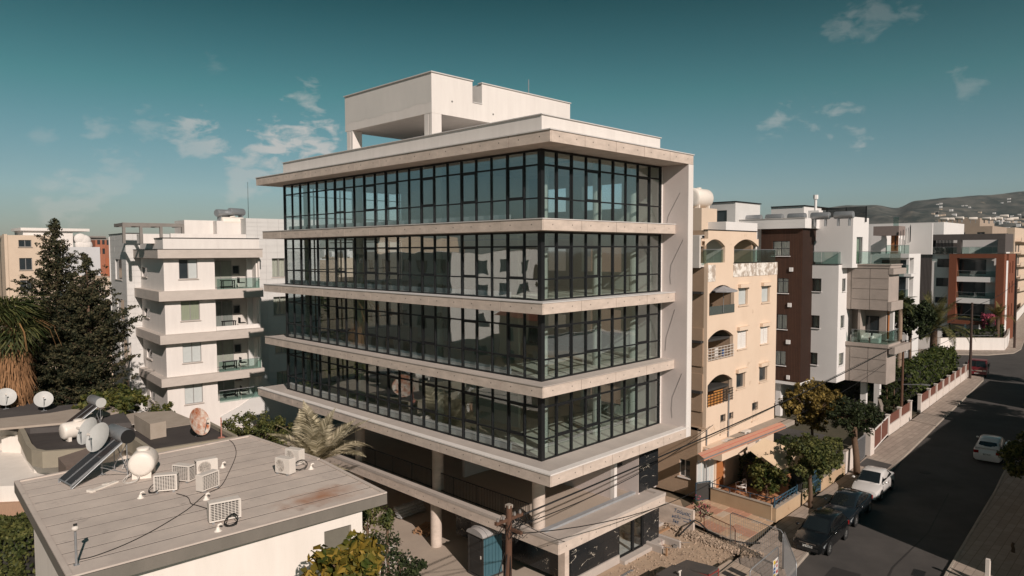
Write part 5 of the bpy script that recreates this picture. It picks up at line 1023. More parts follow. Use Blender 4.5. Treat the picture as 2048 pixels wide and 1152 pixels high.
# white villa block with lettering skyline and tan blocks with tanks
b = Bld('white_block', 'white rooftop storey with a raised bright side wall before the tan blocks', 'building', 1888, 444, 135); shell(b, b.Y(1925), b.X(1700), 0, b.zt, WHK, dark=False); b.o('dark_window_band', MB().box(-.05, -.003, 2.5, 6, b.zt-3.2, b.zt-2), CABLE)
TANB = pmat('tan_block', (.42, .33, .26), (.34, .27, .21), .9, .5, grain=.08)
for k, (u, v, dep, ul, ur, lab) in enumerate(((1985, 452, 165, 1888, 2010, 'tan apartment block with a dense row of roof tanks'), (2030, 455, 180, 1990, 2080, 'yellowish apartment block with balconies at the right picture edge'), (1960, 436, 215, 1873, 1985, 'brown plain block rising behind the roof tanks'))):
    b = Bld('apartment_block', lab, 'apartment building', u, v, dep); y_ = b.X(ul); xx = b.Y(ur)
    hw = [(a, a+1.6, z, z+1.7) for z in (2, 5.2, 8.4, 11.6, 14.8, 18) for a in (1.5, 5.5, 9.5, 13.5, 17.5) if a+2 < y_]; hy = [(a, a+2.2, z, z+2) for z in (5.2, 8.4, 11.6, 14.8) for a in (1, 5) if a+2.4 < xx]
    shell(b, xx, y_, 0, b.zt, TANB if k != 1 else BEI, hw, hy); [window(b.t, 'x', 0, 1, *q, n=2, sill=False) for q in hw]; [window(b.t, 'y', 0, 1, *q, n=2, sill=False) for q in hy]
    if k == 1:
        for z in (4.6, 7.8, 11, 14.2, 17.4): b.o('balcony', MB().box(.5, xx, -1.4, -.002, z, z+.25).box(.5, xx, -1.42, -1.3, z+.26, z+1.1), BEI)
for k, (u, v) in enumerate(((1888, 440), (1900, 440), (1919, 438), (1946, 439), (1973, 439), (1983, 440), (1996, 439), (2008, 434), (2018, 441), (2028, 439))):
    rooftank(deep(u, v+7, 160), D(90+R.uniform(-20, 20)), 'white roof tank on the tan blocks before the hills, %s from the left' % ['first', 'second', 'third', 'fourth', 'fifth', 'sixth', 'seventh', 'eighth', 'ninth', 'tenth'][k], 'white', 1.05)
# distant town: countless small houses
town = MB(); rr = random.Random(5)
def hillz(x, y):   # height of the ridge terrain
    d = math.hypot(x-CAM.x, y-CAM.y); a = math.degrees(math.atan2(y-CAM.y, x-CAM.x)); return 0
for k in range(900):
    dep = rr.uniform(240, 1500); u = rr.uniform(1500, 2200) if k % 4 else rr.uniform(-200, 700); p = deep(u, 500, dep); s = rr.uniform(7, 16); h = rr.uniform(5, 13.5) if dep < 700 else rr.uniform(5, 12)+max(0, (dep-700)*.018)
    town.cur = rr.choice((0, 0, 1, 2)); town.box(p.x, p.x+s, p.y, p.y+s*rr.uniform(.7, 1.3), 0, h)
    if rr.random() < .5: town.box(p.x+s*.2, p.x+s*.5, p.y+s*.2, p.y+s*.6, h, h+2)
    if dep < 700:
        town.cur = 3
        for f in range(int(h//3.2)):
            for w_ in range(2): a = p.y+s*(.15+.4*w_); town.box(p.x-.06, p.x-.003, a, a+1.4, f*3.2+1, f*3.2+2.4)
obj('distant_town', town, [WHK, BEI, TANB, DARKV], kind='stuff')
hs = MB()
# ------------------------------------------------------------------ hills
from mathutils import noise as mn
SK = [(-300, 500), (900, 500), (1380, 470), (1500, 441), (1600, 424), (1640, 414), (1700, 409), (1745, 408), (1790, 414), (1830, 399), (1900, 393), (1960, 388), (2048, 382), (2200, 368), (2500, 372), (2900, 400), (3300, 480)]
def skyv(u):
    for (a, b_), (c, d) in zip(SK, SK[1:]):
        if a <= u <= c: t = (u-a)/(c-a); t = t*t*(3-2*t); return b_+(d-b_)*t
    return 500
hl = MB(); NU, ND = 300, 46; vs = []
for j in range(ND+1):
    for i in range(NU+1):
        u = 1150+(3300-1150)*i/NU; dep = 1700+(5200-1700)*j/ND; k = j/ND
        d = ray(u, 500); d2 = Vector((d.x, d.y, 0)); p = Vector((CAM.x, CAM.y, 0))+d2*dep
        top_ = onz(u, 500, 0); H = 15.7+(496-skyv(u))*(5200/FPX)*d2.length/d2.length
        n = mn.fractal(Vector((p.x*.0011, p.y*.0011, 3)), 1, 2, 7); rid = 1-abs(mn.noise(Vector((p.x*.0016, p.y*.0016, 9))))
        z = max(0, H)*(k**1.5)*(1+(1-k)*1.6*(n*.6+(rid-.8)*.7)) + (H > 20)*n*16*min(1, k*3)
        vs.append((p.x, p.y, max(-1, z)))
hl.add(vs, [(j*(NU+1)+i, j*(NU+1)+i+1, (j+1)*(NU+1)+i+1, (j+1)*(NU+1)+i) for j in range(ND) for i in range(NU)])
HILL = pmat('scrub_hillside', (.120, .115, .10), (.020, .032, .030), .95, .006, detail=14, contrast=4.5, spots=((.26, .22, .17), .016, .58), bump=.0)
obj('hills', hl, HILL, kind='structure', smooth=True)
for k in range(520):
    u = rr.uniform(1760, 2150); j = rr.uniform(.02, .55) if k % 5 else rr.uniform(.1, .8); i = int((u-1150)/(3300-1150)*NU); jj = int(j*ND); x, y, z = vs[jj*(NU+1)+i]
    if u < 1870 and j > .4: continue
    s = rr.uniform(9, 20); hs.cur = rr.choice((0, 0, 1)); hs.box(x, x+s, y, y+s, z-4, z+rr.uniform(6, 12))
obj('hillside_villas', hs, [WHK, BEI], kind='stuff')
# shrubs and tree clumps on the plain in the distance
# ================================================================== OFF-PICTURE NEIGHBOURS (they shade the road and show in the glass)
def simple_house(name, label, x0, x1, y0, y1, h, m, rows, fx=True, fy=True, cat='house', roofm=None, far=False):
    b = Bld(name, label, cat, 0, 0, 1, 0, Vector((x0, y0, h))); X, Y = x1-x0, y1-y0
    hx = [(a, a+1.4, z, z+1.5) for z in rows for a in [1.2+3.2*i for i in range(int((Y-2)//3.2)+1)] if a+1.6 < Y]
    hy = [(a, a+1.6, z, z+1.4) for z in rows for a in [1.2+3.4*i for i in range(int((X-2)//3.4)+1)] if a+1.8 < X]
    q = MB(); wall(q, 'y', 0, .25, 0, X, 0, h, hy); wall(q, 'x', 0, .25, .25, Y-.25, 0, h, hx); wall(q, 'y', Y, -.25, 0, X, 0, h, hy); wall(q, 'x', X, -.25, .25, Y-.25, 0, h, hx)
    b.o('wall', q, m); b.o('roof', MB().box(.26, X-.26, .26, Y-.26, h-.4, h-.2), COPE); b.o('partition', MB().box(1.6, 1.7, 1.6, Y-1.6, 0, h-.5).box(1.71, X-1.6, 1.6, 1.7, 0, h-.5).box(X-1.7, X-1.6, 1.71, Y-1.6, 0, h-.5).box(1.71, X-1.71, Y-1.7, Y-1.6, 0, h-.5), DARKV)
    for r in hy: window(b.t, 'y', 0, 1, *r, n=2, sill=False); window(b.t, 'y', Y, -1, *r, n=2, sill=False)
    for r in hx: window(b.t, 'x', X, -1, *r, n=2, sill=False)
    return b
simple_house('house', 'two storey cream house across the street, nearest, mirrored in the office glass', 17.0, 24.0, -25, -15.6, 6.6, BEI, (.9, 4.0))
simple_house('house', 'second cream house across the street whose roof shades the road', 24.25, 39.7, -26, -15.3, 7.0, WHITE, (.9, 4.0))
simple_house('house', 'third house across the street beyond a narrow gap', 40.0, 54, -25, -14.6, 6.8, PEACH, (.9, 4.0))
simple_house('house', 'fourth house across the street towards the crossing', 61, 74, -23, -12.0, 6.2, WHITE, (.9, 3.8))
simple_house('apartment_block', 'white apartment block west of the flat roofs, seen mirrored in the glass', -37, -24, 36, 52, 15.5, WHITE, (1, 4.2, 7.4, 10.6, 13.2), cat='apartment building')
simple_house('apartment_block', 'beige apartment block north west, seen mirrored in the office glass', -44, -30, 58, 78, 17.5, BEI, (1, 4.2, 7.4, 10.6, 13.8), cat='apartment building')
simple_house('apartment_block', 'white apartment block far north west, seen mirrored in the office glass', -30, -14, 84, 100, 14.5, WHITE, (1, 4.2, 7.4, 10.6), cat='apartment building')
b = simple_house('house', 'cream house with red pitched roof, seen mirrored in the office glass', -38, -26, 18, 31, 9, PEACH, (1, 4.2, 6.6))
RTILE = pmat('red_roof_tiles', (.33, .10, .06), (.24, .08, .05), .85, 5, stretch=(1, 6, 1)); b.o('roof', MB().add([(-.6, -.6, 9), (12.6, -.6, 9), (12.6, 13.6, 9), (-.6, 13.6, 9), (6, 4, 11.6), (6, 9, 11.6)], [(0, 1, 4), (1, 2, 5, 4), (2, 3, 5), (3, 0, 4, 5), (3, 2, 1, 0)]), RTILE)
# ================================================================== VEGETATION
def leafmat(name, c1, c2, isl=.35, rough=.6, trans=.25):
    m = bpy.data.materials.new(name); m.use_nodes = True; t = m.node_tree; b = t.nodes['Principled BSDF']; g = nd(t, 'ShaderNodeNewGeometry')
    n = nd(t, 'ShaderNodeTexNoise'); n.inputs['Scale'].default_value = 1.4; n.inputs['Detail'].default_value = 3; t.links.new(g.outputs['Position'], n.inputs['Vector'])
    f = math_node(t, 'ADD', math_node(t, 'MULTIPLY_ADD', n.outputs[0], 2.2, -.85), math_node(t, 'MULTIPLY_ADD', g.outputs['Random Per Island'], .9, -.2), clamp=True)
    c = mixc(t, f, c1, c2); k = math_node(t, 'MULTIPLY_ADD', g.outputs['Random Per Island'], isl*2, 1-isl); cc = nd(t, 'ShaderNodeCombineColor'); [t.links.new(k, cc.inputs[i]) for i in range(3)]
    c = mixc(t, 1.0, c, cc.outputs[0], 'MULTIPLY'); t.links.new(c, b.inputs['Base Color']); b.inputs['Roughness'].default_value = rough; b.inputs['Specular IOR Level'].default_value = .25
    tr = nd(t, 'ShaderNodeBsdfTranslucent'); t.links.new(c, tr.inputs[0]); mx = nd(t, 'ShaderNodeMixShader'); mx.inputs[0].default_value = trans
    t.links.new(b.outputs[0], mx.inputs[1]); t.links.new(tr.outputs[0], mx.inputs[2]); t.links.new(mx.outputs[0], t.nodes['Material Output'].inputs[0]); return m
L_FICUS = leafmat('ficus_leaf', (.045, .065, .018), (.115, .115, .035)); L_DARK = leafmat('dark_leaf', (.018, .030, .012), (.045, .058, .022)); L_GOLD = leafmat('golden_leaf', (.13, .095, .025), (.27, .19, .05))
L_CONI = leafmat('conifer_needles', (.016, .026, .012), (.062, .054, .026), .45, .8, .1); L_YG = leafmat('yellow_green_leaf', (.06, .085, .014), (.24, .155, .025)); L_LEM = leafmat('lemon_leaf', (.035, .06, .014), (.13, .12, .03))
L_HEDGE = leafmat('hedge_leaf', (.022, .038, .012), (.055, .065, .020)); L_PALM = leafmat('palm_leaf', (.30, .26, .16), (.52, .46, .33), .35); L_PALMG = leafmat('green_palm_leaf', (.03, .05, .015), (.10, .10, .035)); L_DEAD = leafmat('dead_frond', (.36, .20, .10), (.22, .12, .06), .4, .9, .15)
L_PINK = leafmat('pink_flower', (.30, .04, .08), (.40, .10, .14)); BARK = pmat('bark', (.16, .10, .065), (.09, .06, .04), .95, 6, .6, 20, stretch=(1, 1, .3)); L_DRY = leafmat('dry_leaf', (.22, .12, .05), (.34, .20, .09))
def rv(rg): 
    while True:
        v = Vector((rg.uniform(-1, 1), rg.uniform(-1, 1), rg.uniform(-1, 1)))
        if .05 < v.length < 1: return v.normalized()
def leaves(q, c, rad, n, s, rg, up=.3, el=1.6, flat_=1.0):
    c = Vector(c)
    for _ in range(n):
        d = rv(rg); d.z *= flat_; p = c+d*rad*(rg.random()**.4)
        nrm_ = (d*.7+rv(rg)*.8+Vector((0, 0, up))).normalized(); a = nrm_.orthogonal().normalized(); a = (Matrix.Rotation(rg.uniform(0, 6.3), 3, nrm_)@a); b_ = nrm_.cross(a); ss = s*rg.uniform(.6, 1.3)
        q.add([p-a*ss*el*.5, p+b_*ss*.5-nrm_*ss*.12, p+a*ss*el*.5, p-b_*ss*.5-nrm_*ss*.12], [(0, 1, 2, 3)])
def tree(name, label, cat, base, lumps, trunk_h, mat, seed, ls=.12, dens=55, cl=.38, tr=.13, limbs=True, n_cl=None, bark=None, bend=(0, 0), group=None):
    """lumps: list of (dx,dy,z,rx,ry,rz) ellipsoids that the clumps fill"""
    rg = random.Random(seed); t = thing(name, label, cat, base, 0, group); q = MB(); tk = MB(); top = Vector((bend[0], bend[1], trunk_h))
    tk.tube([(0, 0, -.1), (bend[0]*.3+.03, bend[1]*.3, trunk_h*.35), (bend[0]*.7-.03, bend[1]*.7+.03, trunk_h*.7), top], tr, 9, tr*.7)
    for (dx, dy, z, rx, ry, rz) in lumps:
        n = n_cl or max(4, int(11*(rx*ry*rz)**(2/3)/cl**1.3*.42))
        for k in range(n):
            d = rv(rg); r_ = rg.uniform(.35, 1)**.5; c = Vector((dx+d.x*rx*r_, dy+d.y*ry*r_, z+d.z*rz*r_))
            if c.z < .15: continue
            leaves(q, c, cl*rg.uniform(.6, 1.25), int(dens*rg.uniform(.6, 1.2)), ls, rg)
            if limbs and k % 4 == 0: m_ = (top+c)/2+Vector((0, 0, .1)); tk.tube([top-Vector((0, 0, .1)), m_, c], tr*.38, 5, .012)
    obj('crown', q, mat, t); obj('trunk', tk, bark or BARK, t, smooth=True); return t
def box_hedge(label, p0, p1, wd, h, mat, seed, ls=.10, dens=900, cat='hedge', wob=.12, name='hedge'):
    """dense leaf skin over a dark core along p0-p1"""
    rg = random.Random(seed); p0 = Vector((*p0, 0)); p1 = Vector((*p1, 0)); d = p1-p0; L = d.length; d /= L; n = Vector((-d.y, d.x, 0)); t = thing(name, label, cat, (p0+p1)/2); c0 = XF[t.name].translation
    q = MB(); N_ = int(dens*(L*wd+2*L*h+2*wd*h)/10)
    for _ in range(N_):
        s = rg.random()*L; f = rg.random(); A = wd/(wd+2*h)
        if f < A: w_, z = rg.uniform(-.5, .5)*wd, h
        else: w_, z = rg.choice((-.5, .5))*wd, rg.random()*h
        if rg.random() < .06: s = rg.choice((0, L)); w_, z = rg.uniform(-.5, .5)*wd, rg.random()*h
        bump = wob*(mn.noise(Vector((s*1.1, w_*1.1+seed, z*1.1)))*1.6+rg.uniform(-.5, .5))
        k = 1+bump/max(.3, wd/2); p = p0+d*s+n*w_*k-c0; p.z = z+bump*(1 if f < A else .2)
        nr = (rv(rg)+Vector((0, 0, .5))+n*(w_/wd)).normalized(); a = nr.orthogonal(); a = Matrix.Rotation(rg.uniform(0, 6.3), 3, nr)@a; b_ = nr.cross(a); ss = ls*rg.uniform(.6, 1.4)
        q.add([p-a*ss*.8, p+b_*ss*.45, p+a*ss*.8, p-b_*ss*.45], [(0, 1, 2, 3)])
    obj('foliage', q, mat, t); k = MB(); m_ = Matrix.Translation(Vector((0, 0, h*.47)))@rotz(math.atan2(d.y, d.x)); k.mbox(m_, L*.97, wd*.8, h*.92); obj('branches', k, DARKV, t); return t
def frond_mesh(L, droop, rg, nl=34, wdt=.5, ll=.5, up=.0):
    q = MB(); pts = []; 
    for i in range(13):
        f = i/12; ang = up-droop*f*f; 
        if i == 0: p = Vector((0, 0, 0))
        else: p = p+Vector((math.cos(ang_), 0, math.sin(ang_)))*L/12
        ang_ = up-droop*(f**1.3); pts.append(p.copy())
    q.tube(pts, .022, 4, .005)
    for s in (-1, 1):
        for k in range(nl):
            f = .12+.88*k/nl; i = min(11, int(f*12)); t = f*12-i; p = pts[i].lerp(pts[min(12, i+1)], t); d = (pts[min(12, i+1)]-pts[i]).normalized(); lng = ll*math.sin(math.pi*min(1, .25+f*.78))*rg.uniform(.85, 1.1)+.06
            side = Vector((0, s, 0)); dr_ = (d*.55+side*.92+Vector((0, 0, .14-.1*rg.random()))).normalized(); e_ = p+dr_*lng+Vector((0, 0, -.10*lng)); w_ = (d-dr_*d.dot(dr_)).normalized()*.024*max(1, L/3.6)
            m_ = p+dr_*lng*.5+Vector((0, 0, .02)); q.add([p-w_, p+w_, m_+w_*1.3, m_-w_*1.3, e_], [(0, 1, 2, 3), (3, 2, 4)])
    return q
def palm(name, label, base, h, nf, L, mat, seed, tr=.22, droop=(1.0, 2.0), up=(.2, 1.3), ll=.5, trunkm=None, nl=34, cat='palm tree', group=None, thin=1):
    rg = random.Random(seed); t = thing(name, label, cat, base, 0, group); q = MB(); prof = []
    for k in range(int(h/.12)+1): z = k*.12; r_ = tr*(1.25-.3*z/max(h, .1)); prof += [(r_*1.08, z), (r_*.92, z+.07)]
    obj('trunk', MB().lathe([(.001, 0)]+prof+[(.001, prof[-1][1]+.05)], n=14), trunkm or BARK, t, smooth=40)
    protos = [obj('frond', frond_mesh(L*f_, d_, rg, nl, ll=ll, up=u_), mat, t) for f_, d_, u_ in ((1, droop[0], up[1]), (.95, (droop[0]+droop[1])/2, (up[0]+up[1])/2), (1.05, droop[1], up[0]), (.8, droop[0], up[1]*1.0))]
    for k in range(nf):
        pr_ = protos[(k*7+(k//3)) % 4] if k >= 4 else protos[k]; o = pr_ if k < 4 else share(pr_, t)
        o.location = (0, 0, h); o.rotation_euler = (rg.uniform(-.25, .25), rg.uniform(-.35, .3)+(-.25 if k % 4 == 0 else 0), k*2.399+rg.uniform(-.2, .2)); s = rg.uniform(.85, 1.1); o.scale = (s, s, s)
    return t
def at_ground(u, v, dep): p = deep(u, v, dep); return Vector((p.x, p.y, 0)), p.z
# 1 dark conifer
def conifer(label, u, vtop, dep, widths, seed, name='conifer_tree', lean=0, dens=1.0):
    """widths: (v, halfwidth px left, right) silhouette table read off the picture"""
    rg = random.Random(seed); base, zt_ = at_ground(u, vtop, dep); t = thing(name, label, 'tree', base); q = MB(); tk = MB(); tk.tube([(0, 0, 0), (.1, 0, zt_*.5), (0, .05, zt_-.4)], .32, 8, .03)
    z = zt_; k = 0
    prev = None
    def hw(zz):
        v = 576+0; 
        tab = [(15.67+(496-v_)*dep/FPX, l*dep/FPX, r*dep/FPX) for v_, l, r in widths]
        for (a, la, ra), (b_, lb, rb_) in zip(tab, tab[1:]):
            if b_ <= zz <= a: f = (a-zz)/(a-b_); return la+(lb-la)*f, ra+(rb_-ra)*f
        return tab[-1][1:] if zz < tab[-1][0] else tab[0][1:]
    while z > .8:
        l, r_ = hw(z); nb = 5+int((l+r_)*2.2*dens)
        for j in range(nb):
            a = rg.uniform(0, 2*math.pi); rt = math.cos(a); R_ = (r_ if rt > 0 else l)*abs(rt)+(l+r_)/2*abs(math.sin(a))*.9; R_ *= rg.uniform(.55, 1.12)*(.82+.55*mn.noise(Vector((math.cos(a)*1.3, math.sin(a)*1.3+seed, z*.55))))
            dr = RT.copy()*rt+Vector((-RT.y, RT.x, 0))*math.sin(a); dr.z = 0; dr.normalize(); tip = dr*R_+Vector((0, 0, z+rg.uniform(-.2, .3))); root_ = Vector((0, 0, z-.35*R_-.1)); mid = (tip+root_)/2+Vector((0, 0, -.15))
            if j % 3 == 0: tk.tube([root_, mid, tip], .035, 4, .008)
            m_ = max(2, int(R_/.32))
            for i in range(m_):
                f = .30+.70*(i+.5)/m_; c = root_.lerp(mid, f*2) if f < .5 else mid.lerp(tip, f*2-1)
                c += Vector((rg.uniform(-.15, .15), rg.uniform(-.15, .15), rg.uniform(-.05, .12))); leaves(q, c, .20+.13*(1-f), 15, .10, rg, .5, 1.9, .6)
        z -= .30
    obj('crown', q, L_CONI, t); obj('trunk', tk, BARK, t, smooth=True); return t
conifer('tall dark conifer with ragged branches left of the white apartment block', 108, 440, 49, [(438, 4, 4), (455, 26, 16), (480, 20, 36), (500, 22, 50), (520, 40, 45), (545, 85, 28), (560, 62, 60), (600, 88, 92), (640, 92, 102), (700, 90, 108), (780, 95, 112), (830, 90, 105)], 3)
conifer('second dark conifer top rising right of the tall one', 172, 512, 48, [(512, 3, 3), (530, 14, 25), (555, 30, 36), (575, 50, 40), (600, 60, 62), (640, 60, 74), (700, 60, 68), (770, 60, 60), (830, 55, 58)], 8)
# 2 fan palm with dead skirt
rg = random.Random(4); base, zc_ = at_ground(20, 655, 46); zc_ /= 1.35; t = thing('fan_palm', 'fan palm with a thick skirt of orange dead fronds at the left picture edge', 'palm tree', base)
t.scale = (1.35,)*3; obj('trunk', MB().cyl((0, 0, 0), (0, 0, zc_), .3, .25, 12), BARK, t)
def fan_leaf(r, n=26, stalk=.9, droop=.25):
    q = MB(); q.tube([(0, 0, 0), (stalk*.6, 0, .08), (stalk, 0, 0)], .018, 4)
    for k in range(n):
        a = -2.2+4.4*k/(n-1); d = Vector((math.cos(a), math.sin(a), .12*math.cos(k*math.pi))).normalized(); o_ = Vector((stalk, 0, 0)); s_ = Vector((-d.y, d.x, 0))*.028*r; m_ = o_+d*r*.62; e_ = o_+d*r*rg.uniform(.9, 1.05)+Vector((0, 0, -droop*r))
        q.add([o_, m_-s_, e_, m_+s_], [(0, 1, 2, 3)])
    return q
pl_ = [obj('frond', fan_leaf(r_, droop=dd), L_PALMG, t) for r_, dd in ((1.15, .25), (1.05, .5), (1.2, .7))]
for k in range(46):
    o = pl_[k] if k < 3 else share(pl_[k % 3], t); o.location = (0, 0, zc_+.1); o.rotation_euler = (rg.uniform(-.5, .5), rg.uniform(-1.2, .75), k*2.399)
q = MB()
for k in range(1500):
    a = rg.uniform(0, 6.3); z = zc_-rg.random()**.8*3.3; r_ = .35+.42*math.sin(min(1, (zc_-z)/1.2)*1.57)*rg.uniform(.6, 1.15); p = Vector((r_*math.cos(a), r_*math.sin(a), z)); s_ = Vector((-math.sin(a), math.cos(a), 0))*rg.uniform(.02, .05); d = Vector((.18*math.cos(a)+rg.uniform(-.15, .15), .18*math.sin(a)+rg.uniform(-.15, .15), -rg.uniform(.4, .9)))
    q.add([p-s_, p+s_, p+d+s_*.3, p+d-s_*.3], [(0, 1, 2, 3)])
obj('dead_frond_skirt', q, L_DEAD, t, kind='stuff')
q = MB()
for k in range(26):
    a = rg.uniform(0, 6.3); q.tube([(0, 0, zc_), (1.0*math.cos(a), 1.0*math.sin(a), zc_+.5), (1.9*math.cos(a), 1.9*math.sin(a), zc_-.1), (2.2*math.cos(a), 2.2*math.sin(a), zc_-1.0)], .022, 4, .006)
obj('dry_flower_stalks', q, L_DRY, t, kind='stuff')
# 3-7 shrubs and trees around the flat roofs
def shrub(label, u, v, dep, rpx, hpx, mat, seed, ls=.12, name='shrub', cat='shrub', dens=55, cl=.3, zmin=0):
    base, zc2 = at_ground(u, v, dep); r_ = rpx*dep/FPX; h_ = hpx*dep/FPX
    return tree(name, label, cat, base, [(0, 0, zc2-h_*.2, r_, r_, h_), (r_*.35, -r_*.2, zc2+h_*.25, r_*.6, r_*.6, h_*.7), (-r_*.4, r_*.2, zc2-h_*.1, r_*.6, r_*.6, h_*.8)], max(.5, zc2-h_*.6), mat, seed, ls, dens, cl, .09)
shrub('bright green leafy tree between the conifer and the white apartments', 225, 808, 45, 62, 34, L_LEM, 21, .16, 'leafy_tree', 'tree')
shrub('small green shrub at the foot of the white apartment block', 322, 828, 48, 32, 22, L_LEM, 22, .12)
shrub('dense dark green bush above the black roof corner', 492, 852, 43, 48, 30, L_FICUS, 23, .10); shrub('loose dark bush left of the date palm', 545, 862, 42, 40, 26, L_FICUS, 24, .10)
palm('date_palm', 'pale feathery date palm between the flat roof and the office building', (lambda g_: g_[0])(at_ground(632, 905, 35.5)), (at_ground(632, 930, 35.5))[1], 24, 3.5, L_PALM, 6, .3, (.6, 1.35), (.25, 1.0), .95, nl=40)
shrub('yellow-green large-leaved tree in front of the white wall', 690, 1130, 21.5, 66, 58, L_YG, 31, .21, 'leafy_tree', 'tree', 42, .34); shrub('fine leaved grey-green shrub right of the large-leaved tree', 805, 1140, 25, 46, 38, L_DARK, 32, .09, dens=70, cl=.28)
shrub('dark shrub with white blossoms under the roof corner', 735, 1040, 30, 26, 34, L_FICUS, 33, .10); shrub('small upright shrub beside the stacked cement bags', 775, 1040, 31, 14, 20, L_FICUS, 34, .10); shrub('low shrub behind the large-leaved tree', 765, 1100, 28, 34, 36, L_DARK, 35, .09)
box_hedge('dark creeper hedge with pale flowers at the bottom left corner', (lambda p: (p.x-3, p.y+3.5))(onz(20, 1110, 1.5)), (lambda p: (p.x+1.2, p.y-1.5))(onz(20, 1110, 1.5)), 2.6, 2.9, L_FICUS, 41, .11, 1300)
# street trees
def street_tree(label, base, hc, r, mat, seed, tr=.13, ls=.12, hh=.75, name='street_tree', dens=60, bend=(0, 0)):
    return tree(name, label, 'tree', base, [(bend[0], bend[1], hc, r, r, r*hh), (bend[0]+r*.45, bend[1], hc-r*.1, r*.6, r*.6, r*.5), (bend[0]-r*.45, bend[1]+r*.2, hc, r*.6, r*.6, r*.55), (bend[0], bend[1]-r*.4, hc+r*.2, r*.5, r*.6, r*.4)], hc-r*.35, mat, seed, ls, dens, .34, tr, bend=bend)
street_tree('rounded street tree beside the black cars', (20.9, -2.95, 0), 3.15, 1.55, L_FICUS, 51, .14); street_tree('street tree with thick leaning trunk left of the white sedan', (29.6, -2.75, 0), 3.9, 1.75, L_DARK, 52, .24, bend=(.5, .4))
bs = onz(1640, 862, 0); bs = onz(1626, 812, 3.7); street_tree('golden yellow-leaved tree behind the street trees', (bs.x, bs.y, 0), 3.7, 2.3, L_GOLD, 53, .12, .14, .8, 'golden_tree', 70)
street_tree('citrus tree with bright leaves in the tiled patio', (onz(1533, 1003, 0).x, onz(1533, 1003, 0).y, 0), 1.7, 1.05, L_LEM, 54, .09, .12, 1.1, 'citrus_tree', 80)
street_tree('dense tree crossing the right picture edge above the pavement', (30.3, -12.35, 0), 3.0, 1.6, L_LEM, 55, .15, .13, .9, 'street_tree', 80)
street_tree('dark tree farther along the right pavement at the picture edge', (46, -11.6, 0), 3.2, 1.8, L_FICUS, 56, .15, .13, .8)
for k, (x, y) in enumerate(((51, -12.6), (57.5, -12.2), (78, -9.5))): street_tree(['first', 'second', 'third'][k]+' tree across the street, throwing ragged shade on the road', (x, y, 0), 4.6, 2.2, L_FICUS, 60+k, .15, .16, .8, dens=40)
box_hedge('dark clipped hedge between patio and shade sails', (21.6, 1.3), (29, 1.3), 1.3, 2.0, L_HEDGE, 42, .10); box_hedge('tall dark hedge along the pavement by the blue gate', (21.3, -1.9), (24.6, -1.75), .8, 2.3, L_HEDGE, 43, .10); box_hedge('hedge right of the blue gate behind the low wall', (25.8, -1.7), (29.0, -1.5), .9, 2.5, L_FICUS, 44, .10)
box_hedge('long clipped conifer hedge behind the brown fence panels', (54.5, 1.6), (78, 2.9), 2.2, 3.4, leafmat('conifer_hedge', (.025, .045, .010), (.07, .085, .018)), 45, .16, 330, wob=.35)
box_hedge('dark garden hedge below the concrete balconies', (50, 4.4), (60, 9.5), 2.5, 3.0, L_HEDGE, 46, .16, 300, wob=.3); box_hedge('dark garden planting behind the long conifer hedge', (62, 7), (82, 9), 3, 2.6, L_DARK, 49, .2, 260, wob=.5)
box_hedge('clipped hedge on top of the white boundary wall at the corner', (102.8, 24), (103.4, 10.2), 1.8, 2.8, L_HEDGE, 47, .2, 160, wob=.2); box_hedge('clipped hedge along the far street above the white wall', (110.3, 3.6), (150, 9.3), 2.0, 3.0, L_HEDGE, 48, .22, 120); box_hedge('clipped hedge behind the bend of the white boundary wall', (104.4, 9.0), (109.4, 3.2), 1.8, 2.9, L_HEDGE, 50, .2, 200)
def cypress(label, base, h, r, seed):
    t = tree('cypress_tree', label, 'tree', base, [(0, 0, h*(k+.5)/9, r*(1.05-.09*k*(k/7)), r*(1.05-.09*k*(k/7)), h/13) for k in range(9)], h*.7, L_HEDGE, seed, .09, 60, .22, .07, False); return t
cypress('tallest slim cypress beside the telegraph pole', (49.4, 1.2, 0), 6.6, .55, 71); cypress('second slim cypress right of the tallest one', (53, 1.6, 0), 5.4, .5, 72)
palm('fan_palm', 'tall palm with drooping crown beside the concrete balconies', (58, onx(1801, 612, 58).y, 0), onx(1801, 612, 58).z, 26, 1.9, L_PALMG, 73, .22, (1.3, 2.2), (.2, 1.1), .5, nl=20, trunkm=pmat('pale_palm_trunk', (.34, .25, .18), (.22, .16, .12), .95, 5))
palm('date_palm', 'large date palm with arching fronds before the rust-orange building', (78.5, onx(1868, 658, 78.5).y, 0), onx(1868, 658, 78.5).z, 44, 5.0, leafmat('olive_palm_leaf', (.06, .07, .022), (.17, .15, .06)), 74, .4, (.9, 1.9), (.2, 1.25), .75, nl=30); palm('date_palm', 'small yellowish palm by the rust-orange building corner', (110, onx(1996, 634, 110).y, 0), onx(1996, 634, 110).z, 26, 2.6, leafmat('yellow_palm', (.12, .10, .03), (.20, .15, .05)), 75, .25, (.9, 1.9), (.2, 1.2), .5, nl=22)
street_tree('dark garden tree left of the large date palm', (63.5, onx(1822, 640, 63.5).y, 0), onx(1822, 632, 63.5).z, 2.4, L_DARK, 76, .2, .2, .9, 'garden_tree', 50); street_tree('dark garden tree right behind the tall palm crown', (74, onx(1832, 655, 74).y, 0), onx(1832, 655, 74).z, 1.7, L_HEDGE, 77, .2, .22, .9, 'garden_tree', 50)
box_hedge('pink flowering oleander near the far white wall', (114, 4.8), (119, 5.6), 1.6, 4.4, L_PINK, 78, .2, 200, 'shrub', .4, 'oleander'); shrub('dry orange shrub at the bottom right corner', 2025, 1135, 36, 18, 22, L_DRY, 79, .08)
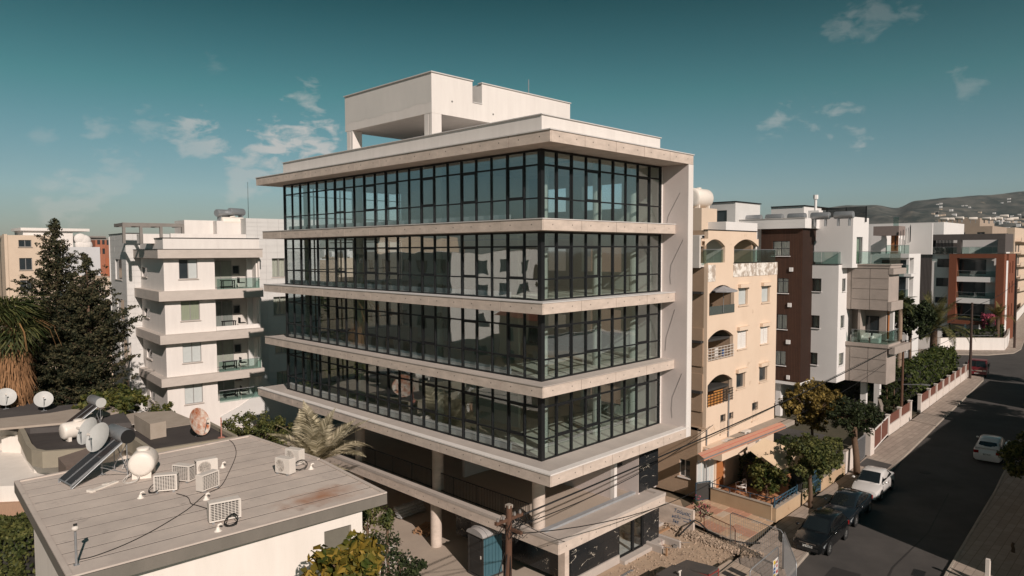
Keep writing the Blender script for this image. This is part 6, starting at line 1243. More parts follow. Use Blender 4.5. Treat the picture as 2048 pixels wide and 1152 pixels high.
p = onz(1402, 1045, 0); tree('bougainvillea', 'thorny bougainvillea with magenta flowers by the graffiti wall', 'shrub', p, [(0, 0, .9, .55, .55, .5), (.3, -.2, .6, .4, .4, .4)], .6, L_DARK, 80, .07, 26, .2, .04); leaves(q := MB(), (0, 0, .95), .7, 60, .07, random.Random(2)); o = obj('flowers', q, L_PINK, bpy.data.objects['bougainvillea'], kind='stuff')
for k in range(26):   # far tree clumps between distant buildings
    pass
dt = MB(); rg = random.Random(77)
for k in range(340):
    dep = rg.uniform(110, 900); u = rg.choice((rg.uniform(1560, 2200), rg.uniform(-200, 700))); p = deep(u, 500, dep)
    if 1500 < u and dep < 190: continue
    if u < 700 and dep < 110: continue
    s = rg.uniform(2.5, 5); leaves(dt, (p.x, p.y, s*1.1), s, 70, s*.28, rg)
obj('far_trees', dt, L_DARK, kind='stuff')
# ================================================================== YARD WALLS, GATES, FENCES
def yard_wall(par, p, q, z1, m=None, th=.2, name='wall', z0=-.1):
    d = Vector((q[0]-p[0], q[1]-p[1], 0)); L = d.length; a = math.atan2(d.y, d.x); mt = Matrix.Translation(((p[0]+q[0])/2, (p[1]+q[1])/2, (z0+z1)/2))@rotz(a); k = MB(); k.mbox(mt, L, th, z1-z0)
    o = W(name, k, m or OCHRE, par); k = MB(); k.mbox(Matrix.Translation(((p[0]+q[0])/2, (p[1]+q[1])/2, z1+.022))@rotz(a), L+.02, th+.06, .04); W('wall_cap', k, KERBM, par); return o
OCHRE = pmat('ochre_yard_wall', (.50, .37, .24), (.42, .30, .19), .95, 1.2, .3, 25, grain=.12, spots=((.30, .19, .11), 1.6, .6))
yw = thing('yard_wall', 'low ochre wall with grimy base around the tiled patio beside the drive', 'wall', (17.5, -2.2, 0))
yard_wall(yw, (17.75, 1.9), (17.42, -2.15), .85); yard_wall(yw, (17.42, -2.27), (22.9, -2.2), .72); yard_wall(yw, (24.4, -2.15), (29.2, -2.0), .72)
BLUE = pmat('blue_painted_metal', (.05, .11, .16), (.04, .09, .13), .5, 4); DBLUE = pmat('dark_blue_gate_metal', (.03, .06, .09), (.025, .05, .07), .5, 4)
rl = thing('railing', 'blue diagonal-braced railing on the patio wall corner', 'railing', (18.6, -2.25, .76)); q = MB().box(-1.15, 2.0, -.02, .02, .48, .52).box(-1.15, 2.0, -.02, .02, .28, .31).box(-1.17, -1.11, -.03, .03, 0, .6).box(1.97, 2.03, -.03, .03, 0, .6)
obj('rails', q, BLUE, rl); q = MB()
for k in range(5): q.cyl((-1.1+k*.62, 0, .02), (-1.1+k*.62+.6, 0, .5), .014, n=5); q.cyl((-1.1+k*.62+.6, 0, .02), (-1.1+k*.62, 0, .5), .014, n=5)
obj('diagonal_bars', q, BLUE, rl, kind='stuff')
rl = thing('railing', 'dark handrail along the patio wall above the tiled drive', 'railing', (17.6, 0, .9)); obj('handrail', MB().box(-.02, .02, -2.1, 1.8, .28, .32), DBLUE, rl); [obj('post', MB().box(-.02, .02, y-.02, y+.02, 0, .28), DBLUE, rl) for y in (-2, -.7, .6, 1.75)]
gt = thing('gate', 'small dark blue gate with crossed bars beside the sliding door', 'gate', (17.75, 2.05, 0)); obj('gate_frame', MB().box(0, .05, -.1, -.05, 0, 1.25).box(0, .05, .95, 1.0, 0, 1.25).box(0, .05, -.05, .95, 1.2, 1.25).box(0, .05, -.05, .95, .1, .15), DBLUE, gt); obj('cross_bars', MB().cyl((.02, -.05, .15), (.02, .95, 1.2), .02, n=5).cyl((.05, -.05, 1.2), (.05, .95, .15), .02, n=5), DBLUE, gt); obj('mesh_sheet', MB().box(-.006, -.001, -.04, .94, .16, 1.19), DARKV, gt); gt.rotation_euler = (0, 0, D(65))
gt = thing('gate', 'bright blue barred gate between two hedges on the pavement', 'gate', (23.65, -2.2, 0)); q = MB()
for k in range(9): q.box(-.66+k*.165-.018, -.66+k*.165+.018, -.015, .015, .05, 1.5+.12*(k % 2))
for z in (.15, .8, 1.4): q.box(-.7, .7, -.03, .03, z, z+.06)
obj('bars', q, BLUE, gt, kind='stuff'); [obj('gate_post', MB().box(x-.05, x+.05, -.05, .05, 0, 1.7), BLUE, gt) for x in (-.75, .75)]
PATIO = pmat('terracotta_tile', (.50, .24, .12), (.42, .20, .10), .7, 3, grain=.08)
pf = MB(); pf.add([(17.6, -2.1, .03), (29, -1.9, .03), (29, 2.5, .03), (17.9, 2.5, .03)], [(0, 1, 2, 3)]); pt_ = obj('patio', pf, PATIO, kind='structure'); tl = None
for ix in range(9):
    for iy in range(9):
        x, y = 17.95+ix*.48, -1.85+iy*.48; tl = obj('patio_tile', MB().bbox(-.232, .232, -.232, .232, 0, .03, .006), PATIO, pt_) if tl is None else share(tl, pt_); tl.location = (x, y, .032+R.uniform(0, .004))
ch = thing('plastic_chair', 'white plastic garden chair alone on the terracotta patio', 'chair', onz(1482, 986, .062), D(-120)); obj('seat', MB().bbox(-.23, .23, -.23, .23, .40, .44), WHITE, ch)
obj('backrest', MB().tube([(-.22, .22, .42), (-.2, .27, .75), (0, .3, .92), (.2, .27, .75), (.22, .22, .42)], .022, 6).tube([(-.08, .25, .44), (-.07, .29, .88)], .018, 5).tube([(.08, .25, .44), (.07, .29, .88)], .018, 5), WHITE, ch, smooth=True)
for x in (-1, 1):
    obj('armrest', MB().tube([(x*.23, .22, .66), (x*.27, 0, .66), (x*.25, -.22, .62), (x*.24, -.22, .42)], .02, 6), WHITE, ch, smooth=True)
    for y in (-1, 1): obj('leg', MB().cyl((x*.2, y*.2, .40), (x*.24, y*.24, 0), .022, .018, 6), WHITE, ch)
for k, (pl, lb) in enumerate((([(1496, 898, 3.2), (1527, 876, 3.6), (1596, 902, 2.6), (1533, 928, 2.4)], 'left of two beige shade sails slung over the patio'), ([(1522, 912, 3.0), (1600, 898, 3.0), (1612, 925, 2.5), (1560, 940, 2.2)], 'right of two beige shade sails slung over the patio'))):
    P_ = [onz(u, v, z) for u, v, z in pl]; t = thing('shade_sail', lb, 'shade sail', (P_[0]+P_[2])/2); c0 = XF[t.name].translation; q = MB(); n = 6; g_ = []
    for i in range(n+1):
        for j in range(n+1): a, c = i/n, j/n; p = P_[0]*(1-a)*(1-c)+P_[1]*a*(1-c)+P_[2]*a*c+P_[3]*(1-a)*c; p.z -= .35*math.sin(math.pi*a)*math.sin(math.pi*c); g_.append(p-c0)
    q.add(g_, [(i*(n+1)+j, (i+1)*(n+1)+j, (i+1)*(n+1)+j+1, i*(n+1)+j+1) for i in range(n) for j in range(n)]); obj('cloth', q, pmat('beige_sail_cloth', (.58, .44, .30), (.50, .38, .26), .9, 2), t, smooth=True); obj('rope', MB().tube([P_[3]-c0, P_[3]-c0+Vector((.2, -.5, -.4))], .01, 4), CABLE, t)
# street boundary of the modern apartments
BRNP = pmat('brown_fence_panel', (.17, .07, .05), (.13, .055, .04), .7, 3); WBASE = pmat('white_base_wall', (.66, .60, .55), (.56, .50, .45), .9, 1.1, grain=.06)
sf = thing('boundary_fence', 'white base wall with posts and dark red-brown panels along the sunlit pavement', 'fence', (55, -.8, 0))
def fence_run(p, q, n, gap=()):
    for i in range(n):
        a = Vector((*p, 0)).lerp(Vector((*q, 0)), i/n); c = Vector((*p, 0)).lerp(Vector((*q, 0)), (i+1)/n); d = (c-a).normalized(); an = math.atan2(d.y, d.x); L = (c-a).length
        k = MB(); k.mbox(Matrix.Translation((a.x, a.y, .85))@rotz(an), .28, .28, 1.7); po = W('post', k, WBASE, sf); k = MB(); k.mbox(Matrix.Translation((a.x, a.y, 1.73))@rotz(an), .36, .36, .06); W('post_cap', k, WBASE, sf)
        if i in gap: continue
        m_ = (a+c)/2; k = MB(); k.mbox(Matrix.Translation((m_.x, m_.y, .35))@rotz(an), L-.29, .2, .9); W('base_wall', k, WBASE, sf)
        k = MB(); k.mbox(Matrix.Translation((m_.x, m_.y, 1.22))@rotz(an), L-.32, .05, .78); W('fence_panel', k, BRNP, sf)
fence_run((42.2, -1.0), (57, -.42), 4, (2,)); fence_run((57, -.42), (79.5, .6), 7)
gt = thing('sliding_gate', 'long white framed gate with two brown panels on the pavement', 'gate', (39, -1.45, 0), math.atan2(.75, 6.3)); obj('gate_frame', MB().box(-3.1, 3.0, -.03, .03, .1, .2).box(-3.1, 3.0, -.03, .03, 1.6, 1.7).box(-3.1, -3.0, -.03, .03, .2, 1.6).box(2.9, 3.0, -.03, .03, .2, 1.6).box(-.05, .05, -.03, .03, .2, 1.6), WHITE, gt); [obj('gate_panel', MB().box(x0, x1, -.015, .015, .22, 1.58), BRNP, gt) for x0, x1 in ((-2.98, -.07), (.07, 2.88))]
gt = thing('steel_gate', 'grey steel mesh gate right of the leaning street tree', 'gate', (32.9, -1.9, 0), .06); obj('gate_frame', MB().box(-1.2, 1.2, -.02, .02, 1.75, 1.8).box(-1.2, -1.15, -.02, .02, 0, 1.75).box(1.15, 1.2, -.02, .02, 0, 1.75), STEELG, gt); obj('sheet', MB().box(-1.15, 1.15, -.008, .008, .05, 1.74), STEELG, gt); q = MB()
for k in range(16): q.cyl((-1.1+k*.14, -.015, .1), (-1.1+k*.14+.1, -.015, 1.7), .008, n=4)
obj('mesh_bars', q, BLACKM, gt, kind='stuff')
gp = thing('gate_pillar', 'pale rendered gate pillar left of the long sliding gate', 'pillar', (35.2, -1.75, 0)); obj('shaft', MB().box(-.45, .45, -.25, .25, 0, 1.85), WBASE, gp); obj('cap', MB().box(-.5, .5, -.3, .3, 1.851, 1.93), WBASE, gp)
gw = thing('yard_wall', 'grey rendered yard wall with white cap left of the steel gate', 'wall', (30.8, -2, 0)); yard_wall(gw, (29.3, -2.0), (31.6, -1.95), 1.5, WBASE)
nw = thing('boundary_wall', 'long bright white boundary wall curving round the far street corner', 'wall', (105, 5, 0))
for p, q_ in (((101.2, 30), (101.5, 9)), ((101.5, 9), (103, 8.2)), ((103, 8.2), (108.4, 1.9)), ((108.4, 1.9), (114, 2.4)), ((114, 2.4), (150, 7.5)), ((150, 7.5), (210, 13.5))): yard_wall(nw, p, q_, 1.9, WHITE, .25, 'wall_length')
nw2 = thing('yard_wall', 'stone pillar and lamp wall where the long hedge meets the gateway', 'wall', (48.5, .4, 0)); yard_wall(nw2, (46, .6), (49.5, 1.9), 1.6, CP)
# garden ground
m = MB(); m.add([(29.2, -2, .012), (42, -.9, .012), (57, -.35, .012), (77, .6, .012), (81.4, 4, .012), (81.8, 40, .012), (28.5, 40, .012), (28.5, 3, .012)], [tuple(range(8))]); obj('garden_ground', m, pmat('garden_soil', (.09, .075, .05), (.05, .05, .03), .95, .8), kind='structure')
m = MB(); m.add([(28.8, 2.6, .03), (38.5, 2.6, .03), (38.5, 14, .03), (28.8, 14, .03)], [(0, 1, 2, 3)]); obj('parking_court', m, ASPH, kind='structure'); m = MB(); m.add([(101.6, 9.2, .02), (108.6, 2.1, .02), (150, 7.8, .02), (150, 40, .02), (101.6, 40, .02)], [tuple(range(5))]); obj('terrace_ground', m, YARD, kind='structure')
m = MB(); m.add([(50, 8, .02), (60, 8, .02), (60, 13, .02), (50, 13, .02)], [(0, 1, 2, 3)])
# ================================================================== VEHICLES
PBLACK = pmat('black_car_paint', (.006, .007, .008), None, .22, spec=.4, coat=.5); PWHITE = pmat('white_car_paint', (.62, .60, .58), None, .3, spec=.5, coat=.8); PDARK = pmat('dark_blue_car_paint', (.010, .014, .018), None, .2, spec=.5, coat=1.0); PRED = pmat('red_truck_paint', (.13, .014, .02), None, .35, coat=.6)
CGL = pmat('car_glass', (.012, .015, .016), None, .03, spec=1.0, coat=.5); TYRE = pmat('tyre_rubber', (.02, .02, .02), None, .85); RIM = pmat('alloy_rim', (.45, .45, .44), None, .3, metal=.8); HEADL = pmat('headlight_lens', (.50, .53, .54), (.25, .27, .28), .08, 14, spec=.9, coat=1); CHROME = pmat('chrome_trim', (.6, .6, .6), None, .15, metal=1); TAIL = pmat('red_tail_lens', (.30, .012, .012), None, .2); PLATE = pmat('number_plate', (.70, .70, .66), (.1, .1, .1), .5, 22, contrast=5, detail=1); PLAS = pmat('black_trim_plastic', (.02, .02, .02), None, .6)
def car(label, loc, rz, L, Wd, prof, paint, cat='car', name='parked_car', cab=(), wheels=(.8, 3.4), wr=.31, group=None):
    """front of the car faces local -x (x=0 nose). prof: (x, hood/belt height, half width); cab: (x, roof height, half width at roof)"""
    t = thing(name, label, cat, loc, rz, group); hw = Wd/2; q = MB(); rings = []
    for x, zt_, w_ in prof:
        w_ *= hw; zb = .2; rings.append([(x, w_*.86, zb), (x, w_*.985, zb+.10), (x, w_, .46), (x, w_*.985, zt_-.13), (x, w_*.93, zt_-.04), (x, w_*.76, zt_), (x, w_*.35, zt_+.025), (x, 0, zt_+.03)])
    def ringmesh(q, rings):
        n = len(rings[0]); vs = []
        for r in rings: vs += [(x, y, z) for x, y, z in r]+[(x, -y, z) for x, y, z in r[-2::-1]]
        m_ = 2*n-1; fs = [(i*m_+k, i*m_+k+1, (i+1)*m_+k+1, (i+1)*m_+k) for i in range(len(rings)-1) for k in range(m_-1)]+[(i*m_+m_-1, i*m_, (i+1)*m_, (i+1)*m_+m_-1) for i in range(len(rings)-1)]
        fs += [tuple(range(m_-1, -1, -1)), tuple(range((len(rings)-1)*m_, len(rings)*m_))]; q.add(vs, [f[::-1] for f in fs])
    ringmesh(q, rings); body = obj('body', q, paint, t, smooth=42)
    q = MB(); rr_ = []
    for x, zb, zt_, wb, wt in cab: wb *= hw; wt *= hw; rr_.append([(x, wb, zb), (x, wb*.55+wt*.45, zb+(zt_-zb)*.5), (x, wt*1.0, zt_-.06), (x, wt*.88, zt_-.012), (x, wt*.45, zt_+.012), (x, 0, zt_+.018)])
    ringmesh(q, rr_); obj('roof', q, paint, t, smooth=42)
    # glazing laid 4 mm proud of the cabin: windscreen, rear screen, side windows
    c = cab; 
    def pan(name, a, b_, w0, w1, w2, w3, inset_=.08):
        # between station a (low) and b (high)
        xa, za = a; xb, zb = b_; dx, dz = xb-xa, zb-za; l = math.hypot(dx, dz); nx_, nz_ = (-dz/l, dx/l) if dx > 0 else (dz/l, -dx/l)
        o_ = .014; f0, f1 = .10, .93; A = (xa+dx*f0+nx_*o_, za+dz*f0+nz_*o_); B = (xa+dx*f1+nx_*o_, za+dz*f1+nz_*o_)
        v = []; nn = 6
        for (x, z), w_ in ((A, w0), (B, w1)):
            for k in range(nn+1): y = -w_+2*w_*k/nn; v.append((x+(.02*(2*k/nn-1)**2)*(1 if dx > 0 else -1), y, z+.036-.024*(2*k/nn-1)**2))
        obj(name, MB().add(v, [(k, k+1, nn+2+k, nn+1+k) if dx < 0 else (k, nn+1+k, nn+2+k, k+1) for k in range(nn)]), CGL, t, smooth=True)
    s0, s1, s2, s3 = c[0], c[1], c[-2], c[-1]
    pan('windscreen', (s0[0], s0[1]), (s1[0], s1[2]), s0[3]*hw*.88, s1[4]*hw*.86, 0, 0); pan('rear_window', (s3[0], s3[1]), (s2[0], s2[2]), s3[3]*hw*.84, s2[4]*hw*.82, 0, 0)
    xs0, xs1, zb, zt_ = s1[0], s2[0], (s1[1]+s2[1])/2, min(s1[2], s2[2]); wb, wt = s1[3]*hw, s1[4]*hw; n = 2
    xm = (xs0+xs1)/2; lf = s0[0]+(s1[0]-s0[0])*.22; lb = s3[0]+(s2[0]-s3[0])*.30
    for s in (-1, 1):
        for a0, a1, b0, b1 in ((lf+.06, xm-.04, xs0+.05, xm-.04), (xm+.04, lb-.05, xm+.04, xs1-.02)):
            y0 = wb*.985+.012; y1 = wt+.010; zz0, zz1 = zb+.05, zt_-.10
            v = [(a0, s*y0, zz0), (a1, s*y0, zz0), (b1, s*y1, zz1), (b0, s*y1, zz1)]; obj('side_window', MB().add(v, [(0, 1, 2, 3) if s < 0 else (3, 2, 1, 0)]), CGL, t)
        obj('door_line', MB().box(xm-.006, xm+.006, s*hw*.992, s*(hw*1.0+.004), .32, zb-.02).box(lf-.1, lf-.088, s*hw*.98, s*(hw+.003), .32, zb-.1), PLAS, t)
        obj('door_handle', MB().box(xm-.22, xm-.06, s*(hw*.975), s*(hw+.02), zb-.17, zb-.13), CHROME, t)
        mr = MB(); mr.ball((lf+.12, s*(hw+.10), zb+.10), .07, .11, .075, 10, 6); obj('wing_mirror', mr, paint, t, smooth=True)
        for wx in wheels:
            cy = s*(hw-.10); obj('wheel_arch', MB().lathe([(wr+.005, 0), (wr+.06, 0), (wr+.06, .02), (wr+.005, .02)], Matrix.Translation((wx, s*(hw-.008) if s > 0 else s*(hw-.008), wr))@Matrix.Rotation(D(-90*s), 4, 'X'), 22), PLAS, t)
            wl_ = obj('wheel', MB().lathe([(wr*.62, -.09), (wr*.95, -.10), (wr, -.06), (wr, .06), (wr*.95, .10), (wr*.62, .09)], Matrix.Translation((wx, cy+s*.02, wr))@Matrix.Rotation(D(-90*s), 4, 'X'), 22), TYRE, t, smooth=50)
            m_ = Matrix.Translation((wx, cy+s*.02, wr))@Matrix.Rotation(D(-90*s), 4, 'X'); rq = MB().lathe([(.001, .03), (wr*.6, .03), (wr*.64, .09), (wr*.60, .095), (wr*.56, .05)], m_, 20)
            for k in range(5): a = k*2*math.pi/5; rq.cyl(m_@Vector((.03*math.cos(a), .03*math.sin(a), .075)), m_@Vector((wr*.57*math.cos(a), wr*.57*math.sin(a), .085)), .028, .02, 5)
            obj('rim', rq, RIM, wl_)
    # nose and tail
    f0 = prof[0]; zn = prof[1][1]; nose = prof[0][0]
    for s in (-1, 1):
        q = MB(); y0, y1 = s*hw*.52, s*hw*.93; x0 = nose+.05
        q.add([(x0-.015, y0, zn-.20), (x0+.16, y1*1.02, zn-.16), (x0+.42, y1*1.03, zn-.05), (x0+.10, y0, zn-.075)], [(0, 1, 2, 3) if s < 0 else (3, 2, 1, 0)]); q.add([(x0-.02, y0, zn-.21), (x0+.155, y1*1.025, zn-.17), (x0+.15, y1*1.0, zn-.26), (x0-.02, y0, zn-.26)], [(3, 2, 1, 0) if s < 0 else (0, 1, 2, 3)]); obj('headlight', q, HEADL, t)
        e_ = prof[-1][0]; q = MB(); q.box(e_-.10, e_+.012, s*hw*.58, s*hw*.93, prof[-2][1]-.30, prof[-2][1]-.10); obj('tail_light', q, TAIL, t)
    obj('grille', MB().box(nose-.012, nose+.02, -hw*.48, hw*.48, zn-.24, zn-.13).box(nose-.012, nose+.04, -hw*.62, hw*.62, .26, .40), PLAS, t); obj('grille_trim', MB().box(nose-.022, nose-.013, -hw*.5, hw*.5, zn-.135, zn-.115).box(nose-.022, nose-.013, -.07, .07, zn-.22, zn-.14), CHROME, t)
    obj('number_plate', MB().box(nose-.024, nose-.014, -.25, .25, .42, .53), PLATE, t); obj('number_plate', MB().box(prof[-1][0]+.013, prof[-1][0]+.022, -.25, .25, .62, .73), PLATE, t)
    obj('wiper', MB().tube([(s0[0]+.0, -.1, s0[1]+.05), (s0[0]+.12, -.55, s0[1]+.10)], .01, 4), PLAS, t); obj('underbody', MB().box(.3, prof[-1][0]-.3, -hw*.8, hw*.8, .14, .22), PLAS, t)
    return t
HATCH = [(.0, .62, .70), (.05, .76, .84), (.35, .86, .95), (.8, .93, 1), (1.1, .97, 1), (3.0, 1.0, 1), (3.75, .99, .98), (4.0, .95, .93), (4.08, .80, .88)]
SEDAN = [(.0, .56, .70), (.05, .68, .84), (.40, .78, .95), (.9, .85, 1), (1.2, .89, 1), (3.2, .93, 1), (4.1, .97, .97), (4.40, .93, .93), (4.48, .74, .88)]
SUVP = [(.0, .70, .72), (.06, .88, .86), (.40, .96, .95), (.9, 1.02, 1), (1.2, 1.05, 1), (3.2, 1.08, 1), (4.2, 1.08, .98), (4.42, 1.02, .94), (4.5, .80, .90)]
car('black hatchback nearest the camera, parked first at the kerb', (14.45, -5.35, -.12), D(2), 4.08, 1.70, HATCH, PBLACK, cab=[(.85, .93, .95, .86, .84), (1.72, .96, 1.50, .90, .72), (2.5, .98, 1.54, .90, .72), (3.45, .98, 1.47, .90, .70), (4.0, .97, 1.02, .86, .80)], wheels=(.80, 3.40))
car('black saloon parked between the black hatchback and the white sedan', (19.25, -5.0, -.12), D(3), 4.48, 1.78, SEDAN, PDARK, cab=[(1.05, .86, .88, .84, .82), (2.0, .90, 1.38, .88, .70), (2.6, .92, 1.42, .88, .70), (3.15, .93, 1.36, .88, .68), (4.05, .94, .97, .84, .78)], wheels=(.85, 3.6))
car('white sedan with sun on its bonnet, last of the row at the kerb', (24.7, -4.75, -.12), D(3.5), 4.48, 1.72, SEDAN, PWHITE, cab=[(1.05, .86, .88, .84, .82), (1.95, .90, 1.44, .88, .72), (2.6, .92, 1.49, .88, .72), (3.2, .93, 1.42, .88, .70), (4.05, .94, .98, .84, .78)], wheels=(.85, 3.5))
car('white estate car seen from behind on the shaded right side of the road', (43.6, -8.35, -.12), D(185), 4.5, 1.8, SUVP, PWHITE, cab=[(1.0, 1.03, 1.05, .86, .84), (1.8, 1.06, 1.56, .90, .74), (2.6, 1.08, 1.62, .90, .74), (4.0, 1.08, 1.52, .90, .70), (4.42, 1.07, 1.12, .86, .80)], wheels=(.9, 3.55)).rotation_euler = (0, 0, D(183.5))
p = onz(1566, 836, 0); car('dark car in the shade beneath the dark brown apartment wing', (p.x+1.5, p.y+1.2, .03), D(75), 4.08, 1.7, HATCH, PBLACK, cab=[(.85, .93, .95, .86, .84), (1.72, .96, 1.50, .90, .72), (2.5, .98, 1.54, .90, .72), (3.45, .98, 1.47, .90, .70), (4.0, .97, 1.02, .86, .80)], wheels=(.80, 3.40))
t = thing('flatbed_truck', 'small dark red flatbed truck parked at the street corner', 'truck', (79.6, -.15, -.12), D(6)); hw = 1.0
q = MB(); prof = [(-.02, .35, .9), (.0, .62, .98), (.04, 1.05, 1), (.10, 1.2, 1)]
q.add([(0, y, z) for y, z in ((-1, .35), (1, .35))]+[(0, 1, 1.15), (0, -1, 1.15), (.38, .93, 2.05), (.38, -.93, 2.05), (1.5, .93, 2.1), (1.5, -.93, 2.1), (1.5, 1, .35), (1.5, -1, .35)], [(0, 1, 2, 3)[::-1], (3, 2, 4, 5)[::-1], (5, 4, 6, 7)[::-1], (7, 6, 8, 9)[::-1], (1, 8, 6, 4, 2)[::-1], (0, 3, 5, 7, 9)[::-1], (0, 9, 8, 1)[::-1]]); obj('cab', q, PRED, t)
q = MB(); q.add([(-.006+.38*.12, -.88, 1.25), (-.006+.38*.12, .88, 1.25), (.38*.9-.006, .84, 1.98), (.38*.9-.006, -.84, 1.98)], [(3, 2, 1, 0)]); obj('windscreen', q, CGL, t)
for s in (-1, 1): obj('side_window', MB().add([(.25, s*.985, 1.25), (1.1, s*.985, 1.25), (1.1, s*.94, 1.9), (.48, s*.94, 1.9)], [(0, 1, 2, 3)]), CGL, t); obj('headlight', MB().box(-.03, .02, s*.62, s*.95, .72, .90), HEADL, t); obj('wing_mirror', MB().box(.05, .12, s*1.05, s*1.25, 1.4, 1.75), PLAS, t)
obj('grille', MB().box(-.025, -.002, -.55, .55, .72, .86), CHROME, t); obj('bumper', MB().box(-.08, .1, -1.0, 1.0, .36, .58), PRED, t); obj('number_plate', MB().box(-.10, -.085, -.26, .26, .42, .54), PLATE, t); obj('load_bed', MB().box(1.6, 5.0, -1.0, 1.0, .75, .9).box(1.6, 1.7, -1.0, 1.0, .9, 1.7).box(1.7, 5.0, -1.0, -.95, .9, 1.3).box(1.7, 5.0, .95, 1.0, .9, 1.3), PLAS, t); obj('chassis', MB().box(.3, 4.9, -.4, .4, .45, .74), PLAS, t)
for x in (.75, 3.9):
    for s in (-1, 1): obj('wheel', MB().lathe([(.001, -.1), (.34, -.1), (.38, -.06), (.38, .06), (.34, .1), (.001, .1)], Matrix.Translation((x, s*.86, .38))@Matrix.Rotation(D(90), 4, 'X'), 18), TYRE, t, smooth=40)
# ================================================================== POLES AND WIRES
WOODP = pmat('weathered_pole_wood', (.15, .07, .04), (.06, .04, .03), .9, 3, .5, 30, stretch=(4, 4, .5))
pa_ = onz(1018, 1010, 7.6); A0 = Vector((pa_.x, pa_.y, 0)); t = thing('utility_pole', 'leaning weathered wooden utility pole thick with wires at the bottom centre', 'utility pole', A0)
obj('shaft', MB().cyl((-.25, -.1, 0), (0, 0, 7.6), .15, .10, 12), WOODP, t, smooth=40); obj('pole_cap', MB().box(-.09, .09, -.09, .09, 7.52, 7.62), KERBM, t)
obj('crossarm', MB().box(-.6, .6, -.05, .05, 7.1, 7.2).box(-.05, .05, -.55, .45, 6.8, 6.88), WOODP, t)
for k in range(5): obj('insulator', MB().lathe([(.001, 0), (.045, 0), (.05, .05), (.03, .07), (.045, .10), (.001, .12)], Matrix.Translation((-.5+k*.25, 0, 7.2)), 10), PERG, t, smooth=40)
obj('cable_clamp', MB().ball((.25, .15, 6.95), .12, .10, .08, 8, 5).ball((.12, -.1, 6.75), .1, .09, .12, 8, 5).ball((.35, .0, 7.05), .09, .09, .07, 8, 5), CABLE, t, kind='stuff'); rg = random.Random(9); q = MB()
for k in range(34): s_ = Vector((rg.uniform(-.35, .65), rg.uniform(-.2, .2), rg.uniform(6.6, 7.25))); e_ = s_+Vector((rg.uniform(-.5, .5), rg.uniform(-.3, .3), rg.uniform(-.35, .2))); q.tube([s_, (s_+e_)/2+Vector((rg.uniform(-.15, .15), 0, -.2)), e_], .011, 4)
for k in range(5): q.tube([(.1-.05*k, .12, 7.0-.1*k), (.05-.04*k, .16, 4), (-.1-.04*k, .15, .2)], .018, 4)
obj('wire_tangle', q, CABLE, t, kind='stuff')
pB = Vector((50.9, .35, 0)); t = thing('utility_pole', 'slim wooden telegraph pole with a lamp arm beside the cypresses', 'utility pole', pB); hB = 7.0
obj('shaft', MB().cyl((0, 0, 0), (.1, 0, hB), .14, .09, 10), WOODP, t); obj('lamp_arm', MB().cyl((0, 0, 2.9), (.1, -1.7, 3.1), .04, n=6).box(.0, .22, -2.3, -1.6, 3.06, 3.16), STEELG, t); obj('insulator', MB().cyl((.1, -.2, 6.9), (.1, -.2, 7.15), .06, n=6).cyl((.1, .2, 6.9), (.1, .2, 7.15), .06, n=6), CABLE, t)
pC = Vector((77.2, .1, 0)); t = thing('utility_pole', 'dark telegraph pole with a lamp arm next to the parked truck', 'utility pole', pC); obj('shaft', MB().cyl((0, 0, 0), (0, 0, 9.2), .17, .12, 10), pmat('dark_pole_wood', (.07, .045, .035), (.05, .035, .03), .9, 3), t); obj('lamp_arm', MB().cyl((0, 0, 5.2), (0, -2.2, 5.4), .05, n=6), STEELG, t)
pD = Vector((112.6, 1.2, 0)); t = thing('utility_pole', 'farthest dark telegraph pole against the white boundary wall', 'utility pole', pD); obj('shaft', MB().cyl((0, 0, 0), (0, 0, 11), .18, .13, 10), MATS['dark_pole_wood'], t)
for k, (x, y) in enumerate(((45.2, -11.9), (49.2, -11.6))):
    t = thing('lamp_post', ['first', 'second'][k]+' lamp post across the street, throwing a long thin shadow over the road', 'lamp post', (x, y, 0)); obj('shaft', MB().cyl((0, 0, 0), (0, 0, 6.6), .09, .06, 8), STEELG, t); obj('lamp_head', MB().box(-.12, .12, 0, .8, 6.55, 6.68), STEELG, t)
def wire(label, a, b_, sag, r=.02, n=14):
    pts = [Vector(a).lerp(Vector(b_), k/n)-Vector((0, 0, 4*sag*(k/n)*(1-k/n))) for k in range(n+1)]; tagit(obj('overhead_wire', MB().tube(pts, r, 5), CABLE, smooth=True), label, 'wire')
tA = A0+Vector((.2, 0, 7.1)); wire('thick overhead wire from the wooden pole past the office podium to the telegraph pole', tA, pB+Vector((.1, 0, 6.95)), .35, .032); wire('overhead wire from the telegraph pole to the pole by the truck', pB+Vector((.1, 0, 6.95)), pC+Vector((0, 0, 8.6)), .5, .03); wire('lower overhead wire from the telegraph pole towards the truck', pB+Vector((.1, 0, 6.0)), pC+Vector((0, 0, 6.6)), .8, .022); wire('overhead wire between the truck pole and the farthest pole', pC+Vector((0, 0, 8.8)), pD+Vector((0, 0, 10.5)), .6, .03)
wire('thin wire from the wooden pole to the beige building canopy', tA-Vector((0, 0, .3)), Vector((18.6, 2.3, 4.6)), .5, .018); wire('lower thin wire from the wooden pole crossing the office door', tA-Vector((0, 0, .5)), onz(1440, 955, 3.2), .6, .018); wire('wire falling from the telegraph pole across the patio tree', pB+Vector((0, 0, 6.2)), Vector((19.2, 1.6, 3.6)), .9, .018)
for k, (dx, dy) in enumerate(((-3.6, -1.3), (-3.0, 2.2), (-1.7, -2.6))): wire(['left', 'middle', 'right'][k]+' stay wire slanting down from the leaning wooden pole', A0+Vector((0, 0, 6.6)), A0+Vector((dx*.5, dy*.5, 0)), .02, .016, 3)
wire('thin wire from the wooden pole down past the podium corner', tA, Vector((2.9, .8, 2.2)), .1, .012)
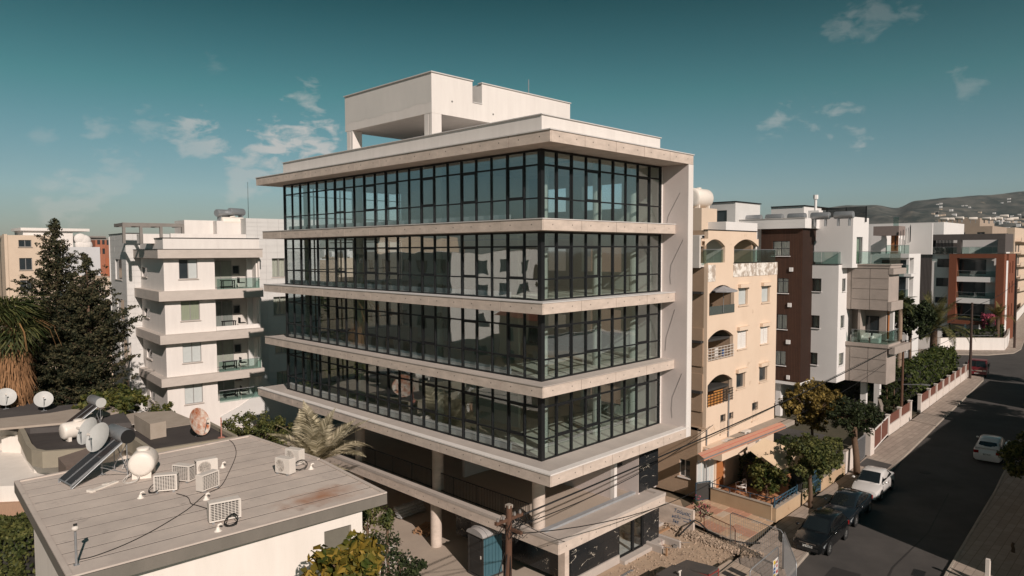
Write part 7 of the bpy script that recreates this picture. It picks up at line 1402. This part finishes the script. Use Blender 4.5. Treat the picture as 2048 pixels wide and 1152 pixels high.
# ================================================================== BUILDING SITE
PLWOOD = pmat('pallet_wood', (.38, .23, .13), (.28, .16, .09), .9, 4, stretch=(1, 6, 1)); TOIL = pmat('grey_blue_toilet_plastic', (.055, .125, .155), (.045, .105, .13), .45, 2); TOILG = pmat('toilet_door_grey', (.05, .047, .045), (.04, .038, .036), .5, 3); TOILR = pmat('toilet_roof_grey', (.36, .34, .33), (.30, .29, .28), .6, 3)
tp = onz(952, 1158, 0); t = thing('portable_toilet', 'blue-grey portable toilet with a ribbed pale roof under the podium edge', 'portable toilet', (tp.x+.75, tp.y+.15, 0), D(-3)); s_ = .58
obj('side_panel', MB().box(-s_, s_, -s_, -s_+.05, .1, 2.05), TOIL, t); obj('side_panel', MB().box(-s_, s_, s_-.05, s_, .1, 2.05), TOIL, t); obj('side_panel', MB().box(s_-.05, s_, -s_+.051, s_-.051, .1, 2.05), TOIL, t)
q = MB(); 
for k in range(5): q.box(-s_+.1+k*.21, -s_+.17+k*.21, -s_-.03, -s_-.001, .2, 1.95)
obj('side_ribs', q, TOIL, t, kind='stuff'); obj('door_frame', MB().box(-s_-.03, -s_, -s_, -s_+.1, .1, 2.05).box(-s_-.03, -s_, s_-.1, s_, .1, 2.05).box(-s_-.03, -s_, -s_+.1, s_-.1, 1.95, 2.05), TOILG, t); dd = obj('door', MB().bbox(-s_-.02, -s_+.02, -s_+.11, s_-.11, .15, 1.94), TOILG, t); obj('door_inset', MB().box(-s_-.035, -s_-.021, -s_+.2, s_-.2, .25, .75).box(-s_-.035, -s_-.021, -s_+.2, s_-.2, .85, 1.3).box(-s_-.035, -s_-.021, -s_+.2, s_-.2, 1.4, 1.85), pmat('dark_door_inset', (.03, .03, .03), None, .4), dd); obj('door_latch', MB().box(-s_-.06, -s_-.036, -s_+.14, -s_+.2, 1.0, 1.15), ACW, dd)
q = MB(); n = 12; vs_ = []
for k in range(n+1): a = math.pi*k/n; vs_ += [(-s_-.08, -math.cos(a)*(s_+.05), 2.05+.30*math.sin(a)), (s_+.05, -math.cos(a)*(s_+.05), 2.05+.30*math.sin(a))]
q.add(vs_, [(2*k, 2*k+2, 2*k+3, 2*k+1) for k in range(n)]+[tuple(2*k for k in range(n, -1, -1)), tuple(2*k+1 for k in range(n+1))]); obj('roof', q, TOILR, t, smooth=40)
for x in (-.35, -.05, .25, .5): q = MB().tube([(x, -math.cos(math.pi*k/n)*(s_+.06), 2.06+.31*math.sin(math.pi*k/n)) for k in range(n+1)], .035, 6); obj('roof_rib', q, TOILR, t, smooth=True)
obj('base_skid', MB().box(-s_-.05, s_+.05, -s_-.02, s_+.02, 0, .1), TOILG, t)
def pallet(label, x, y, z, rz, up=False):
    t = thing('pallet', label, 'pallet', (x, y, z), rz); 
    for k in range(7): obj('slat', MB().box(-.6+k*.18, -.6+k*.18+.10, -.5, .5, .12, .14), PLWOOD, t)
    for y_ in (-.45, 0, .4): obj('bearer', MB().box(-.6, .58, y_-.04, y_+.06, 0, .119), PLWOOD, t)
    return t
p = onz(838, 1078, 0); pallet('lower wooden pallet of a pair leaning by the round column', p.x+.9, p.y+.5, 0, .3); pallet('upper wooden pallet of a pair leaning by the round column', p.x+.95, p.y+.45, .15, .35)
p = onz(806, 1050, 0)
for k in range(4):
    for j in range(3): t = obj('cement_bag', MB().bbox(-.33, .33, -.19, .19, 0, .15, .06), pmat('cement_bag_paper', (.46, .45, .43), (.25, .25, .25), .8, 9, contrast=3)); t.location = (p.x+.6+(j % 3)*.62-.04*k, p.y+.8+.05*k, .12+k*.155); t.rotation_euler = (0, 0, R.uniform(-.1, .1)); tagit(t, 'cement bag, %s column from the left, %s layer of the pallet stack' % (['first', 'second', 'third'][j], ['bottom', 'second', 'third', 'top'][k]), 'cement bag', 'cement bags stacked on the ground floor')
p = onz(798, 985, 0); tagit(obj('water_container', MB().bbox(p.x, p.x+.9, p.y, p.y+.9, .1, 1.0, .05), TANKW), 'pale plastic container standing in the dark ground floor', 'container')
p = onz(800, 1012, 0)
rb_ = MB(); rg = random.Random(6)
def rocks(q, poly_fn, n, s0, s1):
    for _ in range(n):
        x, y, zz = poly_fn(); s = rg.uniform(s0, s1); m_ = Matrix.Translation((x, y, zz+s*.2))@Matrix.Rotation(rg.uniform(0, 6), 4, rv(rg)); v = [m_@Vector((a*s*rg.uniform(.3, .6), b2*s*rg.uniform(.3, .6), c*s*rg.uniform(.25, .5))) for a in (-1, 1) for b2 in (-1, 1) for c in (-1, 1)]
        q.add(v, [(0, 1, 3, 2), (4, 6, 7, 5), (0, 4, 5, 1), (2, 3, 7, 6), (0, 2, 6, 4), (1, 5, 7, 3)])
def along(pts, wid):
    def f():
        i = rg.randrange(len(pts)-1); t_ = rg.random(); a, b2 = pts[i], pts[i+1]; x, y = a[0]+(b2[0]-a[0])*t_, a[1]+(b2[1]-a[1])*t_; r_ = rg.gauss(0, wid); return x+r_, y+rg.gauss(0, wid), max(0, .10-abs(r_)*.14)
    return f
RUB = pmat('pale_rubble', (.46, .35, .26), (.26, .20, .15), .95, 9, island=.3); line_ = [(lambda p: (p.x, p.y))(onz(u, v, 0)) for u, v in ((1345, 1052), (1385, 1070), (1430, 1085), (1470, 1100), (1500, 1108))]
rocks(rb_, along(line_, .30), 1300, .03, .11); rocks(rb_, lambda: (rg.uniform(3, 13), rg.uniform(-2.9, .6), 0), 1100, .02, .08); rocks(rb_, along([(4.2, -.9), (5.8, -1.6)], .35), 300, .04, .14); obj('rubble', rb_, RUB, kind='stuff')
rb_ = MB(); rocks(rb_, along([(-1.5, 9), (-.5, 14), (.3, 17)], .35), 300, .08, .3); obj('rubble', rb_, pmat('white_rubble', (.6, .56, .52), (.4, .37, .33), .95, 5, island=.3), kind='stuff')
# graffiti wall
gwp = onz(1386, 1066, 0); t = thing('concrete_barrier_wall', 'upright grey concrete wall piece with blue handwritten graffiti', 'wall', (gwp.x, gwp.y, 0)); Lw = 4.2; obj('slab', MB().bbox(0, .18, 0, Lw, 0, 1.25), CONC, t)
def letters(txt, mat, loc, rot, size, par, name='lettering', ext=.004, al='LEFT', shear=0, font=None):
    cu = bpy.data.curves.new(name, 'FONT'); cu.body = txt; cu.size = size; cu.extrude = ext; cu.align_x = al; cu.shear = shear; o = bpy.data.objects.new(name+'_src', cu); COL.objects.link(o)
    dg = bpy.context.evaluated_depsgraph_get(); me = bpy.data.meshes.new_from_object(o.evaluated_get(dg)); bpy.data.objects.remove(o); me.materials.clear(); me.materials.append(mat); k = bpy.data.objects.new(name, me); COL.objects.link(k); k.parent = par; k.location = loc; k.rotation_euler = rot; return k
SPRAY = pmat('blue_spray_paint', (.02, .09, .20), None, .7); rt_ = (D(90), 0, D(-90))
letters('Τούμας', SPRAY, (-.006, 1.25, .88), rt_, .30, t, ext=.003, shear=.3); letters('μελι', SPRAY, (-.006, 1.35, .56), rt_, .28, t, ext=.003, shear=.2); letters('5κε', SPRAY, (-.006, 1.3, .28), rt_, .26, t, ext=.003, shear=.2)
obj('arrow', MB().box(-.008, -.003, .12, .72, .66, .685).box(-.008, -.003, .30, .62, .50, .525), SPRAY, t); q = MB(); q.add([(-.006, .08, .67), (-.006, .24, .76), (-.006, .26, .73), (-.006, .14, .67), (-.006, .26, .60), (-.006, .24, .575)], [(0, 1, 2, 3), (0, 3, 4, 5)]); obj('arrow_head', q, SPRAY, t)
t = thing('step_block', 'stacked flat concrete pieces lying behind the graffiti wall', 'concrete slab', (gwp.x-2.2, gwp.y+2.0, 0)); obj('slab', MB().bbox(0, 2.0, 0, 1.4, 0, .22), CONC2, t); obj('slab', MB().bbox(-.2, 1.6, -.5, 1.0, .221, .36), CONC2, t); obj('plank', MB().box(-.4, 2.2, -.75, -.6, 0, .07), PLWOOD, t)
tagit(obj('black_hose', MB().tube([gwp+Vector(v) for v in ((-1.2, .2, .12), (-.6, 0, .5), (0, -.1, .75), (.2, -.3, .6), (.3, -.9, .15), (.3, -1.7, .06), (.7, -2.8, .05), (1.2, -3.3, .05))], .045, 7), CABLE, smooth=True), 'thick black hose draped over the graffiti wall end and along the rubble', 'hose')
# formwork stubs and plinth clutter
for k, (u, v, l) in enumerate(((1283, 1092, 'left low concrete kerb stub jutting out beside the marble entrance'), (1318, 1082, 'right low concrete kerb stub jutting out beside the marble entrance'))): p = onz(u, v, 0); t = thing('kerb_stub', l, 'concrete stub', p); obj('block', MB().bbox(-.08, .08, -1.3, .3, 0, .38), CONC2, t); obj('rebar', MB().cyl((0, -1.3, .3), (.3, -1.7, .34), .012, n=5), STEELG, t)
p = onz(1352, 1093, 0); t = thing('clay_block', 'dark hollow block lying on the dirt in front of the entrance', 'block', p, .3); obj('shell', MB().box(-.22, .22, -.10, .10, 0, .14), PERG, t); obj('cores', MB().box(-.18, -.02, -.07, .07, .141, .144).box(.02, .18, -.07, .07, .141, .144), DARKV, t)
p = onz(1333, 1112, 0); t = thing('stake', 'short wooden stake standing in the dirt near the entrance', 'stake', p); obj('post', MB().box(-.04, .04, -.04, .04, 0, .42), PLWOOD, t); obj('string', MB().tube([(0, 0, .4), (.4, .5, .3), (.9, .9, .35)], .008, 4), L_PINK, t)
p = onz(1200, 1140, 0); t = thing('steel_rails', 'pair of thin steel rails lying along the marble plinth', 'rails', (4.6, -.1, 0)); obj('rail', MB().box(-1.6, 1.9, 0, .03, 0, .04), STEELG, t); obj('rail', MB().box(-1.6, 1.9, .09, .12, 0, .04), STEELG, t)
# skips and site boxes at the bottom edge
SKIP = pmat('dark_skip_metal', (.055, .055, .055), (.10, .085, .075), .6, 1.4, spots=((.20, .12, .09), 5, .66))
def site_box(label, cs, z, frame=None):
    P_ = [onz(u, v, z) for u, v in cs]; c = (P_[0]+P_[2])/2; t = thing('metal_site_box', label, 'metal box', (c.x, c.y, 0)); pl = [(q_.x-c.x, q_.y-c.y) for q_ in P_]
    obj('body', MB().prism([(x*.95, y*.95) for x, y in pl], 0, z-.09), SKIP, t); obj('lid', MB().prism(pl, z-.08, z), SKIP, t)
    if frame:
        q = MB()
        for (x0, y0), (x1, y1) in zip(pl, pl[1:]+pl[:1]):
            for zz in (z-.13, z-.42, z-.75): q.cyl((x0, y0, zz), (x1, y1, zz), .022, n=5)
            q.cyl((x0, y0, .02), (x0, y0, z-.05), .03, n=5)
        obj('tube_frame', q, frame, t)
    return t
RF = pmat('red_oxide_frame', (.30, .04, .035), (.22, .035, .03), .5, 3)
site_box('flat dark metal site box with red tube frame at the bottom edge', [(1374, 1119), (1437, 1135), (1418, 1146), (1350, 1130)], 1.15, RF); t = site_box('wide dark metal site box with small valve on its lid, left of the red-framed one', [(1345, 1129), (1440, 1160), (1400, 1185), (1312, 1148)], 1.1); obj('lid_valve', MB().cyl((.0, .3, 1.1), (.0, .3, 1.32), .05, n=8).cyl((-.12, .3, 1.3), (.12, .3, 1.3), .03, n=6), ACW, t)
P_ = [onz(u, v, .5) for u, v in ((1460, 1119), (1524, 1148), (1470, 1185), (1405, 1152))]; c = (P_[0]+P_[2])/2; t = thing('plank_platform', 'low platform of pale boards with two dark slots behind the site fence', 'platform', (c.x, c.y, 0)); pl = [(q_.x-c.x, q_.y-c.y) for q_ in P_]
A, B, C_, D_ = [Vector((x, y, 0)) for x, y in pl]; BO = pmat('pale_board', (.52, .42, .33), (.42, .33, .26), .85, 5, stretch=(1, 6, 1))
for k in range(12): f0, f1 = k/12+.004, (k+1)/12-.004; v = [A.lerp(B, f0), A.lerp(B, f1), D_.lerp(C_, f1), D_.lerp(C_, f0)]; obj('board', MB().prism([(p.x, p.y) for p in v], .40, .5+.006*(k % 2)), BO, t)
for k in (0, 1): f0, f1 = .25+.22*k, .40+.22*k; v = [A.lerp(D_, f0).lerp(B.lerp(C_, f0), .25), A.lerp(D_, f0).lerp(B.lerp(C_, f0), .75), A.lerp(D_, f1).lerp(B.lerp(C_, f1), .75), A.lerp(D_, f1).lerp(B.lerp(C_, f1), .25)]; obj('slot', MB().prism([(p.x, p.y) for p in v], .507, .512), DARKV, t)
obj('frame', MB().prism([(p[0]*.9, p[1]*.9) for p in pl], .02, .39), PERG, t)
def meshfence(label, a, b_, h=1.9, sign=False, step=.11):
    a = Vector(a); b_ = Vector(b_); d = b_-a; L = d.length; t = thing('site_fence_panel', label, 'fence panel', a, math.atan2(d.y, d.x)); obj('frame', MB().tube([(0, 0, 0), (0, 0, h-.12), (.12, 0, h), (L-.12, 0, h), (L, 0, h-.12), (L, 0, 0)], .024, 7), STEELG, t, smooth=True); q = MB()
    n = int(L/step); [q.box(.02+(L-.04)*k/n-.0035, .02+(L-.04)*k/n+.0035, -.004, .004, .12, h-.02) for k in range(1, n)]; [q.box(.02, L-.02, .005, .012, .12+(h-.2)*k/9-.0035, .12+(h-.2)*k/9+.0035) for k in range(10)]; obj('wire_mesh', q, STEELG, t, kind='stuff'); return t, L
fa = onz(1462, 1085, 0); fb = onz(1566, 1165, 0); z_ = 1.9
fa = onz(1461, 1024, 1.9); fa.z = 0; fb = onz(1566, 1062, 1.9); fb.z = 0; meshfence('wire mesh site fence panel between the rubble and the parked black hatchback', fa, fb)
fc = onz(1500, 1140, 1.9); fc.z = 0; fd = onz(1557, 1092, 1.9); fd.z = 0; t, L = meshfence('wire mesh site fence panel carrying warning signs at the bottom edge', fc, fd)
SG = {k: pmat('sign_'+k, c, None, .5) for k, c in (('white', (.75, .73, .70)), ('yellow', (.62, .42, .05)), ('blue', (.03, .10, .30)), ('red', (.5, .03, .03)))}
sg = thing('warning_sign', 'white, yellow and blue safety sign board tied to the site fence', 'sign', XF[t.name]@Vector((L-.75, -.04, 1.0)), t.rotation_euler.z); obj('board', MB().box(0, .62, -.012, 0, -.35, .45), SG['white'], sg)
obj('print', MB().box(.04, .28, -.016, -.0125, .25, .42).box(.04, .28, -.016, -.0125, -.32, -.22), SG['yellow'], sg); obj('print', MB().box(.04, .28, -.016, -.0125, -.02, .08).box(.04, .28, -.016, -.0125, -.18, -.08), SG['blue'], sg); mt_ = Matrix.Rotation(D(90), 4, 'X'); obj('print', MB().lathe([(.001, .013), (.07, .013), (.07, .017), (.001, .017)], Matrix.Translation((.45, 0, .28))@mt_, 14).lathe([(.001, .013), (.07, .013), (.07, .017), (.001, .017)], Matrix.Translation((.45, 0, .08))@mt_, 14).box(.36, .56, -.016, -.0125, -.25, -.12), SG['red'], sg)
fe = fd; ff = onz(1568, 1180, .8); ff.z = 0; meshfence('wire mesh site fence panel seen edge-on beside the road', fb+Vector((.02, -.05, 0)), Vector((fb.x-3.0, fb.y-1.9, 0)), step=.08)
rm = MB(); ra = onz(1385, 1040, 0); meshfence('rusty reinforcing mesh standing along the drive edge', onz(1408, 1062, 0), onz(1470, 1092, 0), 1.0, step=.22)[0].children[0].data.materials[0] = pmat('rusty_steel', (.20, .08, .04), (.14, .06, .035), .8, 5)
t = thing('concrete_post', 'pale wooden-look gate post at the bottom right on the shaded pavement', 'post', (onz(1976, 1118, 1.35).x, onz(1976, 1118, 1.35).y, 0)); obj('post', MB().box(-.08, .08, -.08, .08, 0, 1.35), WBASE, t); obj('brace_board', MB().add([(.08, -.03, 0), (.5, -.03, 0), (.5, -.03, 1.1), (.08, -.03, .6), (.08, .03, 0), (.5, .03, 0), (.5, .03, 1.1), (.08, .03, .6)], [(0, 1, 2, 3), (7, 6, 5, 4), (3, 2, 6, 7), (1, 5, 6, 2), (0, 3, 7, 4), (0, 4, 5, 1)]), WBASE, t)
# small life on balconies and in the street
for k, (u, v, x_) in enumerate(((1433, 722, 17.9), (1447, 722, 17.9))):
    p = ony(u, v, 3.2); t = thing('laundry', ['pale shirt', 'blue towel'][k]+' hung to dry in the railed arched balcony of the beige building', 'laundry', p); obj('cloth', MB().box(-.2, .2, -.01, .01, .1, .85), [WHITE, SG['blue']][k], t); obj('line', MB().box(-.3, .3, -.004, .004, .851, .86), CABLE, t)
# ================================================================== AIR
hzb = MB().box(-2600, 6600, -4200, 6200, -1.3, 720)
hm = bpy.data.materials.new('haze'); hm.use_nodes = True; t = hm.node_tree; t.nodes.clear(); o_ = nd(t, 'ShaderNodeOutputMaterial'); pv = nd(t, 'ShaderNodeVolumePrincipled'); pv.inputs['Density'].default_value = 3.2e-5; pv.inputs['Color'].default_value = (.80, .88, .92, 1); pv.inputs['Anisotropy'].default_value = .2
t.links.new(pv.outputs[0], o_.inputs['Volume']); obj('haze', hzb, hm, kind='stuff')
